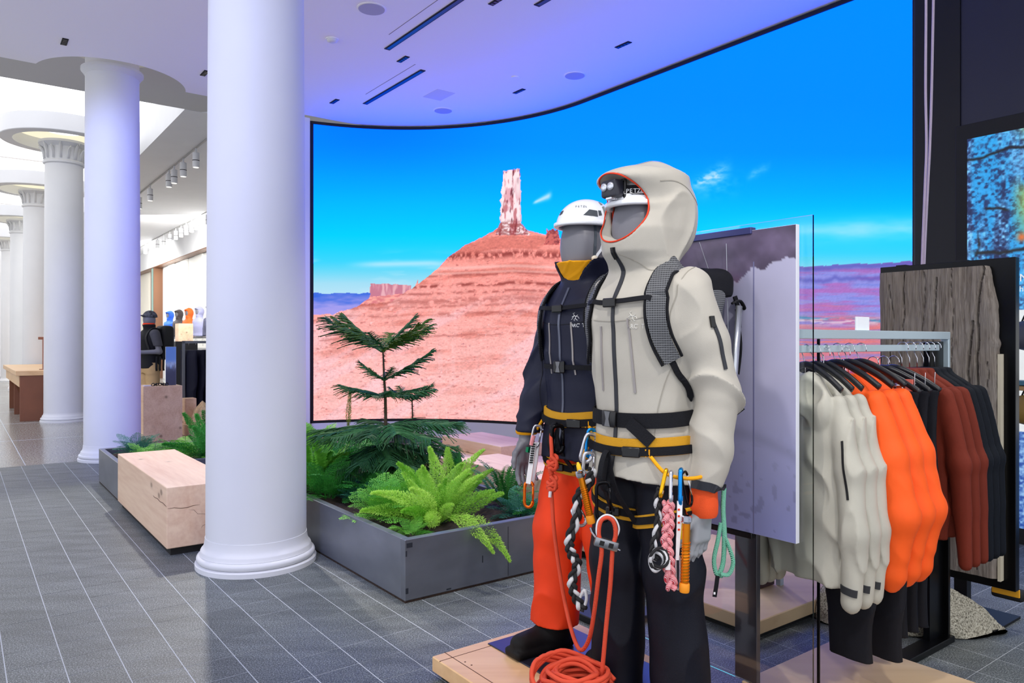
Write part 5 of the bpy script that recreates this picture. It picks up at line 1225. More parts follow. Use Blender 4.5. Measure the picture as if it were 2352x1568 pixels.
cutter = lambda x, y, z: ell(x, y, z, (0, .255, 1.768), (.150, .232, .126))
def jacket1(x, y, z):
    d = smin(torso(x, y, z)+.012*creases(x, y, z, 11, 14, 3, .9)+.004*folds(x, y, z, 12, 20), sleeves(x, y, z, L1, R1, 21), .035)
    h = hood_o(x, y, z)+(.013*creases(x, y, z, 31, 16, 3)+.006*folds(x, y, z, 32, 17))*np.clip((.18-y)/.12, 0, 1)
    d = smin(d, h, .03)
    d = smax(d, -(ell(x, y, z, (0, -.04, 1.77), (.134, .164, .176))), .004); d = smax(d, -cutter(x, y, z), .004)
    d = smax(d, -cap(x, y, z, (0, 0, 1.5), (0, .02, 1.70), .06, .105), .004)
    return np.maximum(d, .825+.012*np.cos(x*9)-z)
tor1 = lambda x, y, z: smin(torso(x, y, z), hood_o(x, y, z), .03)
sdf_obj('body', head_body([hand_field((-.238, -.030, .738), -1, 0, .10), hand_field((.20, -.10, .85), 1, 0, .05)], (L1, R1)), (-.34, -.24, .52), (.34, .24, 1.86), .0046, C_grey, M1); B1 = M1.children[0].data; B1.materials.append(C_greylit)
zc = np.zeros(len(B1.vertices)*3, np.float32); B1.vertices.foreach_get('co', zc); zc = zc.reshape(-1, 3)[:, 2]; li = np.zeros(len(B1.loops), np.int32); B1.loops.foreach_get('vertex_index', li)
B1.polygons.foreach_set('material_index', (zc[li.reshape(-1, 4)[:, 0]] < .9).astype(np.int32))  # hands take a lighter grey that paints in the light on them
J1 = sdf_obj('jacket', jacket1, (-.38, -.30, .76), (.38, .26, 1.99), .0050, C_beige, M1)
def lining(x, y, z):
    a = ell(x, y, z, (0, -.04, 1.77), (.1295, .1595, .1715)); d = smax(a, -(a+.006), .001); d = np.maximum(d, -cutter(x, y, z)-.002); return np.maximum(d, 1.63-z)
sdf_obj('hood_lining', lining, (-.15, -.22, 1.6), (.15, .16, 1.96), .0045, C_redline, M1)
# hood rim piping: where the opening cuts the hood
Pt = []
for k in range(64):
    t = 2*PI*k/64; d = np.array([math.sin(t)*.150, 0, math.cos(t)*.126]); best = None
    for e in np.linspace(.30, 1.0, 70):
        yy = .255-.232*math.sqrt(max(0, 1-e*e)); p = np.array([d[0]*e, yy, 1.768+d[2]*e]); v = abs(hood_o(*p))
        if best is None or v < best[0]: best = (v, p)
    Pt.append(best[1])
Pt = np.array(Pt)
for _ in range(3): Pt = (np.roll(Pt, 1, 0)+2*Pt+np.roll(Pt, -1, 0))/4
m = MB(); m.tube([p+np.array([0, .001, 0]) for p in Pt], .0030, 6, closed=True); obj('hood_piping', m, C_redline, J1, True, local=True)
f_tr1 = leg_field([(.092, 0, .86), (-.092, 0, .86)], [(.098, .035, .50), (-.125, -.01, .50)], [(.10, .04, .05), (-.15, -.02, .05)], .03, [.108, .098, .094], 41)
sdf_obj('trousers', f_tr1, (-.32, -.2, .0), (.28, .22, 1.0), .0058, C_dark, M1)
for c in ((.10, .05), (-.15, -.01)): sdf_obj('boot', boot_field(c, .0 if c[0] > 0 else .15), (-.30, -.16, -.004), (.22, .32, .27), .0062, C_boot, M1)
# zips and straps of the hooded jacket
def zipline(f, zs, x0, x1, wid, mt, parent, name='zip', th=.003):
    p = [shoot(f, (x0+(x1-x0)*k/(len(zs)-1), -.02, z), (0, 1, 0)) for k, z in enumerate(zs)]; p = np.array(p)
    for _ in range(2): p[1:-1] = (p[:-2]+2*p[1:-1]+p[2:])/4
    q, n = project(f, p, .0006, 4); m = MB(); m.ribbon(q, n, wid, th); return obj(name, m, mt, parent, local=True)
zipline(jacket1, np.linspace(1.635, .84, 60), 0, 0, .017, C_zip, J1, 'front_zip')
zipline(jacket1, np.linspace(1.635, 1.60, 6), .0, 0, .011, C_buck, J1, 'zip_puller', .011)
for x0, x1 in ((-.072, -.080), (.064, .074)): zipline(jacket1, np.linspace(1.36, 1.13, 18), x0, x1, .009, C_zips, J1, 'pocket_zip')
zipline(jacket1, np.linspace(1.385, 1.355, 5), -.071, -.072, .006, C_zips, J1, 'zip_puller', .006)
def arm_surf(pts, f, wid, th, name, mt, parent, off=.001): p, n = project(f, spline(pts, 8), off); m = MB(); m.ribbon(p, n, wid, th); return obj(name, m, mt, parent, local=True)
arm_surf([(-.275, -.015, 1.385), (-.312, -.03, 1.30), (-.328, -.045, 1.215)], jacket1, .014, .003, 'sleeve_zip', C_zip, J1)
arm_surf([(-.274, -.013, 1.388), (-.285, -.015, 1.35)], jacket1, .018, .007, 'zip_puller', C_buck, J1)
arm_surf([(-.235, .03, .832), (-.275, .0, .826), (-.292, -.045, .818), (-.27, -.09, .818)], jacket1, .030, .004, 'cuff_tab', C_zip, J1)
arm_surf([(-.118, .06, 1.515), (-.120, .07, 1.49)], jacket1, .008, .008, 'cord_lock', C_buck, J1)
m = MB(); m.lathe([(.043, -.070), (.048, -.058), (.049, -.030), (.047, .0), (.046, .03)], (-.238, -.033, .785), 36, cap=False); obj('cuff_liner', m, C_orcuff, J1, True, local=True)
# seams of the shell
C_seam = fabric('seam_beige', S(158, 153, 142), .7, .1); C_seamn = fabric('seam_navy', S(12, 14, 28), .6, .1)
def seam(f, pts, parent, mt, wid=.0035, th=.0012): p, n = project(f, spline(pts, 8), .0004); m = MB(); m.ribbon(p, n, wid, th); return obj('seam', m, mt, parent, local=True)
def seams_for(J, fj, mt):
    for s in (-1, 1):
        seam(fj, [(.01*s, .17, 1.375), (.08*s, .16, 1.38), (.145*s, .13, 1.39)], J, mt)
        seam(fj, [(.20*s, -.06, 1.56), (.205*s, .03, 1.50), (.20*s, .09, 1.40), (.205*s, .085, 1.30)], J, mt)
        seam(fj, [(.215*s, .06, 1.25), (.18*s, .12, 1.10), (.16*s, .13, .98)], J, mt)
seams_for(J1, jacket1, C_seam)
seam(jacket1, [(-.115, .06, 1.86), (-.14, .0, 1.86), (-.15, -.08, 1.84), (-.12, -.16, 1.80)], J1, C_seam); seam(jacket1, [(.0, .10, 1.93), (-.04, .0, 1.96), (-.05, -.10, 1.95), (-.04, -.2, 1.86)], J1, C_seam)
seam(jacket1, [(-.02, .16, 1.60), (-.09, .10, 1.56), (-.13, .0, 1.54)], J1, C_seam)
# helmet under the hood with its lamp
def helmet_field(dz=0.0, tail=True):
    def f(x, y, z):
        z = z-dz; d = ell(x, y, z, (0, .004, 1.782), (.114, .146, .122)); low = 1.782-.03*np.clip(-y/.1, 0, 1.2)
        d = smax(d, low-z, .008); rim = np.maximum(ell(x, y, z, (0, .006, 1.79), (.121, .155, .125)), np.abs(z-low-.006)-.008)
        d = smin(d, rim, .008); return smax(d, -ell(x, y, z, (0, .004, 1.772), (.102, .134, .108)), .004)
    return f
H1 = thing('helmet', 'white climbing helmet worn under the raised beige hood', 'helmet', M1.location, ANG_A)
sdf_obj('shell', helmet_field(), (-.14, -.18, 1.72), (.14, .17, 1.93), .0042, C_white, H1)
HL = thing('headlamp', 'black headlamp on the helmet inside the beige hood', 'headlamp', M1.location, ANG_A)
hf = lambda x, y, z: ell(x, y, z, (0, .004, 1.782), (.116, .148, .124))
m = MB(); P_ = []
for t in np.linspace(-1.75, 1.75, 40): P_.append(shoot(hf, (0, -.012, 1.832-.006*abs(t)), (math.sin(t), math.cos(t), 0), .001))
m.ribbon(np.array(P_), [(p[0], p[1]+.012, 0) for p in P_], .036, .003); obj('headband', m, C_webb, HL, local=True)
m = MB(); m.box(-.036, .036, .138, .186, 1.806, 1.868, bev=.010, seg=2); LBD = obj('lamp_body', m, mat('lamp_shell', S(30, 32, 44), .3), HL, auto=True, local=True)
m = MB(); m.box(-.040, .040, .128, .141, 1.796, 1.872, bev=.004); obj('lamp_bracket', m, C_buck, HL, local=True)
for x in (-.016, .016):
    m = MB(); m.lathe([(.0135, 0), (.0145, .002), (.0135, .006), (.004, .007)], (0, 0, 0), 20, Matrix.Translation((x, .185, 1.842)) @ Matrix.Rotation(-PI/2, 4, 'X')); obj('lens', m, mat('lens_glass', S(210, 214, 222), .1, .6), HL, smooth=True, local=True)
m = MB(); m.box(-.014, .014, .15, .182, 1.798, 1.808, bev=.002); obj('push_button', m, M_chrome, HL, local=True)
def on_surf(f, o, d, parent, off=.0015):
    """matrix of a flat decal facing outward at a surface point (x to the viewer's right)"""
    p = shoot(f, o, d, off); n = Vector(grad(f, p[None, :])[0]); n.z *= .4; n.normalize(); z = Vector((0, 0, 1)); xax = z.cross(n).normalized(); yy = n.cross(xax)
    return wm(parent) @ Matrix.Translation(Vector(p)) @ Matrix((xax, yy, n)).transposed().to_4x4()
M_lett = mat('white_print', S(236, 236, 238), .5)
def placed_text(name, s, size, M, mt, parent, shift=0.0): return text(name, s, size, M @ Matrix.Translation((shift, -size*.35, 0)), mt, parent, ext=.0004)
def curved_text(name, s, size, f, z, t0, step, parent, mt, off=.003, cy=-.012):
    for k, ch in enumerate(s):
        if ch == ' ': continue
        t = t0+step*k; Mx = on_surf(f, (0, cy, z), (math.sin(t), math.cos(t), 0), parent, off); placed_text(name, ch, size, Mx, mt, parent)
curved_text('lettering', 'PETZL', .021, hf, 1.827, -.275, -.080, HL, M_lett, .006)
m = MB(); P_ = [shoot(hf, (0, -.012, 1.827+dz), (math.sin(t), math.cos(t), 0), .0048) for t, dz in [(-.24, -.0095), (-.38, -.0105), (-.53, -.0105), (-.67, -.0095), (-.71, 0), (-.67, .0125), (-.53, .012), (-.38, .012), (-.25, .0125), (-.22, 0)]]
m.tube(P_, .0008, 4, closed=True); obj('logo_outline', m, M_lett, HL, local=True)

# --- backpack: straps follow the jacket
def pack(prefix, par, f, label, ex=0.0):
    t = thing('backpack', label, 'backpack', par.location, ANG_A)
    def body(x, y, z):
        d = rbox(x, y, z, (0, -.235, 1.26), (.125, .095, .27), .07); d = smin(d, rbox(x, y, z, (0, -.26, 1.49), (.115, .085, .075), .06), .03); d = smin(d, ell(x, y, z, (0, -.32, 1.18), (.10, .06, .2)), .04)
        return d+.004*creases(x, y, z, 51, 18, 3)
    sdf_obj('pack_body', body, (-.17, -.42, .95), (.17, -.10, 1.60), .0075, C_grid, t)
    def lid(x, y, z):
        d = rbox(x, y, z, (0, -.28, 1.515), (.122, .105, .065), .05); return np.maximum(d+.004*creases(x, y, z, 53, 22, 3), 1.475-z)
    sdf_obj('lid', lid, (-.16, -.42, 1.45), (.16, -.14, 1.61), .007, C_webb, t)
    for s in (-1, 1):
        C_ = [(.125*s, -.13, 1.50), (.130*s, -.06, 1.555), (.136*s, .01, 1.550), (.148*s, .075, 1.49), (.160*s, .115, 1.41), (.176*s, .110, 1.32), (.196*s, .075, 1.24)]
        m = strap(f, C_, [.080-.0005*k for k in range(6*7+1)], .013, .002+ex); obj('shoulder_strap', m, C_grid, t, local=True)
        e = .040
        for sg in (-1, 1):
            q, n = project(f, spline(C_, 7), .002+ex); B = np.cross(np.gradient(q, axis=0), n); B /= np.linalg.norm(B, axis=1)[:, None]; m = MB(); m.tube(q+B*e*sg*.92+n*.006, .0055, 5); obj('strap_binding', m, C_webb, t, local=True)
        m = strap(f, [(.196*s, .075, 1.24), (.20*s, .03, 1.18), (.195*s, -.05, 1.13), (.15*s, -.12, 1.10)], .022, .004, .003+ex); obj('lower_strap', m, C_webb, t, local=True)
    zst = 1.445
    m = strap(f, [(-.15, .12, zst), (-.06, .15, zst-.004), (0, .15, zst-.006), (.06, .15, zst-.004), (.15, .12, zst)], .018, .004, .014+ex); obj('chest_strap', m, C_webb, t, local=True)
    p, n = project(f, [(.0, .16, zst-.006)], .018+ex); m = MB(); m.box(-.03, .03, -.006, .008, -.016, .016, Matrix.Translation(Vector(p[0])), bev=.004); obj('chest_buckle', m, C_buck, t, local=True)
    return t
BP1 = pack('a', M1, jacket1, 'dark grid-fabric backpack worn by the hooded mannequin')
m = ringstrap(torso, lambda t: 1.045-.012*math.cos(t), .052, .006, .011); obj('hip_belt', m, C_webb, BP1, local=True)
m = MB(); p = shoot(torso, (0, 0, 1.035), (.12, 1, 0), .019); Mx = Matrix.Translation(Vector(p)) @ Matrix.Rotation(-.12, 4, 'Z')
m.box(-.036, .036, -.006, .010, -.029, .029, Mx, bev=.006, seg=2); obj('hip_buckle', m, C_buck, BP1, auto=True, local=True)
m = MB(); m.add([Mx @ Vector((x, .0115, z)) for x, z in ((-.016, -.026), (.016, -.026), (.008, 0), (.016, .026), (-.016, .026), (-.008, 0))], [(5, 4, 3, 2, 1, 0)]); obj('buckle_insert', m, C_buckg, BP1, local=True)
m = strap(torso, [(-.07, .15, 1.03), (-.11, .14, 1.0), (-.145, .12, .965)], .045, .005, .020); obj('belt_tail', m, C_webb, BP1, local=True)
m = MB(); m.tube(spline([(-.10, -.20, 1.02), (-.16, -.26, 1.02), (-.20, -.31, 1.06)], 6), .010, 6, flat=(.4, 1)); obj('strap_end', m, C_webb, BP1, local=True)
m = MB(); m.tube(spline([(-.10, -.40, 1.43), (-.115, -.41, 1.30), (-.11, -.40, 1.18)], 6), .005, 6); obj('strap_end', m, C_webb, BP1, local=True)
m = MB(); m.box(-.07, -.045, -.40, -.375, 1.53, 1.56, bev=.003); obj('tag', m, mat('tag_orange', S(255, 110, 30), .5), BP1, local=True)
m = MB(); m.tube(spline([(-.09, -.405, 1.48), (-.10, -.42, 1.42), (-.105, -.415, 1.36)], 6), .012, 6, flat=(.5, 1)); obj('lid_strap', m, C_webb, BP1, local=True)
IA = thing('ice_axe', 'silver ice axe shaft strapped on the backpack of the hooded mannequin', 'ice axe', M1.location, ANG_A)
m = MB(); m.tube([(-.125, -.385, 1.44), (-.15, -.305, 1.03)], .013, 10, flat=(.8, 1.2)); obj('shaft', m, mat('axe_silver', S(196, 200, 206), .25, .8), IA, smooth=True, local=True)
m = MB(); m.tube([(-.149, -.307, 1.035), (-.155, -.285, .93)], .006, 8); obj('spike', m, M_chrome, IA, local=True)
m = MB(); m.tube(spline([(-.11, -.36, 1.45), (-.125, -.39, 1.46), (-.12, -.43, 1.42), (-.115, -.44, 1.37)], 6), .009, 8, flat=(.5, 1)); obj('axe_head', m, M_black, IA, local=True)

# --- navy mannequin
R2 = [(.186, -.01, 1.465), (.255, .035, 1.16), (.252, .135, .915)]; L2 = [(-.186, -.02, 1.465), (-.262, -.05, 1.14), (-.245, .03, .84)]
def collar2(x, y, z):
    d = loft(x, y, z, [1.50, 1.55, 1.60, 1.655], [0]*4, [.0, .005, .018, .035], [.125, .105, .112, .126], [.10, .09, .112, .134], 2.1)
    d = smax(d, -loft(x, y, z, [1.48, 1.55, 1.60, 1.70], [0]*4, [.0, .005, .015, .03], [.10, .092, .100, .116], [.08, .078, .100, .124], 2.1), .003)
    v = np.maximum(np.abs(x+.004)-.85*np.clip(z-1.515, 0, 1), .03-y); return smax(d, -v, .004)
def jacket2(x, y, z):
    d = smin(torso(x, y, z)+.008*creases(x, y, z, 61, 13, 3, .9)+.003*folds(x, y, z, 62, 20), sleeves(x, y, z, L2, R2, 65, 1.0), .035)
    d = smin(d, collar2(x, y, z), .012); d = smax(d, -cap(x, y, z, (0, 0, 1.52), (0, .02, 1.70), .06, .09), .004)
    return np.maximum(d, .80+.02*np.cos(x*8)-z)
tor2 = lambda x, y, z: torso(x, y, z)
sdf_obj('body', head_body([hand_field((.252, .140, .875), 1, 0, .12), hand_field((-.245, .03, .80), -1, 0, 0)], (L2, R2)), (-.34, -.16, .56), (.34, .30, 1.86), .0048, C_grey, M2)
J2 = sdf_obj('jacket', jacket2, (-.38, -.2, .76), (.38, .26, 1.67), .0056, C_navy, M2)
seams_for(J2, jacket2, C_seamn)
def liner2(x, y, z):
    d = loft(x, y, z, [1.49, 1.55, 1.60, 1.640], [0]*4, [.0, .005, .018, .03], [.102, .090, .098, .106], [.090, .082, .100, .116], 2.1); d = smax(d, -loft(x, y, z, [1.47, 1.55, 1.60, 1.70], [0]*4, [.0, .005, .015, .03], [.092, .082, .090, .104], [.078, .072, .091, .118], 2.1), .003)
    return d+.002*creases(x, y, z, 71, 40)
sdf_obj('yellow_collar', liner2, (-.13, -.12, 1.48), (.13, .17, 1.68), .0046, C_yellow, M2)
f_tr2 = leg_field([(.088, 0, .86), (-.088, 0, .86)], [(.098, .085, .50), (-.13, .0, .50)], [(.095, .105, .06), (-.172, -.02, .06)], .105, [.112, .100, .096], 81)
sdf_obj('trousers', f_tr2, (-.32, -.2, .06), (.26, .26, 1.02), .0058, C_orange, M2)
for c, yw in (((.094, .115), -.05), ((-.178, -.03), .1)): sdf_obj('boot', boot_field(c, yw), (-.30, -.2, -.004), (.22, .42, .27), .0062, C_boot, M2)
m = MB(); m.lathe([(.044, .0), (.05, .008), (.050, .022), (.044, .03)], (.252, .135, .895), 30, Matrix.Translation((0, 0, 0)), cap=False); obj('cuff_liner', m, C_yellow, J2, True, local=True)
zipline(jacket2, np.linspace(1.53, .84, 50), 0, 0, .012, mat('zip_steel', S(90, 94, 110), .3, .5), J2, 'front_zip')
for x0, x1 in ((-.066, -.075), (.066, .078)): zipline(jacket2, np.linspace(1.385, 1.17, 16), x0, x1, .008, C_zips, J2, 'pocket_zip')
def logo_bird(M, size, mt, parent, name='emblem'):
    m = MB(); L_ = [[(-.5, .1), (-.2, .25), (.1, .2), (.35, .35)], [(-.1, .22), (-.35, .55), (-.1, .6)], [(-.2, .25), (-.4, -.05), (-.55, -.2)], [(.0, .2), (.1, -.15), (.35, -.3)], [(.05, .0), (-.2, -.25), (-.05, -.35)], [(.1, .2), (.45, .1), (.55, -.1)]]
    for l in L_: m.tube([M @ Vector((x*size, y*size, 0)) for x, y in l], size*.035, 4)
    return obj(name, m, mt, parent)
curved_text('chest_lettering', "ARC'TERYX", .021, jacket2, 1.372, -.40, -.074, J2, M_lett, .0015, 0); logo_bird(on_surf(jacket2, (0, 0, 1.402), (math.sin(-.52), math.cos(-.52), 0), J2, .0025), .034, M_lett, J2)
C_tone = mat('tone_print', S(226, 224, 216), .4)
curved_text('chest_lettering', "ARC'TERYX", .021, jacket1, 1.358, -.40, -.074, J1, C_tone, .0015, 0); logo_bird(on_surf(jacket1, (0, 0, 1.386), (math.sin(-.52), math.cos(-.52), 0), J1, .0025), .034, C_tone, J1)
# white helmet
H2 = thing('helmet', 'white vented climbing helmet on the mannequin in the navy jacket', 'helmet', M2.location, ANG_A)
HS2 = sdf_obj('shell', helmet_field(.008), (-.14, -.18, 1.72), (.14, .17, 1.935), .0042, C_white, H2)
hf2 = lambda x, y, z: ell(x, y, z, (0, .004, 1.790), (.1155, .1475, .1235))
def patch(name, f, pts, mt, parent, off=.0012, n=6):
    """panel laid on the shell; pts = (azimuth, z) corners"""
    m = MB(); V = [];
    for i in range(n+1):
        for j in range(n+1):
            s, t = i/n, j/n; c = [(1-s)*(1-t), s*(1-t), s*t, (1-s)*t]; az = sum(c[k]*pts[k][0] for k in range(4)); zz = sum(c[k]*pts[k][1] for k in range(4))
            V.append(shoot(f, (0, -.012, zz), (math.sin(az), math.cos(az), 0), off))
    m.add(V, [(i*(n+1)+j, (i+1)*(n+1)+j, (i+1)*(n+1)+j+1, i*(n+1)+j+1) for i in range(n) for j in range(n)]); return obj(name, m, mt, parent, True, local=True)
C_vent = mat('vent_dark', S(58, 66, 74), .6); C_vent2 = mat('vent_foam', S(128, 132, 132), .8)
for pts, mt in (([(-.62, 1.826), (-1.10, 1.822), (-1.10, 1.848), (-.80, 1.852)], C_vent), ([(-1.14, 1.826), (-1.28, 1.83), (-1.26, 1.85), (-1.14, 1.85)], C_vent), ([(-1.40, 1.832), (-1.62, 1.84), (-1.60, 1.875), (-1.42, 1.87)], C_vent2), ([(-1.40, 1.878), (-1.60, 1.882), (-1.55, 1.898), (-1.42, 1.894)], C_vent2), ([(-1.85, 1.842), (-2.05, 1.85), (-2.0, 1.885), (-1.85, 1.88)], C_vent2), ([(.20, 1.835), (.05, 1.84), (.05, 1.855), (.2, 1.852)], C_vent)):
    patch('vent', hf2, pts, mt, HS2)
curved_text('lettering', 'PETZL', .012, hf2, 1.866, -.34, -.080, HS2, mat('dark_print', S(20, 20, 26), .5), .002)
hd = head_body([]); hd = (lambda g: (lambda x, y, z: g(x, y, z)))(hd)
m = MB(); hfh = lambda x, y, z: smax(ell(x, y, z, (0, .030, 1.712), (.092, .115, .143)), y-.125-(1.72-z)*.05, .05); P_ = [shoot(hfh, (0, .0, z), (math.sin(a), math.cos(a), 0), .003) for a, z in ((-1.18, 1.80), (-1.16, 1.75), (-1.12, 1.70), (-1.1, 1.655))]
m.ribbon(P_, [(p[0], p[1], 0) for p in P_], .012, .002); obj('chin_strap', m, mat('strap_slate', S(58, 66, 76), .7), H2, local=True)
m = MB(); P_ = [shoot(hfh, (0, .0, z), (math.sin(a), math.cos(a), 0), .004) for a, z in ((-1.85, 1.79), (-1.7, 1.74), (-1.45, 1.69), (-1.15, 1.655))]; m.ribbon(P_, [(p[0], p[1], 0) for p in P_], .012, .003); obj('rear_strap', m, C_white, H2, local=True)
m = MB(); p = shoot(hfh, (0, 0, 1.645), (math.sin(-1.12), math.cos(-1.12), 0), .006); m.lathe([(.006, -.006), (.014, 0), (.014, .012), (.006, .018)], tuple(p), 14); obj('strap_adjuster', m, mat('adjuster', S(232, 220, 200), .5), H2, True, local=True)
BP2 = pack('b', M2, tor2, 'dark backpack worn by the mannequin in the navy jacket', .008)
m = MB(); p = shoot(torso, (.0, 0, 1.20), (.03, 1, 0), .013); m.box(-.034, .034, -.004, .009, -.026, .026, Matrix.Translation(Vector(p)), bev=.005); obj('waist_buckle', m, C_buck, BP2, local=True)
m = MB(); Mx = Matrix.Translation(Vector(p)); m.add([Mx @ Vector((x, .0105, z)) for x, z in ((-.014, -.022), (.014, -.022), (.007, 0), (.014, .022), (-.014, .022), (-.007, 0))], [(5, 4, 3, 2, 1, 0)]); obj('buckle_insert', m, C_buckg, BP2, local=True)
m = ringstrap(torso, lambda t: 1.20, .02, .003, .010); obj('waist_strap', m, C_webb, BP2, local=True)

# ---------------------------------------------------------------- harnesses
def harness(par, ftr, fj, label, zb, front_dip, knees):
    t = thing('harness', label, 'harness', par.location, ANG_A)
    zf = lambda q: zb-front_dip*max(0, math.cos(q))**2
    m = ringstrap(torso, zf, .062, .010, .009); obj('waist_belt', m, C_must, t, local=True)
    m = ringstrap(torso, lambda q: zf(q)-.012, .030, .006, .020); obj('belt_webbing', m, C_webb, t, local=True)
    m = MB(); p = shoot(torso, (0, 0, zf(.5)-.012), (-.5, .9, 0), .026); Mx = Matrix.Translation(Vector(p)) @ Matrix.Rotation(.5, 4, 'Z'); m.box(-.032, .032, -.006, .007, -.018, .018, Mx, bev=.004); obj('belt_buckle', m, C_buck, t, auto=True, local=True)
    for dx in (-.052, -.064):
        m = MB(); m.box(dx-.002, dx+.002, -.004, .0055, -.013, .013, Mx); obj('belt_stitch', m, C_yellow, t, local=True)
    for s, (cx, cy, z) in zip((1, -1), knees):
        P_ = []
        for q in np.linspace(0, 2*PI, 40, endpoint=False):
            d = np.array([math.sin(q), math.cos(q), 0]); o = np.array([cx, cy, z+.03*math.sin(q)*s]); ts = np.linspace(0, .24, 120); W = o+ts[:, None]*d; v = ftr(W[:, 0], W[:, 1], W[:, 2]); i = np.where(v > 0)[0]; e = ts[i[0]] if len(i) else .12; P_.append(o+d*min(e, .14))
        P_ = np.array(P_)
        for _ in range(2): P_ = (np.roll(P_, 1, 0)+2*P_+np.roll(P_, -1, 0))/4
        nn = np.stack([np.sin(np.linspace(0, 2*PI, 40, endpoint=False)), np.cos(np.linspace(0, 2*PI, 40, endpoint=False)), np.zeros(40)], 1)
        m = MB(); m.ribbon(P_+nn*.004, nn, .046, .008, True); obj('leg_loop', m, C_must, t, local=True)
        m = MB(); m.ribbon(P_+nn*.012+np.array([0, 0, .004]), nn, .026, .004, True); obj('leg_loop_webbing', m, C_webb, t, local=True)
        k = int(40*(.93 if s > 0 else .88)); p = P_[k]+nn[k]*.017; m = MB(); m.box(-.026, .026, -.005, .006, -.016, .016, Matrix.Translation(Vector(p)) @ Matrix.Rotation(-math.atan2(nn[k][0], nn[k][1]), 4, 'Z'), bev=.004); obj('leg_buckle', m, C_buck, t, local=True)
        # strap from leg loop up to the tie-in point
        a = P_[37 if s > 0 else 3]+nn[37 if s > 0 else 3]*.014; b = shoot(torso, (0, 0, zb-.04), (0, 1, 0), .03); m = MB(); m.ribbon(spline([a, (a+b)/2+np.array([0, .03, 0]), b], 6), [(0, 1, 0)]*13, .022, .005); obj('tie_in_strap', m, C_webb, t, local=True)
    b0 = Vector(shoot(torso, (0, 0, zb-.05), (0, 1, 0), .034))
    m = MB(); m.tube(spline([b0+Vector((0, 0, .02)), b0+Vector((.0, .025, -.01)), b0+Vector((0, .035, -.07)), b0+Vector((0, .01, -.115)), b0+Vector((0, -.008, -.06))], 6, True), .010, 8, True, flat=(.5, 1.2)); obj('belay_loop', m, C_webb, t, local=True)
    # gear loops, moulded, on both sides
    for s in (-1, 1):
        P_ = [shoot(torso, (0, 0, zz), (s*math.sin(q), math.cos(q), 0), oo) for q, zz, oo in ((.85, zb-.035, .02), (1.05, zb-.085, .035), (1.35, zb-.10, .045), (1.7, zb-.09, .04), (1.95, zb-.03, .02))]
        m = MB(); m.tube(spline(P_, 7), .0065, 7); obj('gear_loop', m, C_yellow, t, True, local=True)
    return t
HN1 = harness(M1, f_tr1, jacket1, 'mustard and black climbing harness over the beige jacket', .955, .015, ((.095, .01, .715), (-.105, 0, .69)))
HN2 = harness(M2, f_tr2, jacket2, 'mustard and black climbing harness over the orange trousers', 1.0, .02, ((.092, .03, .79), (-.1, 0, .79)))
m = MB(); p = Vector((-.215, .02, .70)); m.box(-.005, .006, -.045, .045, -.055, .045, Matrix.Translation(p) @ Matrix.Rotation(.1, 4, 'Z'), bev=.003); obj('thigh_pad', m, fabric('pad_yellow', S(214, 170, 24), .7, .3), HN1, local=True)
# ================================================================ hanging gear
M_ropeO = rope_mat('orange_rope', S(238, 92, 58), S(214, 62, 36), 160)
def anod(name, c, rough=.25): return mat('anod_'+name, c, rough, .75)
A_gold = anod('gold', S(236, 140, 20), .22); A_blue = anod('blue', S(20, 140, 220)); A_yel = anod('yellow', S(240, 180, 20)); A_org = anod('orange', S(230, 110, 20)); A_grn = anod('green', S(10, 110, 70)); A_blk = anod('black', S(16, 16, 20), .25); A_sil = anod('silver', S(206, 206, 212), .18)
DEPTHDIR = Vector((0, 1, 0))
def carab(name, label, top, bot, w, mt, r=.005, side=Vector((1, 0, 0)), group=None, gate=None):
    top, bot = Vector(top), Vector(bot); ax = (bot-top); L = ax.length; ax.normalize(); sd = (side-ax*side.dot(ax)).normalized()
    t = thing(name, label, 'carabiner', top, 0, group)
    sh = [(.02, .03), (-.35, .0), (-.62, .08), (-.5, .5), (-.42, .85), (-.2, .99), (.12, .98), (.34, .86)]
    m = MB(); m.tube(spline([top+sd*x*w+ax*y*L for x, y in [(.36, .12), (.2, .01), (-.15, 0), (-.45, .06), (-.5, .3), (-.46, .6), (-.42, .86), (-.22, .98), (.1, 1.0), (.36, .9), (.44, .75)]], 5), r, 7, flat=(1.15, .85)); obj('frame', m, mt, t, smooth=True)
    m = MB(); m.tube([top+sd*.36*w+ax*.13*L, top+sd*.44*w+ax*.76*L], r*.75, 7); obj('gate', m, gate or mt, t, smooth=True)
    return t
def braid(label, name, path, R, r, mats, turns, group=None, cat='sling'):
    """three strands plaited along a path"""
    q = spline(path, 14); n = len(q); t = thing(name, label, cat, q[0], 0, group)
    for s in range(3):
        ph = 2*PI*s/3; pts = []
        for i, p in enumerate(q):
            T = (q[min(i+1, n-1)]-q[max(i-1, 0)]).normalized(); sd = T.cross(Vector((0, 1, 0))); sd = sd.normalized() if sd.length > .1 else Vector((1, 0, 0)); fr = T.cross(sd); a = turns*2*PI*i/n+ph
            pts.append(p+sd*R*math.sin(a)+fr*R*.55*math.sin(2*a))
        m = MB(); m.tube(pts, r, 7, flat=(1, .75)); obj('strand', m, mats[s % len(mats)], t, smooth=True)
    return t
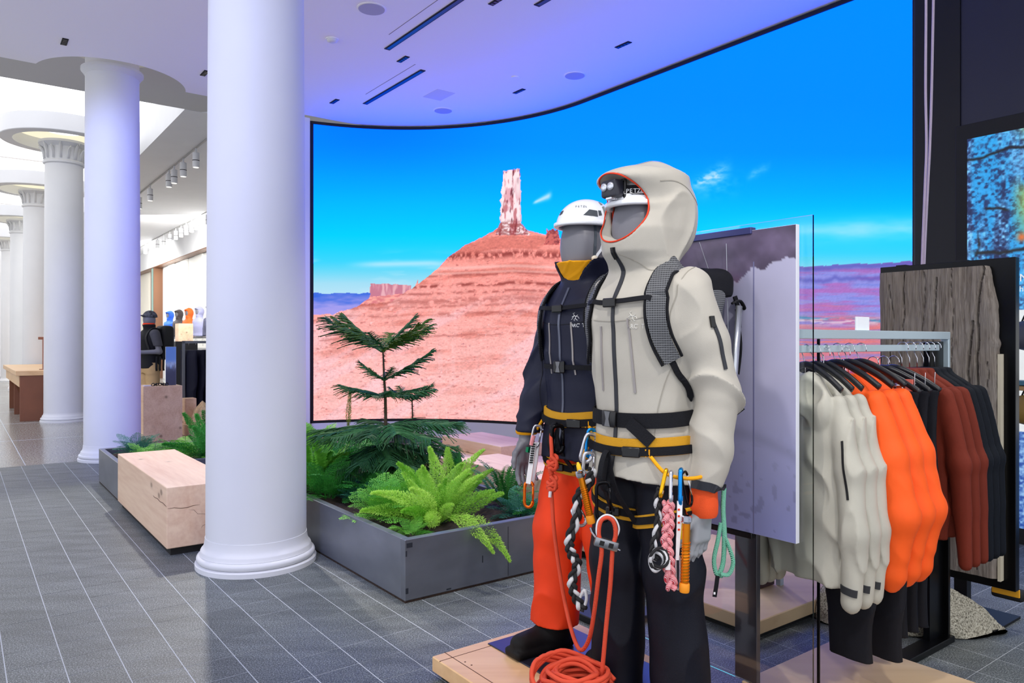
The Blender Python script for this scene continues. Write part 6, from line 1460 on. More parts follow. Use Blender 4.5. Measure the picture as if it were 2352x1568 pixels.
def screw(label, top, bot, r, with_handle=None):
    top, bot = Vector(top), Vector(bot); ax = bot-top; L = ax.length; z = -ax.normalized(); q = z.to_track_quat('Z', 'Y').to_matrix().to_4x4(); Mx = Matrix.Translation(bot) @ q
    t = thing('ice_screw', label, 'ice screw', top, 0, 'gold ice screws')
    m = MB(); m.lathe([(r*.92, .01), (r*.92, L)], (0, 0, 0), 20, Mx); obj('tube', m, A_gold, t, auto=True)
    m = MB(); m.tube([Mx @ Vector((r*1.0*math.cos(a), r*1.0*math.sin(a), .014+(L*.62)*a/(2*PI*14))) for a in np.linspace(0, 2*PI*14, 14*14)], r*.14, 4); obj('thread', m, A_gold, t)
    m = MB(); m.lathe([(r*1.1, -.010), (r*1.22, -.004), (r*1.22, .016), (r*1.1, .02)], (0, 0, 0), 20, Mx); obj('end_cap', m, mat('cap_orange', S(244, 150, 20), .5), t, auto=True)
    m = MB(); m.lathe([(r*1.15, L-.012), (r*1.3, L-.006), (r*1.3, L+.008), (r*1.0, L+.012)], (0, 0, 0), 8, Mx); obj('head', m, M_chrome, t)
    m = MB(); v = [Mx @ Vector(p) for p in ((-.012, -.004, L+.002), (.045, -.004, L+.012), (.05, .004, L+.018), (.0, .004, L+.014))]; m.tube([Mx @ Vector((-.016, 0, L+.003)), Mx @ Vector((.012, 0, L+.005)), Mx @ Vector((.048, 0, L+.022))], [.006, .011, .007], 8, flat=(.3, 1)); obj('hanger_plate', m, M_chrome, t, smooth=True)
    if with_handle: m = MB(); m.lathe([(.006, 0), (.009, .006), (.008, .026), (.005, .030), (.004, .036)], (0, 0, L+.006), 14, Mx); obj('crank_knob', m, mat('knob_yellow', S(250, 196, 20), .5), t, smooth=True)
    return t
YL = 2.405
sd = Vector((.7, -.35, 0)).normalized()
carab('carabiner', 'yellow carabiner on the left gear loop of the hooded mannequin', P(1531, 1078, YL), P(1517, 1140, YL-.02), .035, A_yel, .0052, Vector((.35, .9, 0)), gate=A_yel)
carab('carabiner', 'silver carabiner between the yellow and the blue one', P(1542, 1082, YL), P(1541, 1155, YL-.02), .04, A_sil, .005, Vector((.3, .9, 0)), gate=M_chrome)
carab('carabiner', 'blue carabiner on the left gear loop of the hooded mannequin', P(1564, 1077, YL), P(1563, 1160, YL-.01), .04, A_blue, .0062, Vector((.3, .9, 0)), gate=A_blue)
carab('carabiner', 'black wire-gate carabiner beside the blue one', P(1572, 1084, YL+.02), P(1586, 1160, YL+.02), .045, A_blk, .004, Vector((.6, .7, 0)), gate=M_chrome)
W_s = rope_mat('white_cord', S(238, 238, 240), S(196, 196, 200), 300); B_s = rope_mat('black_cord', S(16, 16, 18), S(36, 36, 40), 300); R_s = rope_mat('red_cord', S(216, 60, 76), S(244, 196, 200), 120); G_s = rope_mat('green_cord', S(20, 130, 96), S(150, 216, 190), 120)
braid('black and white plaited cord on the left hip of the hooded mannequin', 'plaited_sling', [P(1517, 1122, YL), P(1510, 1150, YL-.01), P(1513, 1185, YL-.01), P(1507, 1225, YL-.02), P(1500, 1262, YL-.02), P(1508, 1285, YL-.03)], .0075, .0062, [W_s, B_s, B_s], 3)
t = thing('cord_loop', 'black and white loop bunched at the end of the plaited cord', 'sling', P(1505, 1262, YL-.03))
for k, (c, mt_) in enumerate(((0, W_s), (5, B_s), (10, W_s), (14, B_s))):
    m = MB(); cc = P(1508+c*.4, 1290-c*.7, YL-.03-.004*k); m.tube([cc+Vector((.022*math.cos(a)*(1+.1*k), -.01*math.sin(2*a+k), .030*math.sin(a))) for a in np.linspace(0, 2*PI, 26, endpoint=False)], .0052, 6, True); obj('loop', m, mt_, t, smooth=True)
braid('pink and white plaited sling hanging from the silver carabiner', 'plaited_sling', [P(1534, 1152, YL-.02), P(1536, 1190, YL-.025), P(1532, 1230, YL-.025), P(1533, 1270, YL-.025), P(1538, 1310, YL-.025), P(1543, 1352, YL-.025)], .0125, .0098, [R_s], 3.2)
m = MB(); c = P(1534, 1297, YL-.047); m.box(c.x-.008, c.x+.008, c.y-.002, c.y+.002, c.z-.016, c.z+.016, bev=.001); tag(obj('sling_tag', m, mat('tag_white', S(240, 230, 230), .6)), 'small white tag sewn on the pink plaited sling', 'tag')
t = thing('quickdraw', 'white quickdraw with red dashes under the blue carabiner', 'quickdraw', P(1562, 1150, YL-.02))
m = MB(); m.ribbon([P(1561, 1150, YL-.02), P(1560, 1190, YL-.02), P(1557, 1240, YL-.02), P(1555, 1285, YL-.02)], [(0, -1, 0)]*4, [.018, .017, .013, .010], .005); obj('sling', m, mat('dyneema', S(238, 238, 240), .6), t)
for v in (1170, 1185, 1200, 1216):
    m = MB(); c = P(1559, v, YL-.026); m.box(c.x-.003, c.x+.004, c.y-.0006, c.y+.001, c.z-.003, c.z+.003); obj('dash', m, C_redline, t)
m = MB(); m.tube(spline([P(1552, 1285, YL-.02), P(1556, 1276, YL-.02), P(1562, 1285, YL-.02), P(1561, 1345, YL-.02), P(1556, 1352, YL-.02), P(1553, 1340, YL-.02)], 5, True), .004, 7, True); obj('carabiner', m, A_sil, t, smooth=True)
screw('gold ice screw hanging beside the orange cuff of the hooded mannequin', P(1577, 1192, YL-.03), P(1572, 1352, YL-.03), .0135)
t = thing('cord', 'green and white cord loops hanging behind the hand of the hooded mannequin', 'cord', P(1660, 1150, 2.53))
m = MB(); m.tube(spline([P(1663, 1120, 2.56), P(1661, 1170, 2.54), P(1664, 1230, 2.52), P(1661, 1290, 2.52), P(1652, 1318, 2.52)], 8), .0085, 8, flat=(1, .7)); obj('strand', m, G_s, t, smooth=True)
m = MB(); m.tube(spline([P(1656, 1200, 2.53), P(1649, 1240, 2.52), P(1640, 1285, 2.52), P(1646, 1318, 2.52), P(1660, 1322, 2.52)], 8), .0075, 8, flat=(1, .7)); obj('strand', m, G_s, t, smooth=True)
m = MB(); m.tube(spline([P(1664, 1230, 2.52), P(1674, 1255, 2.51), P(1684, 1290, 2.51), P(1674, 1318, 2.51), P(1655, 1318, 2.51)], 8), .0075, 8, flat=(1, .7)); obj('strand', m, G_s, t, smooth=True)
m = MB(); m.ribbon([P(1648, 1322, 2.51), P(1645, 1345, 2.51), P(1641, 1370, 2.51)], [(0, -1, 0)]*3, .014, .003); obj('black_tag', m, C_webb, t)
m = MB(); c = P(1641, 1362, 2.505); m.box(c.x-.003, c.x+.003, c.y-.001, c.y, c.z-.004, c.z+.004); obj('tag_patch', m, M_lett, t)
# front of the hooded mannequin
YF = 2.505
carab('carabiner', 'large black locking carabiner on the belay loop of the hooded mannequin', P(1388, 1108, YF), P(1386, 1195, YF), .055, A_blk, .0058, Vector((.95, .2, 0)), gate=A_blk)
t = thing('belay_device', 'silver plate belay device with orange rope on the front of the hooded mannequin', 'belay device', P(1390, 1248, YF))
Mx = Matrix.Translation(P(1392, 1248, YF)) @ Matrix.Rotation(math.radians(16), 4, 'Y')
m = MB(); m.box(-.040, .042, -.012, .012, -.016, .016, Mx, bev=.004, seg=2); obj('plate', m, mat('belay_metal', S(150, 152, 156), .3, .9), t, auto=True)
m = MB(); m.tube([Mx @ Vector((-.040, 0, .012)), Mx @ Vector((-.058, 0, .026)), Mx @ Vector((-.066, 0, .038))], .004, 6); obj('release_ear', m, M_chrome, t)
for sx in (-.016, .016): m = MB(); m.box(sx-.008, sx+.008, -.0135, -.0118, -.008, .008, Mx, bev=.0006); obj('rope_slot', m, M_matteblack, t)
m = MB(); m.tube([Mx @ Vector((.036, 0, -.006)), Mx @ Vector((.052, 0, -.008))], .004, 6); obj('rivet', m, M_chrome, t)
m = MB(); m.tube(spline([P(1413, 1240, YF+.004), P(1422, 1215, YF-.008), P(1412, 1190, YF-.012), P(1392, 1182, YF-.012), P(1374, 1195, YF-.010), P(1370, 1222, YF-.006), P(1378, 1240, YF+.002)], 8), .0032, 7); obj('keeper_cable', m, mat('cable_white', S(226, 226, 232), .4), t, smooth=True)
t = thing('climbing_rope', 'orange climbing rope tied to the navy mannequin and running through the belay device', 'rope', P(1335, 1495, 2.8))
RR = .0078
m = MB(); m.tube(spline([P(1275, 980, 3.02), P(1266, 1000, 2.985), P(1267, 1035, 2.97), P(1268, 1075, 2.965), P(1266, 1110, 2.96), P(1268, 1150, 2.95), P(1272, 1210, 2.94), P(1282, 1290, 2.92), P(1297, 1380, 2.87), P(1315, 1455, 2.80), P(1333, 1492, 2.72), P(1352, 1470, 2.64), P(1364, 1410, 2.58), P(1374, 1330, 2.53), P(1382, 1262, YF), P(1375, 1225, YF-.004), P(1380, 1196, YF-.008), P(1396, 1188, YF-.01), P(1410, 1200, YF-.008), P(1414, 1228, YF-.004), P(1407, 1262, YF), P(1402, 1340, 2.515), P(1393, 1430, 2.54), P(1385, 1520, 2.56), P(1378, 1585, 2.57), P(1365, 1612, 2.58)], 10), RR, 9); obj('strand', m, M_ropeO, t, smooth=True)
def knot(c, R, name='knot'):
    c = Vector(c); m = MB()
    m.tube([c+Vector((R*math.cos(a)*1.0, R*.7*math.sin(a), .020*math.sin(a*.5+.6)+(.030*(k/40)-.015))) for k, a in enumerate(np.linspace(0, 4.4*PI, 44))], RR, 8)
    m.tube(spline([c+Vector((-R*.5, -R*.5, .035)), c+Vector((R*.8, -R*.8, .01)), c+Vector((R*.4, -R*.6, -.02)), c+Vector((-R*.7, -R*.7, -.012)), c+Vector((-.3*R, -R*.4, -.04))], 6), RR, 8)
    return m
obj('knot', knot(P(1269, 1066, 2.965), .0185), M_ropeO, t, smooth=True); obj('knot', knot(P(1268, 1113, 2.955), .017), M_ropeO, t, smooth=True)
m = MB(); m.tube([P(1264, 1128, 2.94), P(1263, 1142, 2.935)], .0065, 8); obj('rope_end', m, mat('rope_end', S(214, 206, 214), .6), t)
carab('carabiner', 'black locking carabiner at the waist of the navy mannequin', P(1283, 978, 2.99), P(1281, 1040, 2.99), .055, A_blk, .0075, Vector((.9, .3, 0)), gate=A_blk)
t = thing('rope_coil', 'heap of coiled orange rope on the platform at the feet of the mannequins', 'rope', AB(1.90, 1.76, ZP+.008))
r = random.Random(12); CO = AB(1.93, 1.72, 0)
for k in range(34):
    m = MB(); c = CO+Vector((r.uniform(-.03, .03), r.uniform(-.03, .03), ZP+.018+.0046*k)); R = .150-.0020*k+r.uniform(-.016, .012); e = r.uniform(.75, .95); ph = r.uniform(0, 6.28); tl = r.uniform(.02, .14); th = .1+.25*r.random()
    m.tube([c+Vector((R*math.cos(a), R*e*math.sin(a), abs(R*tl*math.sin(a+th))*.9+.006*math.sin(3*a+ph))) for a in np.linspace(0, 2*PI, 40, endpoint=False)], RR*1.05, 8, True); obj('loop', m, M_ropeO, t, smooth=True)
for k in range(4):
    m = MB(); c = CO+Vector((0, 0, ZP+.15)); a0 = .3+.25*k; m.tube(spline([c+Vector((.15*math.cos(a0+q), .11*math.sin(a0+q), -.05*abs(q-1.5)+.045-.004*k)) for q in np.linspace(0, 3.1, 7)], 5), RR*1.05, 8); obj('loop', m, M_ropeO, t, smooth=True)
# right hip of the hooded mannequin
YR = 2.66
carab('carabiner', 'blue carabiner on the right hip of the hooded mannequin', P(1360, 986, YR+.03), P(1352, 1048, YR+.03), .03, A_blue, .006, Vector((.9, .3, 0)), gate=A_blue)
carab('carabiner', 'large silver carabiner left of the blue one on the right hip', P(1362, 998, YR), P(1342, 1060, YR), .05, A_sil, .006, Vector((.9, .3, 0)), gate=M_chrome)
carab('carabiner', 'lower pale silver carabiner on the right hip', P(1356, 1040, YR-.01), P(1350, 1085, YR-.01), .045, A_sil, .0055, Vector((.9, .3, 0)), gate=M_chrome)
screw('tilted gold ice screw with yellow crank on the right hip of the hooded mannequin', P(1333, 1088, YR-.05), P(1357, 1195, YR-.05), .0125, True)
braid('long black and white plaited sling hanging between the two mannequins', 'plaited_sling', [P(1362, 1078, YR), P(1352, 1110, YR-.02), P(1328, 1140, YR-.03), P(1324, 1190, YR-.03), P(1308, 1240, YR-.04), P(1312, 1270, YR-.04), P(1326, 1295, YR-.04), P(1314, 1335, YR-.04), P(1322, 1370, YR-.04), P(1340, 1400, YR-.04)], .0115, .0082, [W_s, B_s, B_s], 6)
m = MB(); m.tube(spline([P(1330, 1375, YR-.04), P(1342, 1355, YR-.045), P(1347, 1375, YR-.045), P(1340, 1398, YR-.04)], 8), .006, 7); tag(obj('sling_end', m, W_s, smooth=True), 'white loop at the lower end of the long plaited sling', 'sling')
carab('carabiner', 'small silver carabiner near the tilted ice screw', P(1322, 1165, YR-.02), P(1340, 1205, YR-.02), .04, A_sil, .005, Vector((.9, .3, 0)), gate=M_chrome)
# right hip of the navy mannequin
YN = 3.17
t = thing('quickdraw', 'white quickdraw at the right hip of the navy mannequin', 'quickdraw', P(1230, 1000, YN))
m = MB(); m.ribbon([P(1227, 1015, YN), P(1221, 1060, YN), P(1214, 1110, YN)], [(-.3, -1, 0)]*3, .022, .008); obj('sling', m, mat('dyneema', S(238, 238, 240), .6), t)
m = MB(); m.ribbon([P(1236, 1015, YN+.02), P(1231, 1060, YN+.02), P(1224, 1108, YN+.02)], [(-.3, -1, 0)]*3, .016, .008); obj('sling', m, mat('dyneema', S(238, 238, 240), .6), t)
for k in range(9):
    c = P(1226-k*.75, 1020+k*5.2, YN-.012); m = MB(); m.box(c.x-.008, c.x+.007, c.y-.002, c.y+.001, c.z-.003, c.z+.003); obj('dash', m, M_matteblack, t)
carab('carabiner', 'orange carabiner hanging lowest beside the right hand of the navy mannequin', P(1217, 1108, YN), P(1213, 1164, YN), .042, A_org, .0062, Vector((.9, -.2, 0)), gate=A_org)
carab('carabiner', 'silver carabiner at the right gear loop of the navy mannequin', P(1238, 978, YN), P(1226, 1026, YN), .04, A_sil, .005, Vector((.9, .2, 0)), gate=M_chrome)
m = MB(); m.tube(spline([P(1226, 1000, YN-.01), P(1222, 1012, YN-.01), P(1220, 1022, YN-.01)], 4), .009, 7); tag(obj('sling', m, R_s), 'short red and white sling under the silver carabiner of the navy mannequin', 'sling')
m = MB(); m.tube([P(1214, 1026, YN), P(1212, 1038, YN)], .011, 8); tag(obj('carabiner_sleeve', m, A_grn), 'small green sleeve beside the quickdraw of the navy mannequin', 'sleeve')

# ================================================================ back of the shop
W_BK = 6.2
m = MB(); m.abox(10.2, 36, W_BK+.08, W_BK+.4, 0, 5.0); WB = struct('wall_aisle', m, M_white)
m = MB(); m.abox(10.2, 36, W_BK-.25, W_BK+.08, 4.22, HS); struct('trim_4', m, M_white)
m = MB(); m.abox(10.2, 36, W_BK-.26, W_BK-.02, 4.185, 4.22); struct('trim_5', m, mat('bronze_trim', S(120, 84, 62), .4, .4))
M_panel = mat('lit_panel', S(240, 240, 236), .6)
for k in range(14):
    m = MB(); a0 = 17+.95*k; m.abox(a0+.012, a0+.938, W_BK+.0+.05*(k % 2), W_BK+.08, 1.5, 4.19); o = obj('wall_panel', m, M_panel, WB)
for k in range(3): m = MB(); a0 = 31.2+1.5*k; m.abox(a0+.012, a0+1.48, W_BK, W_BK+.08, .3, 4.19); obj('wall_panel', m, mat('warm_panel', S(238, 232, 218), .6), WB)
for a0, a1, mt_ in ((30.55, 30.65, 'b'), (30.65, 30.95, 't'), (30.95, 31.1, 'b')):
    m = MB(); m.abox(a0, a1, W_BK-.24, W_BK+.08, 0, 4.19); struct('trim_6', m, mat('bronze_trim', S(120, 84, 62), .4, .4) if mt_ == 'b' else mat('teal_glass', S(110, 150, 142), .3))
m = MB(); m.abox(17, 30.5, W_BK-.42, W_BK+.0, 1.50, 1.54); SH = thing('wall_shelf', 'long dark wall shelf carrying the row of jacket busts', 'shelf', AB(24, W_BK-.2, 1.5)); obj('board', m, mat('shelf_dark', S(88, 88, 92), .5), SH)
m = MB(); m.abox(17, 30.5, W_BK-.02, W_BK+.0, 1.2, 1.5); obj('light_strip', m, emis('shelf_light', S(255, 252, 244), .9), SH)
lamp('wall_washer', 'AREA', AB(22, 4.6, HS-.1), AB(24, 6.2, 2.6), 520, (1, .98, .94), 3.0)
lamp('wall_washer', 'AREA', AB(29, 4.6, HS-.1), AB(30, 6.2, 2.6), 520, (1, .98, .94), 3.0)
def bust_mesh():
    def f(x, y, z):
        d = loft(x, y, z, [0, .1, .3, .45, .52, .58, .62], [0]*7, [0]*7, [.19, .18, .21, .21, .15, .10, .09], [.13, .12, .15, .14, .11, .09, .10], 2.2)
        d = smin(d, smin(ell(x, y, z, (0, -.01, .76), (.12, .145, .165)), ell(x, y, z, (0, .09, .85), (.08, .08, .03)), .04), .06); d = smax(d, -ell(x, y, z, (0, .19, .75), (.09, .13, .10)), .01)
        for s in (-1, 1): d = smin(d, chain(x, y, z, [(.19*s, 0, .47), (.25*s, -.02, .22), (.24*s, .02, .0)], [.07, .062, .05], .03), .03)
        return np.maximum(d, -z)
    return surfnet(f, (-.36, -.22, -.02), (.36, .22, .96), .02)
BM = bust_mesh()
def puff(name, c): return mat(name, c, .6, bump=.5, bscale=22, stretch=(.2, .2, 3))
for k, (u, nm, c, lab) in enumerate(((390, 'blue', S(30, 96, 220), 'bright blue hooded jacket bust, leftmost on the wall shelf'), (411, 'graphite', S(64, 58, 62), 'charcoal jacket bust with grey hood on the wall shelf'), (434, 'flame', S(244, 100, 24), 'orange hooded jacket bust behind the small wooden block'), (458, 'lavender', S(150, 152, 186), 'pale lavender hooded jacket bust on the wall shelf'), (484, 'slate', S(72, 76, 100), 'slate padded hooded jacket bust nearest the big column'))):
    t_ = (u-1176)/FPX; b = W_BK-.22; Y_ = b/(.8*t_+.6); a = -.6*t_*Y_+.8*Y_
    t = thing('jacket_bust', lab, 'mannequin', AB(a, b, 1.56), ANG_A+.5, 'jacket busts on the wall shelf')
    me = bpy.data.meshes.new('jacket'); fastmesh(me, *BM); me.materials.append(puff('bust_'+nm, c)); me.polygons.foreach_set('use_smooth', [True]*len(me.polygons))
    o = bpy.data.objects.new('jacket', me); COL.objects.link(o); o.parent = t
    m = MB(); m.lathe([(.06, .64), (.085, .70), (.088, .78), (.07, .86), (.02, .9)], (0, .03, 0), 16); obj('head', m, C_grey, t, True, local=True)
    m = MB(); m.lathe([(.10, -.021), (.10, 0), (.02, .01)], (0, 0, 0), 20); obj('stand', m, M_steel, t, local=True)
block('display_block', 'wooden block with dark edge in front of the orange jacket bust', 'block', 22.8, 23.2, 5.1, 5.5, 1.40, 1.92, plinth=False)
m = MB(); m.abox(22.7, 23.3, 5.0, 5.6, 0, 1.40); tag(obj('pedestal', m, M_black), 'dark pedestal that carries the wooden block by the jacket busts', 'pedestal')
# rail with black trousers
t = thing('garment_rail', 'distant garment rail with a row of dark navy trousers', 'clothes rail', AB(12.8, 3.8, 0))
m = MB(); m.abox(12.78, 12.82, 2.92, 4.7, 1.37, 1.41); obj('top_bar', m, mat('rail_grey', S(120, 124, 132), .35, .6), t)
for b in (2.92, 4.66): m = MB(); m.abox(12.78, 12.82, b, b+.04, 0, 1.41); obj('upright', m, mat('rail_grey', S(120, 124, 132), .35, .6), t)
m = MB(); m.abox(12.5, 13.1, 2.9, 4.72, 0, .02); obj('foot', m, M_black, t)
me = MESH['gpants'+C_bp.name].copy(); me.materials[0] = fabric('far_navy', S(14, 16, 40), .7, .1)
for k in range(15):
    b = 3.02+.11*k; q = thing('hanging_trousers', 'dark navy trousers on the distant rail under the jacket busts', 'trousers', AB(12.8, b, 1.26), ANG_A+.4+.05*math.sin(k*2), 'dark trousers on the distant rail')
    o = bpy.data.objects.new('cloth', me); COL.objects.link(o); o.parent = q; o.scale = (1.15, 1.5, .95)
    o = bpy.data.objects.new('hook', MESH['hook']); COL.objects.link(o); o.parent = q; o.location = (0, 0, .045)
# distant mannequin with backpack
t = thing('mannequin', 'distant mannequin in black vest, grey tee and patterned cap by the wooden plinth', 'mannequin', AB(13.67, 2.61, .05), ANG_A+.25)
m = MB(); m.lathe([(.3, -.05), (.3, -.002)], (0, 0, 0), 28); obj('stand', m, M_steel, t, local=True)
def far_body(x, y, z):
    d = ell(x, y, z, (0, .012, 1.715), (.080, .103, .135)); d = smin(d, ell(x, y, z, (0, 0, 1.36), (.18, .10, .16)), .04); d = smin(d, cap(x, y, z, (0, -.015, 1.48), (0, -.005, 1.62), .062, .058), .03)
    for s in (-1, 1): d = smin(d, chain(x, y, z, [(.2*s, 0, 1.40), (.25*s, -.04, 1.18), (.15*s, .22, 1.17)], [.05, .044, .032], .02), .02); d = smin(d, cap(x, y, z, (.15*s, .22, 1.17), (.10*s, .30, 1.18), .03, .02), .02)
    return d
sdf_obj('body', far_body, (-.34, -.16, 1.05), (.34, .36, 1.87), .011, C_grey, t)
sdf_obj('tee', lambda x, y, z: np.minimum(np.maximum(chain(x, y, z, [(-.17, 0, 1.47), (-.235, -.025, 1.28)], [.085, .07], .02), 1.27-z), np.maximum(chain(x, y, z, [(.17, 0, 1.47), (.235, -.025, 1.28)], [.085, .07], .02), 1.27-z)), (-.36, -.14, 1.22), (.36, .14, 1.6), .011, fabric('grey_tee', S(74, 74, 80), .8, .2), t)
sdf_obj('vest', lambda x, y, z: np.maximum(smin(loft(x, y, z, TORSO['zs'], TORSO['cx'], TORSO['cy'], [v*.93 for v in TORSO['rx']], [v*.95 for v in TORSO['ry']]), loft(x, y, z, [1.5, 1.58, 1.64], [0]*3, [.0, .01, .02], [.11, .10, .105], [.09, .09, .10]), .02), .9-z), (-.26, -.2, .86), (.26, .2, 1.66), .011, fabric('vest_black', S(14, 14, 18), .7, .2), t)
sdf_obj('trousers', leg_field([(.09, 0, .86), (-.09, 0, .86)], [(.1, .03, .5), (-.12, 0, .5)], [(.1, .04, .05), (-.15, 0, .05)], .0, [.11, .095, .085], 91), (-.3, -.2, -.02), (.28, .22, 1.0), .012, fabric('khaki', S(190, 158, 110), .8, .2), t)
def cap_f(x, y, z): d = np.maximum(ell(x, y, z, (0, 0, 1.76), (.095, .12, .115)), 1.755-z); return smin(d, ell(x, y, z, (0, .12, 1.785), (.07, .07, .012)), .01)
sdf_obj('cap', cap_f, (-.12, -.14, 1.73), (.12, .22, 1.9), .010, mat('camo_cap', S(70, 72, 80), .8, var=.9, scale=22), t)
m = MB(); m.lathe([(.085, 1.60), (.095, 1.63), (.09, 1.66)], (0, .02, 0), 24, cap=False); obj('neck_gaiter', m, C_orange, t, local=True)
BP3 = thing('backpack', 'black backpack on the distant mannequin with straps hanging', 'backpack', t.location, t.rotation_euler.z)
sdf_obj('pack_body', lambda x, y, z: rbox(x, y, z, (0, -.25, 1.33), (.15, .11, .29), .07)+.006*creases(x, y, z, 95, 16, 3), (-.2, -.42, 1.0), (.2, -.1, 1.68), .012, mat('pack_black', S(12, 13, 16), .6), BP3)
m = MB()
for s in (-1, 1): m = MB(); m.tube(spline([(.10*s, -.14, 1.55), (.11*s, .02, 1.57), (.13*s, .13, 1.42), (.17*s, .10, 1.22)], 6), .02, 6, flat=(.5, 1.2)); obj('shoulder_strap', m, M_matteblack, BP3, local=True)
for k in range(3): m = MB(); x = -.19; m.tube([(x, -.02-.06*k, 1.1), (x-.03, .0-.06*k, .9), (x-.02, -.01-.06*k, .86)], .018, 6, flat=(.4, 1)); obj('strap_end', m, M_matteblack, BP3, local=True)
PZ = .775
t = thing('photo_stand', 'upright acrylic photo of a blue glacier on the tall plinth', 'display', AB(11.4, 2.44, PZ))
m = MB(); m.abox(11.4, 11.415, 2.38, 2.52, PZ, PZ+.55, bev=.002); obj('acrylic_block', m, mat('print_edge', S(210, 220, 236), .3), t)
cz = np.zeros((30, 90, 3)); U, W_ = np.meshgrid(np.linspace(0, 1, 30), np.linspace(0, 1, 90), indexing='ij'); nn1 = Noise(41)
cz = lerp(np.broadcast_to([70, 74, 104.], cz.shape), np.broadcast_to([112, 158, 232.], cz.shape), (W_-.45+.3*(nn1.fbm(U*4, W_*8)-.5))*9); cz = lerp(cz, np.broadcast_to([210, 224, 246.], cz.shape), np.exp(-((W_-.52)/.10)**2)*nn1.fbm(U*6, W_*12)*1.3)
grid_print('glacier_print', lambda x, z: AB(11.3985, 2.382+.136*x, PZ+.002+.546*z), cz, 'glacier_print', t)
t = thing('crampons', 'black folded crampons lying on top of the tall plinth', 'crampons', AB(11.33, 2.3, PZ))
for k in range(7):
    m = MB(); c = AB(11.33, 2.2+.03*k, PZ+.02); m.tube([c+Vector((.02*math.cos(a), .02*math.sin(a)*.6, .018*math.sin(a+k))) for a in np.linspace(0, 2*PI, 12, endpoint=False)], .006, 5, True); obj('steel_link', m, M_black, t)
t = thing('booklet', 'flat pale card lying on the tall plinth', 'card', AB(11.35, 2.12, PZ)); m = MB(); m.abox(11.28, 11.40, 2.08, 2.17, PZ, PZ+.012, bev=.002); obj('cover', m, mat('card_lilac', S(206, 196, 226), .5), t); m = MB(); m.abox(11.285, 11.395, 2.082, 2.168, PZ+.0121, PZ+.0135); obj('page', m, M_white, t)
# long table in the left aisle
M_tt = wood('table_top', S(226, 190, 146), S(196, 152, 106), 0, False, .4, 2.5); M_tp = mat('table_leather', S(124, 74, 46), .5, var=.1, scale=3)
t = thing('display_table', 'long table with pale wood top and brown panel legs behind the third column', 'table', AB(18, 1.7, 0))
m = MB(); m.abox(15.475, 19.9, .82, 2.5, .80, .885, bev=.005); obj('table_top', m, M_tt, t)
for k, a in enumerate((15.50, 17.1, 18.7)): m = MB(); m.abox(a, a+.05+.5*(k > 0)*0, .88, 2.45, 0, .80, bev=.003); obj('leg_panel', m, M_tp, t)
m = MB(); m.abox(15.56, 19.8, .87, .92, .60, .80, bev=.003); obj('apron', m, M_tt, t)
t = thing('sign_stand', 'slim copper sign stand on the long table', 'stand', AB(16.0, 1.25, .885)); m = MB(); c = AB(16.0, 1.27, .885); m.tube([c, c+Vector((0, 0, .56))], .018, 8); obj('rod', m, mat('copper', S(150, 98, 78), .35, .5), t)
m = MB(); m.box(c.x-.09, c.x+.09, c.y-.02, c.y+.02, c.z+.55, c.z+.60, bev=.005); obj('holder', m, mat('copper', S(150, 98, 78), .35, .5), t); m = MB(); m.lathe([(.07, 0), (.07, .012), (.02, .016)], tuple(c), 20); obj('foot', m, mat('copper', S(150, 98, 78), .35, .5), t)
for k, (b, c_) in enumerate(((2.1, S(240, 120, 100)), (2.02, S(196, 170, 60)))):
    m = MB(); m.lathe([(.02, 0), (.09, .01), (.10, .05), (.06, .10), (.02, .11)], AB(15.6+.1*k, b, .885), 18); tag(obj('folded_beanie', m, mat('beanie%d' % k, c_, .8), smooth=True), ('coral pink beanie on the right end of the long table', 'olive yellow beanie on the right end of the long table')[k], 'hat')
t = thing('display_cabinet', 'tall dark display cabinet between the second and third columns', 'cabinet', AB(24.3, 3.2, 0))
m = MB(); m.abox(24.4, 24.5, 2.5, 4, 0, 3.75); obj('back_panel', m, mat('cabinet_dark', S(52, 54, 60), .5), t)
for z in (.55, 1.1, 2.4, 3.0, 3.7): m = MB(); m.abox(24.0, 24.4, 2.5, 4, z, z+.05); obj('shelf', m, mat('cabinet_shelf', S(34, 35, 40), .5), t)
for b in (2.5, 3.95): m = MB(); m.abox(24.0, 24.4, b, b+.05, 0, 3.75); obj('side_panel', m, mat('cabinet_shelf', S(34, 35, 40), .5), t)
for k, (b, z, c_, lab) in enumerate(((2.72, 1.15, S(60, 62, 70), 'grey bag standing in the dark cabinet'), (2.85, 1.15, S(140, 150, 90), 'olive bag standing in the dark cabinet'))):
    m = MB(); m.lathe([(.10, 0), (.16, .05), (.17, .45), (.10, .62), (.04, .66)], AB(24.15, b, z), 18); tag(obj('display_bag', m, mat('dbag%d' % k, c_, .7), smooth=True), lab, 'bag')
m = MB(); m.abox(26, 30, -.3, .75, 0, .35, bev=.01); tag(obj('display_plinth', m, M_tt), 'low pale wooden plinth at the far left edge', 'plinth')
t = thing('jacket_bust', 'red orange jacket bust cut by the left edge of the photo', 'mannequin', AB(27.2, .72, .36), ANG_A+.3)
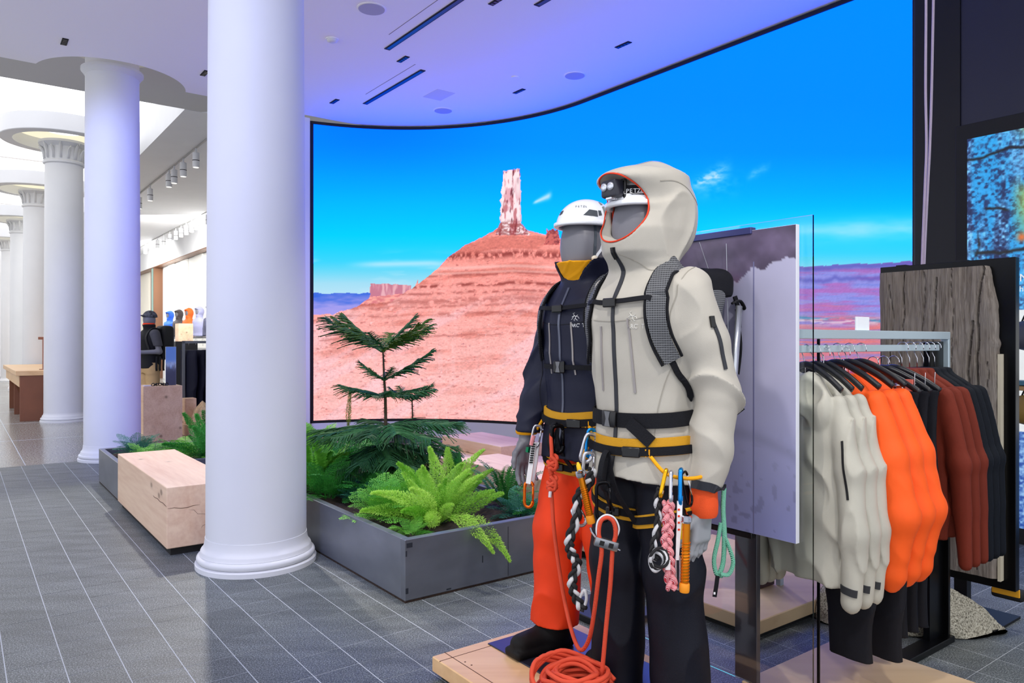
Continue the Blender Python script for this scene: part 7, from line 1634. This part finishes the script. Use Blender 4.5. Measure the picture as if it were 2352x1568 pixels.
me = bpy.data.meshes.new('jacket'); fastmesh(me, *BM); me.materials.append(puff('bust_redorange', S(238, 80, 40))); o = bpy.data.objects.new('jacket', me); COL.objects.link(o); o.parent = t; m = MB(); m.lathe([(.12, -.011), (.12, 0), (.02, .01)], (0, 0, 0), 20); obj('stand', m, M_steel, t, local=True)
# track lights
ORD = 'first second third fourth fifth sixth seventh eighth ninth tenth eleventh twelfth'.split()
def track(a0, a1, b, label, group, As, dz=.0):
    for k, a in enumerate(As):
        t = thing('track_light', label % (ORD[k]+' from the near end'), 'spotlight', AB(a, b, HS), group=group)
        m = MB(); m.lathe([(.055, -.36), (.06, -.355), (.06, -.10), (.055, -.095)], AB(a, b, HS), 18); obj('can', m, M_white, t, auto=True)
        m = MB(); m.lathe([(.061, -.245), (.061, -.232)], AB(a, b, HS), 18); obj('seam_ring', m, M_matteblack, t)
        m = MB(); m.lathe([(.015, -.10), (.015, 0)], AB(a, b, HS), 8); obj('stem', m, M_white, t)
        m = MB(); m.lathe([(.05, -.364), (.05, -.359)], AB(a, b, HS), 18); obj('lens', m, emis('track_lens', S(255, 250, 240), 1.5), t)
def a_of(u, b): t_ = (u-1176)/FPX; Y_ = b/(.8*t_+.6); return -.6*t_*Y_+.8*Y_
names1 = [a_of(u, 3.45) for u in (450, 421, 400, 388, 345, 320)]
m = MB(); m.abox(10.3, 34, 3.435, 3.465, HS-.02, HS); tag(obj('light_track', m, mat('track_grey', S(150, 150, 150), .5)), 'thin ceiling track along the edge of the luminous ceiling', 'track')
m = MB(); m.abox(10.3, 34, 5.38, 5.42, HS-.02, HS); tag(obj('light_track', m, mat('track_grey', S(150, 150, 150), .5)), 'second ceiling track along the aisle wall', 'track')
track(10, 34, 3.45, 'white cylinder spotlight on the near ceiling track, %s', 'spotlights on the near track', names1)
names2 = [a_of(u, 5.4) for u in (478, 463, 452, 440, 428, 416, 404, 390, 376, 362, 348, 334)]
track(10, 34, 5.4, 'small white spotlight on the far ceiling track, %s', 'spotlights on the far track', names2)
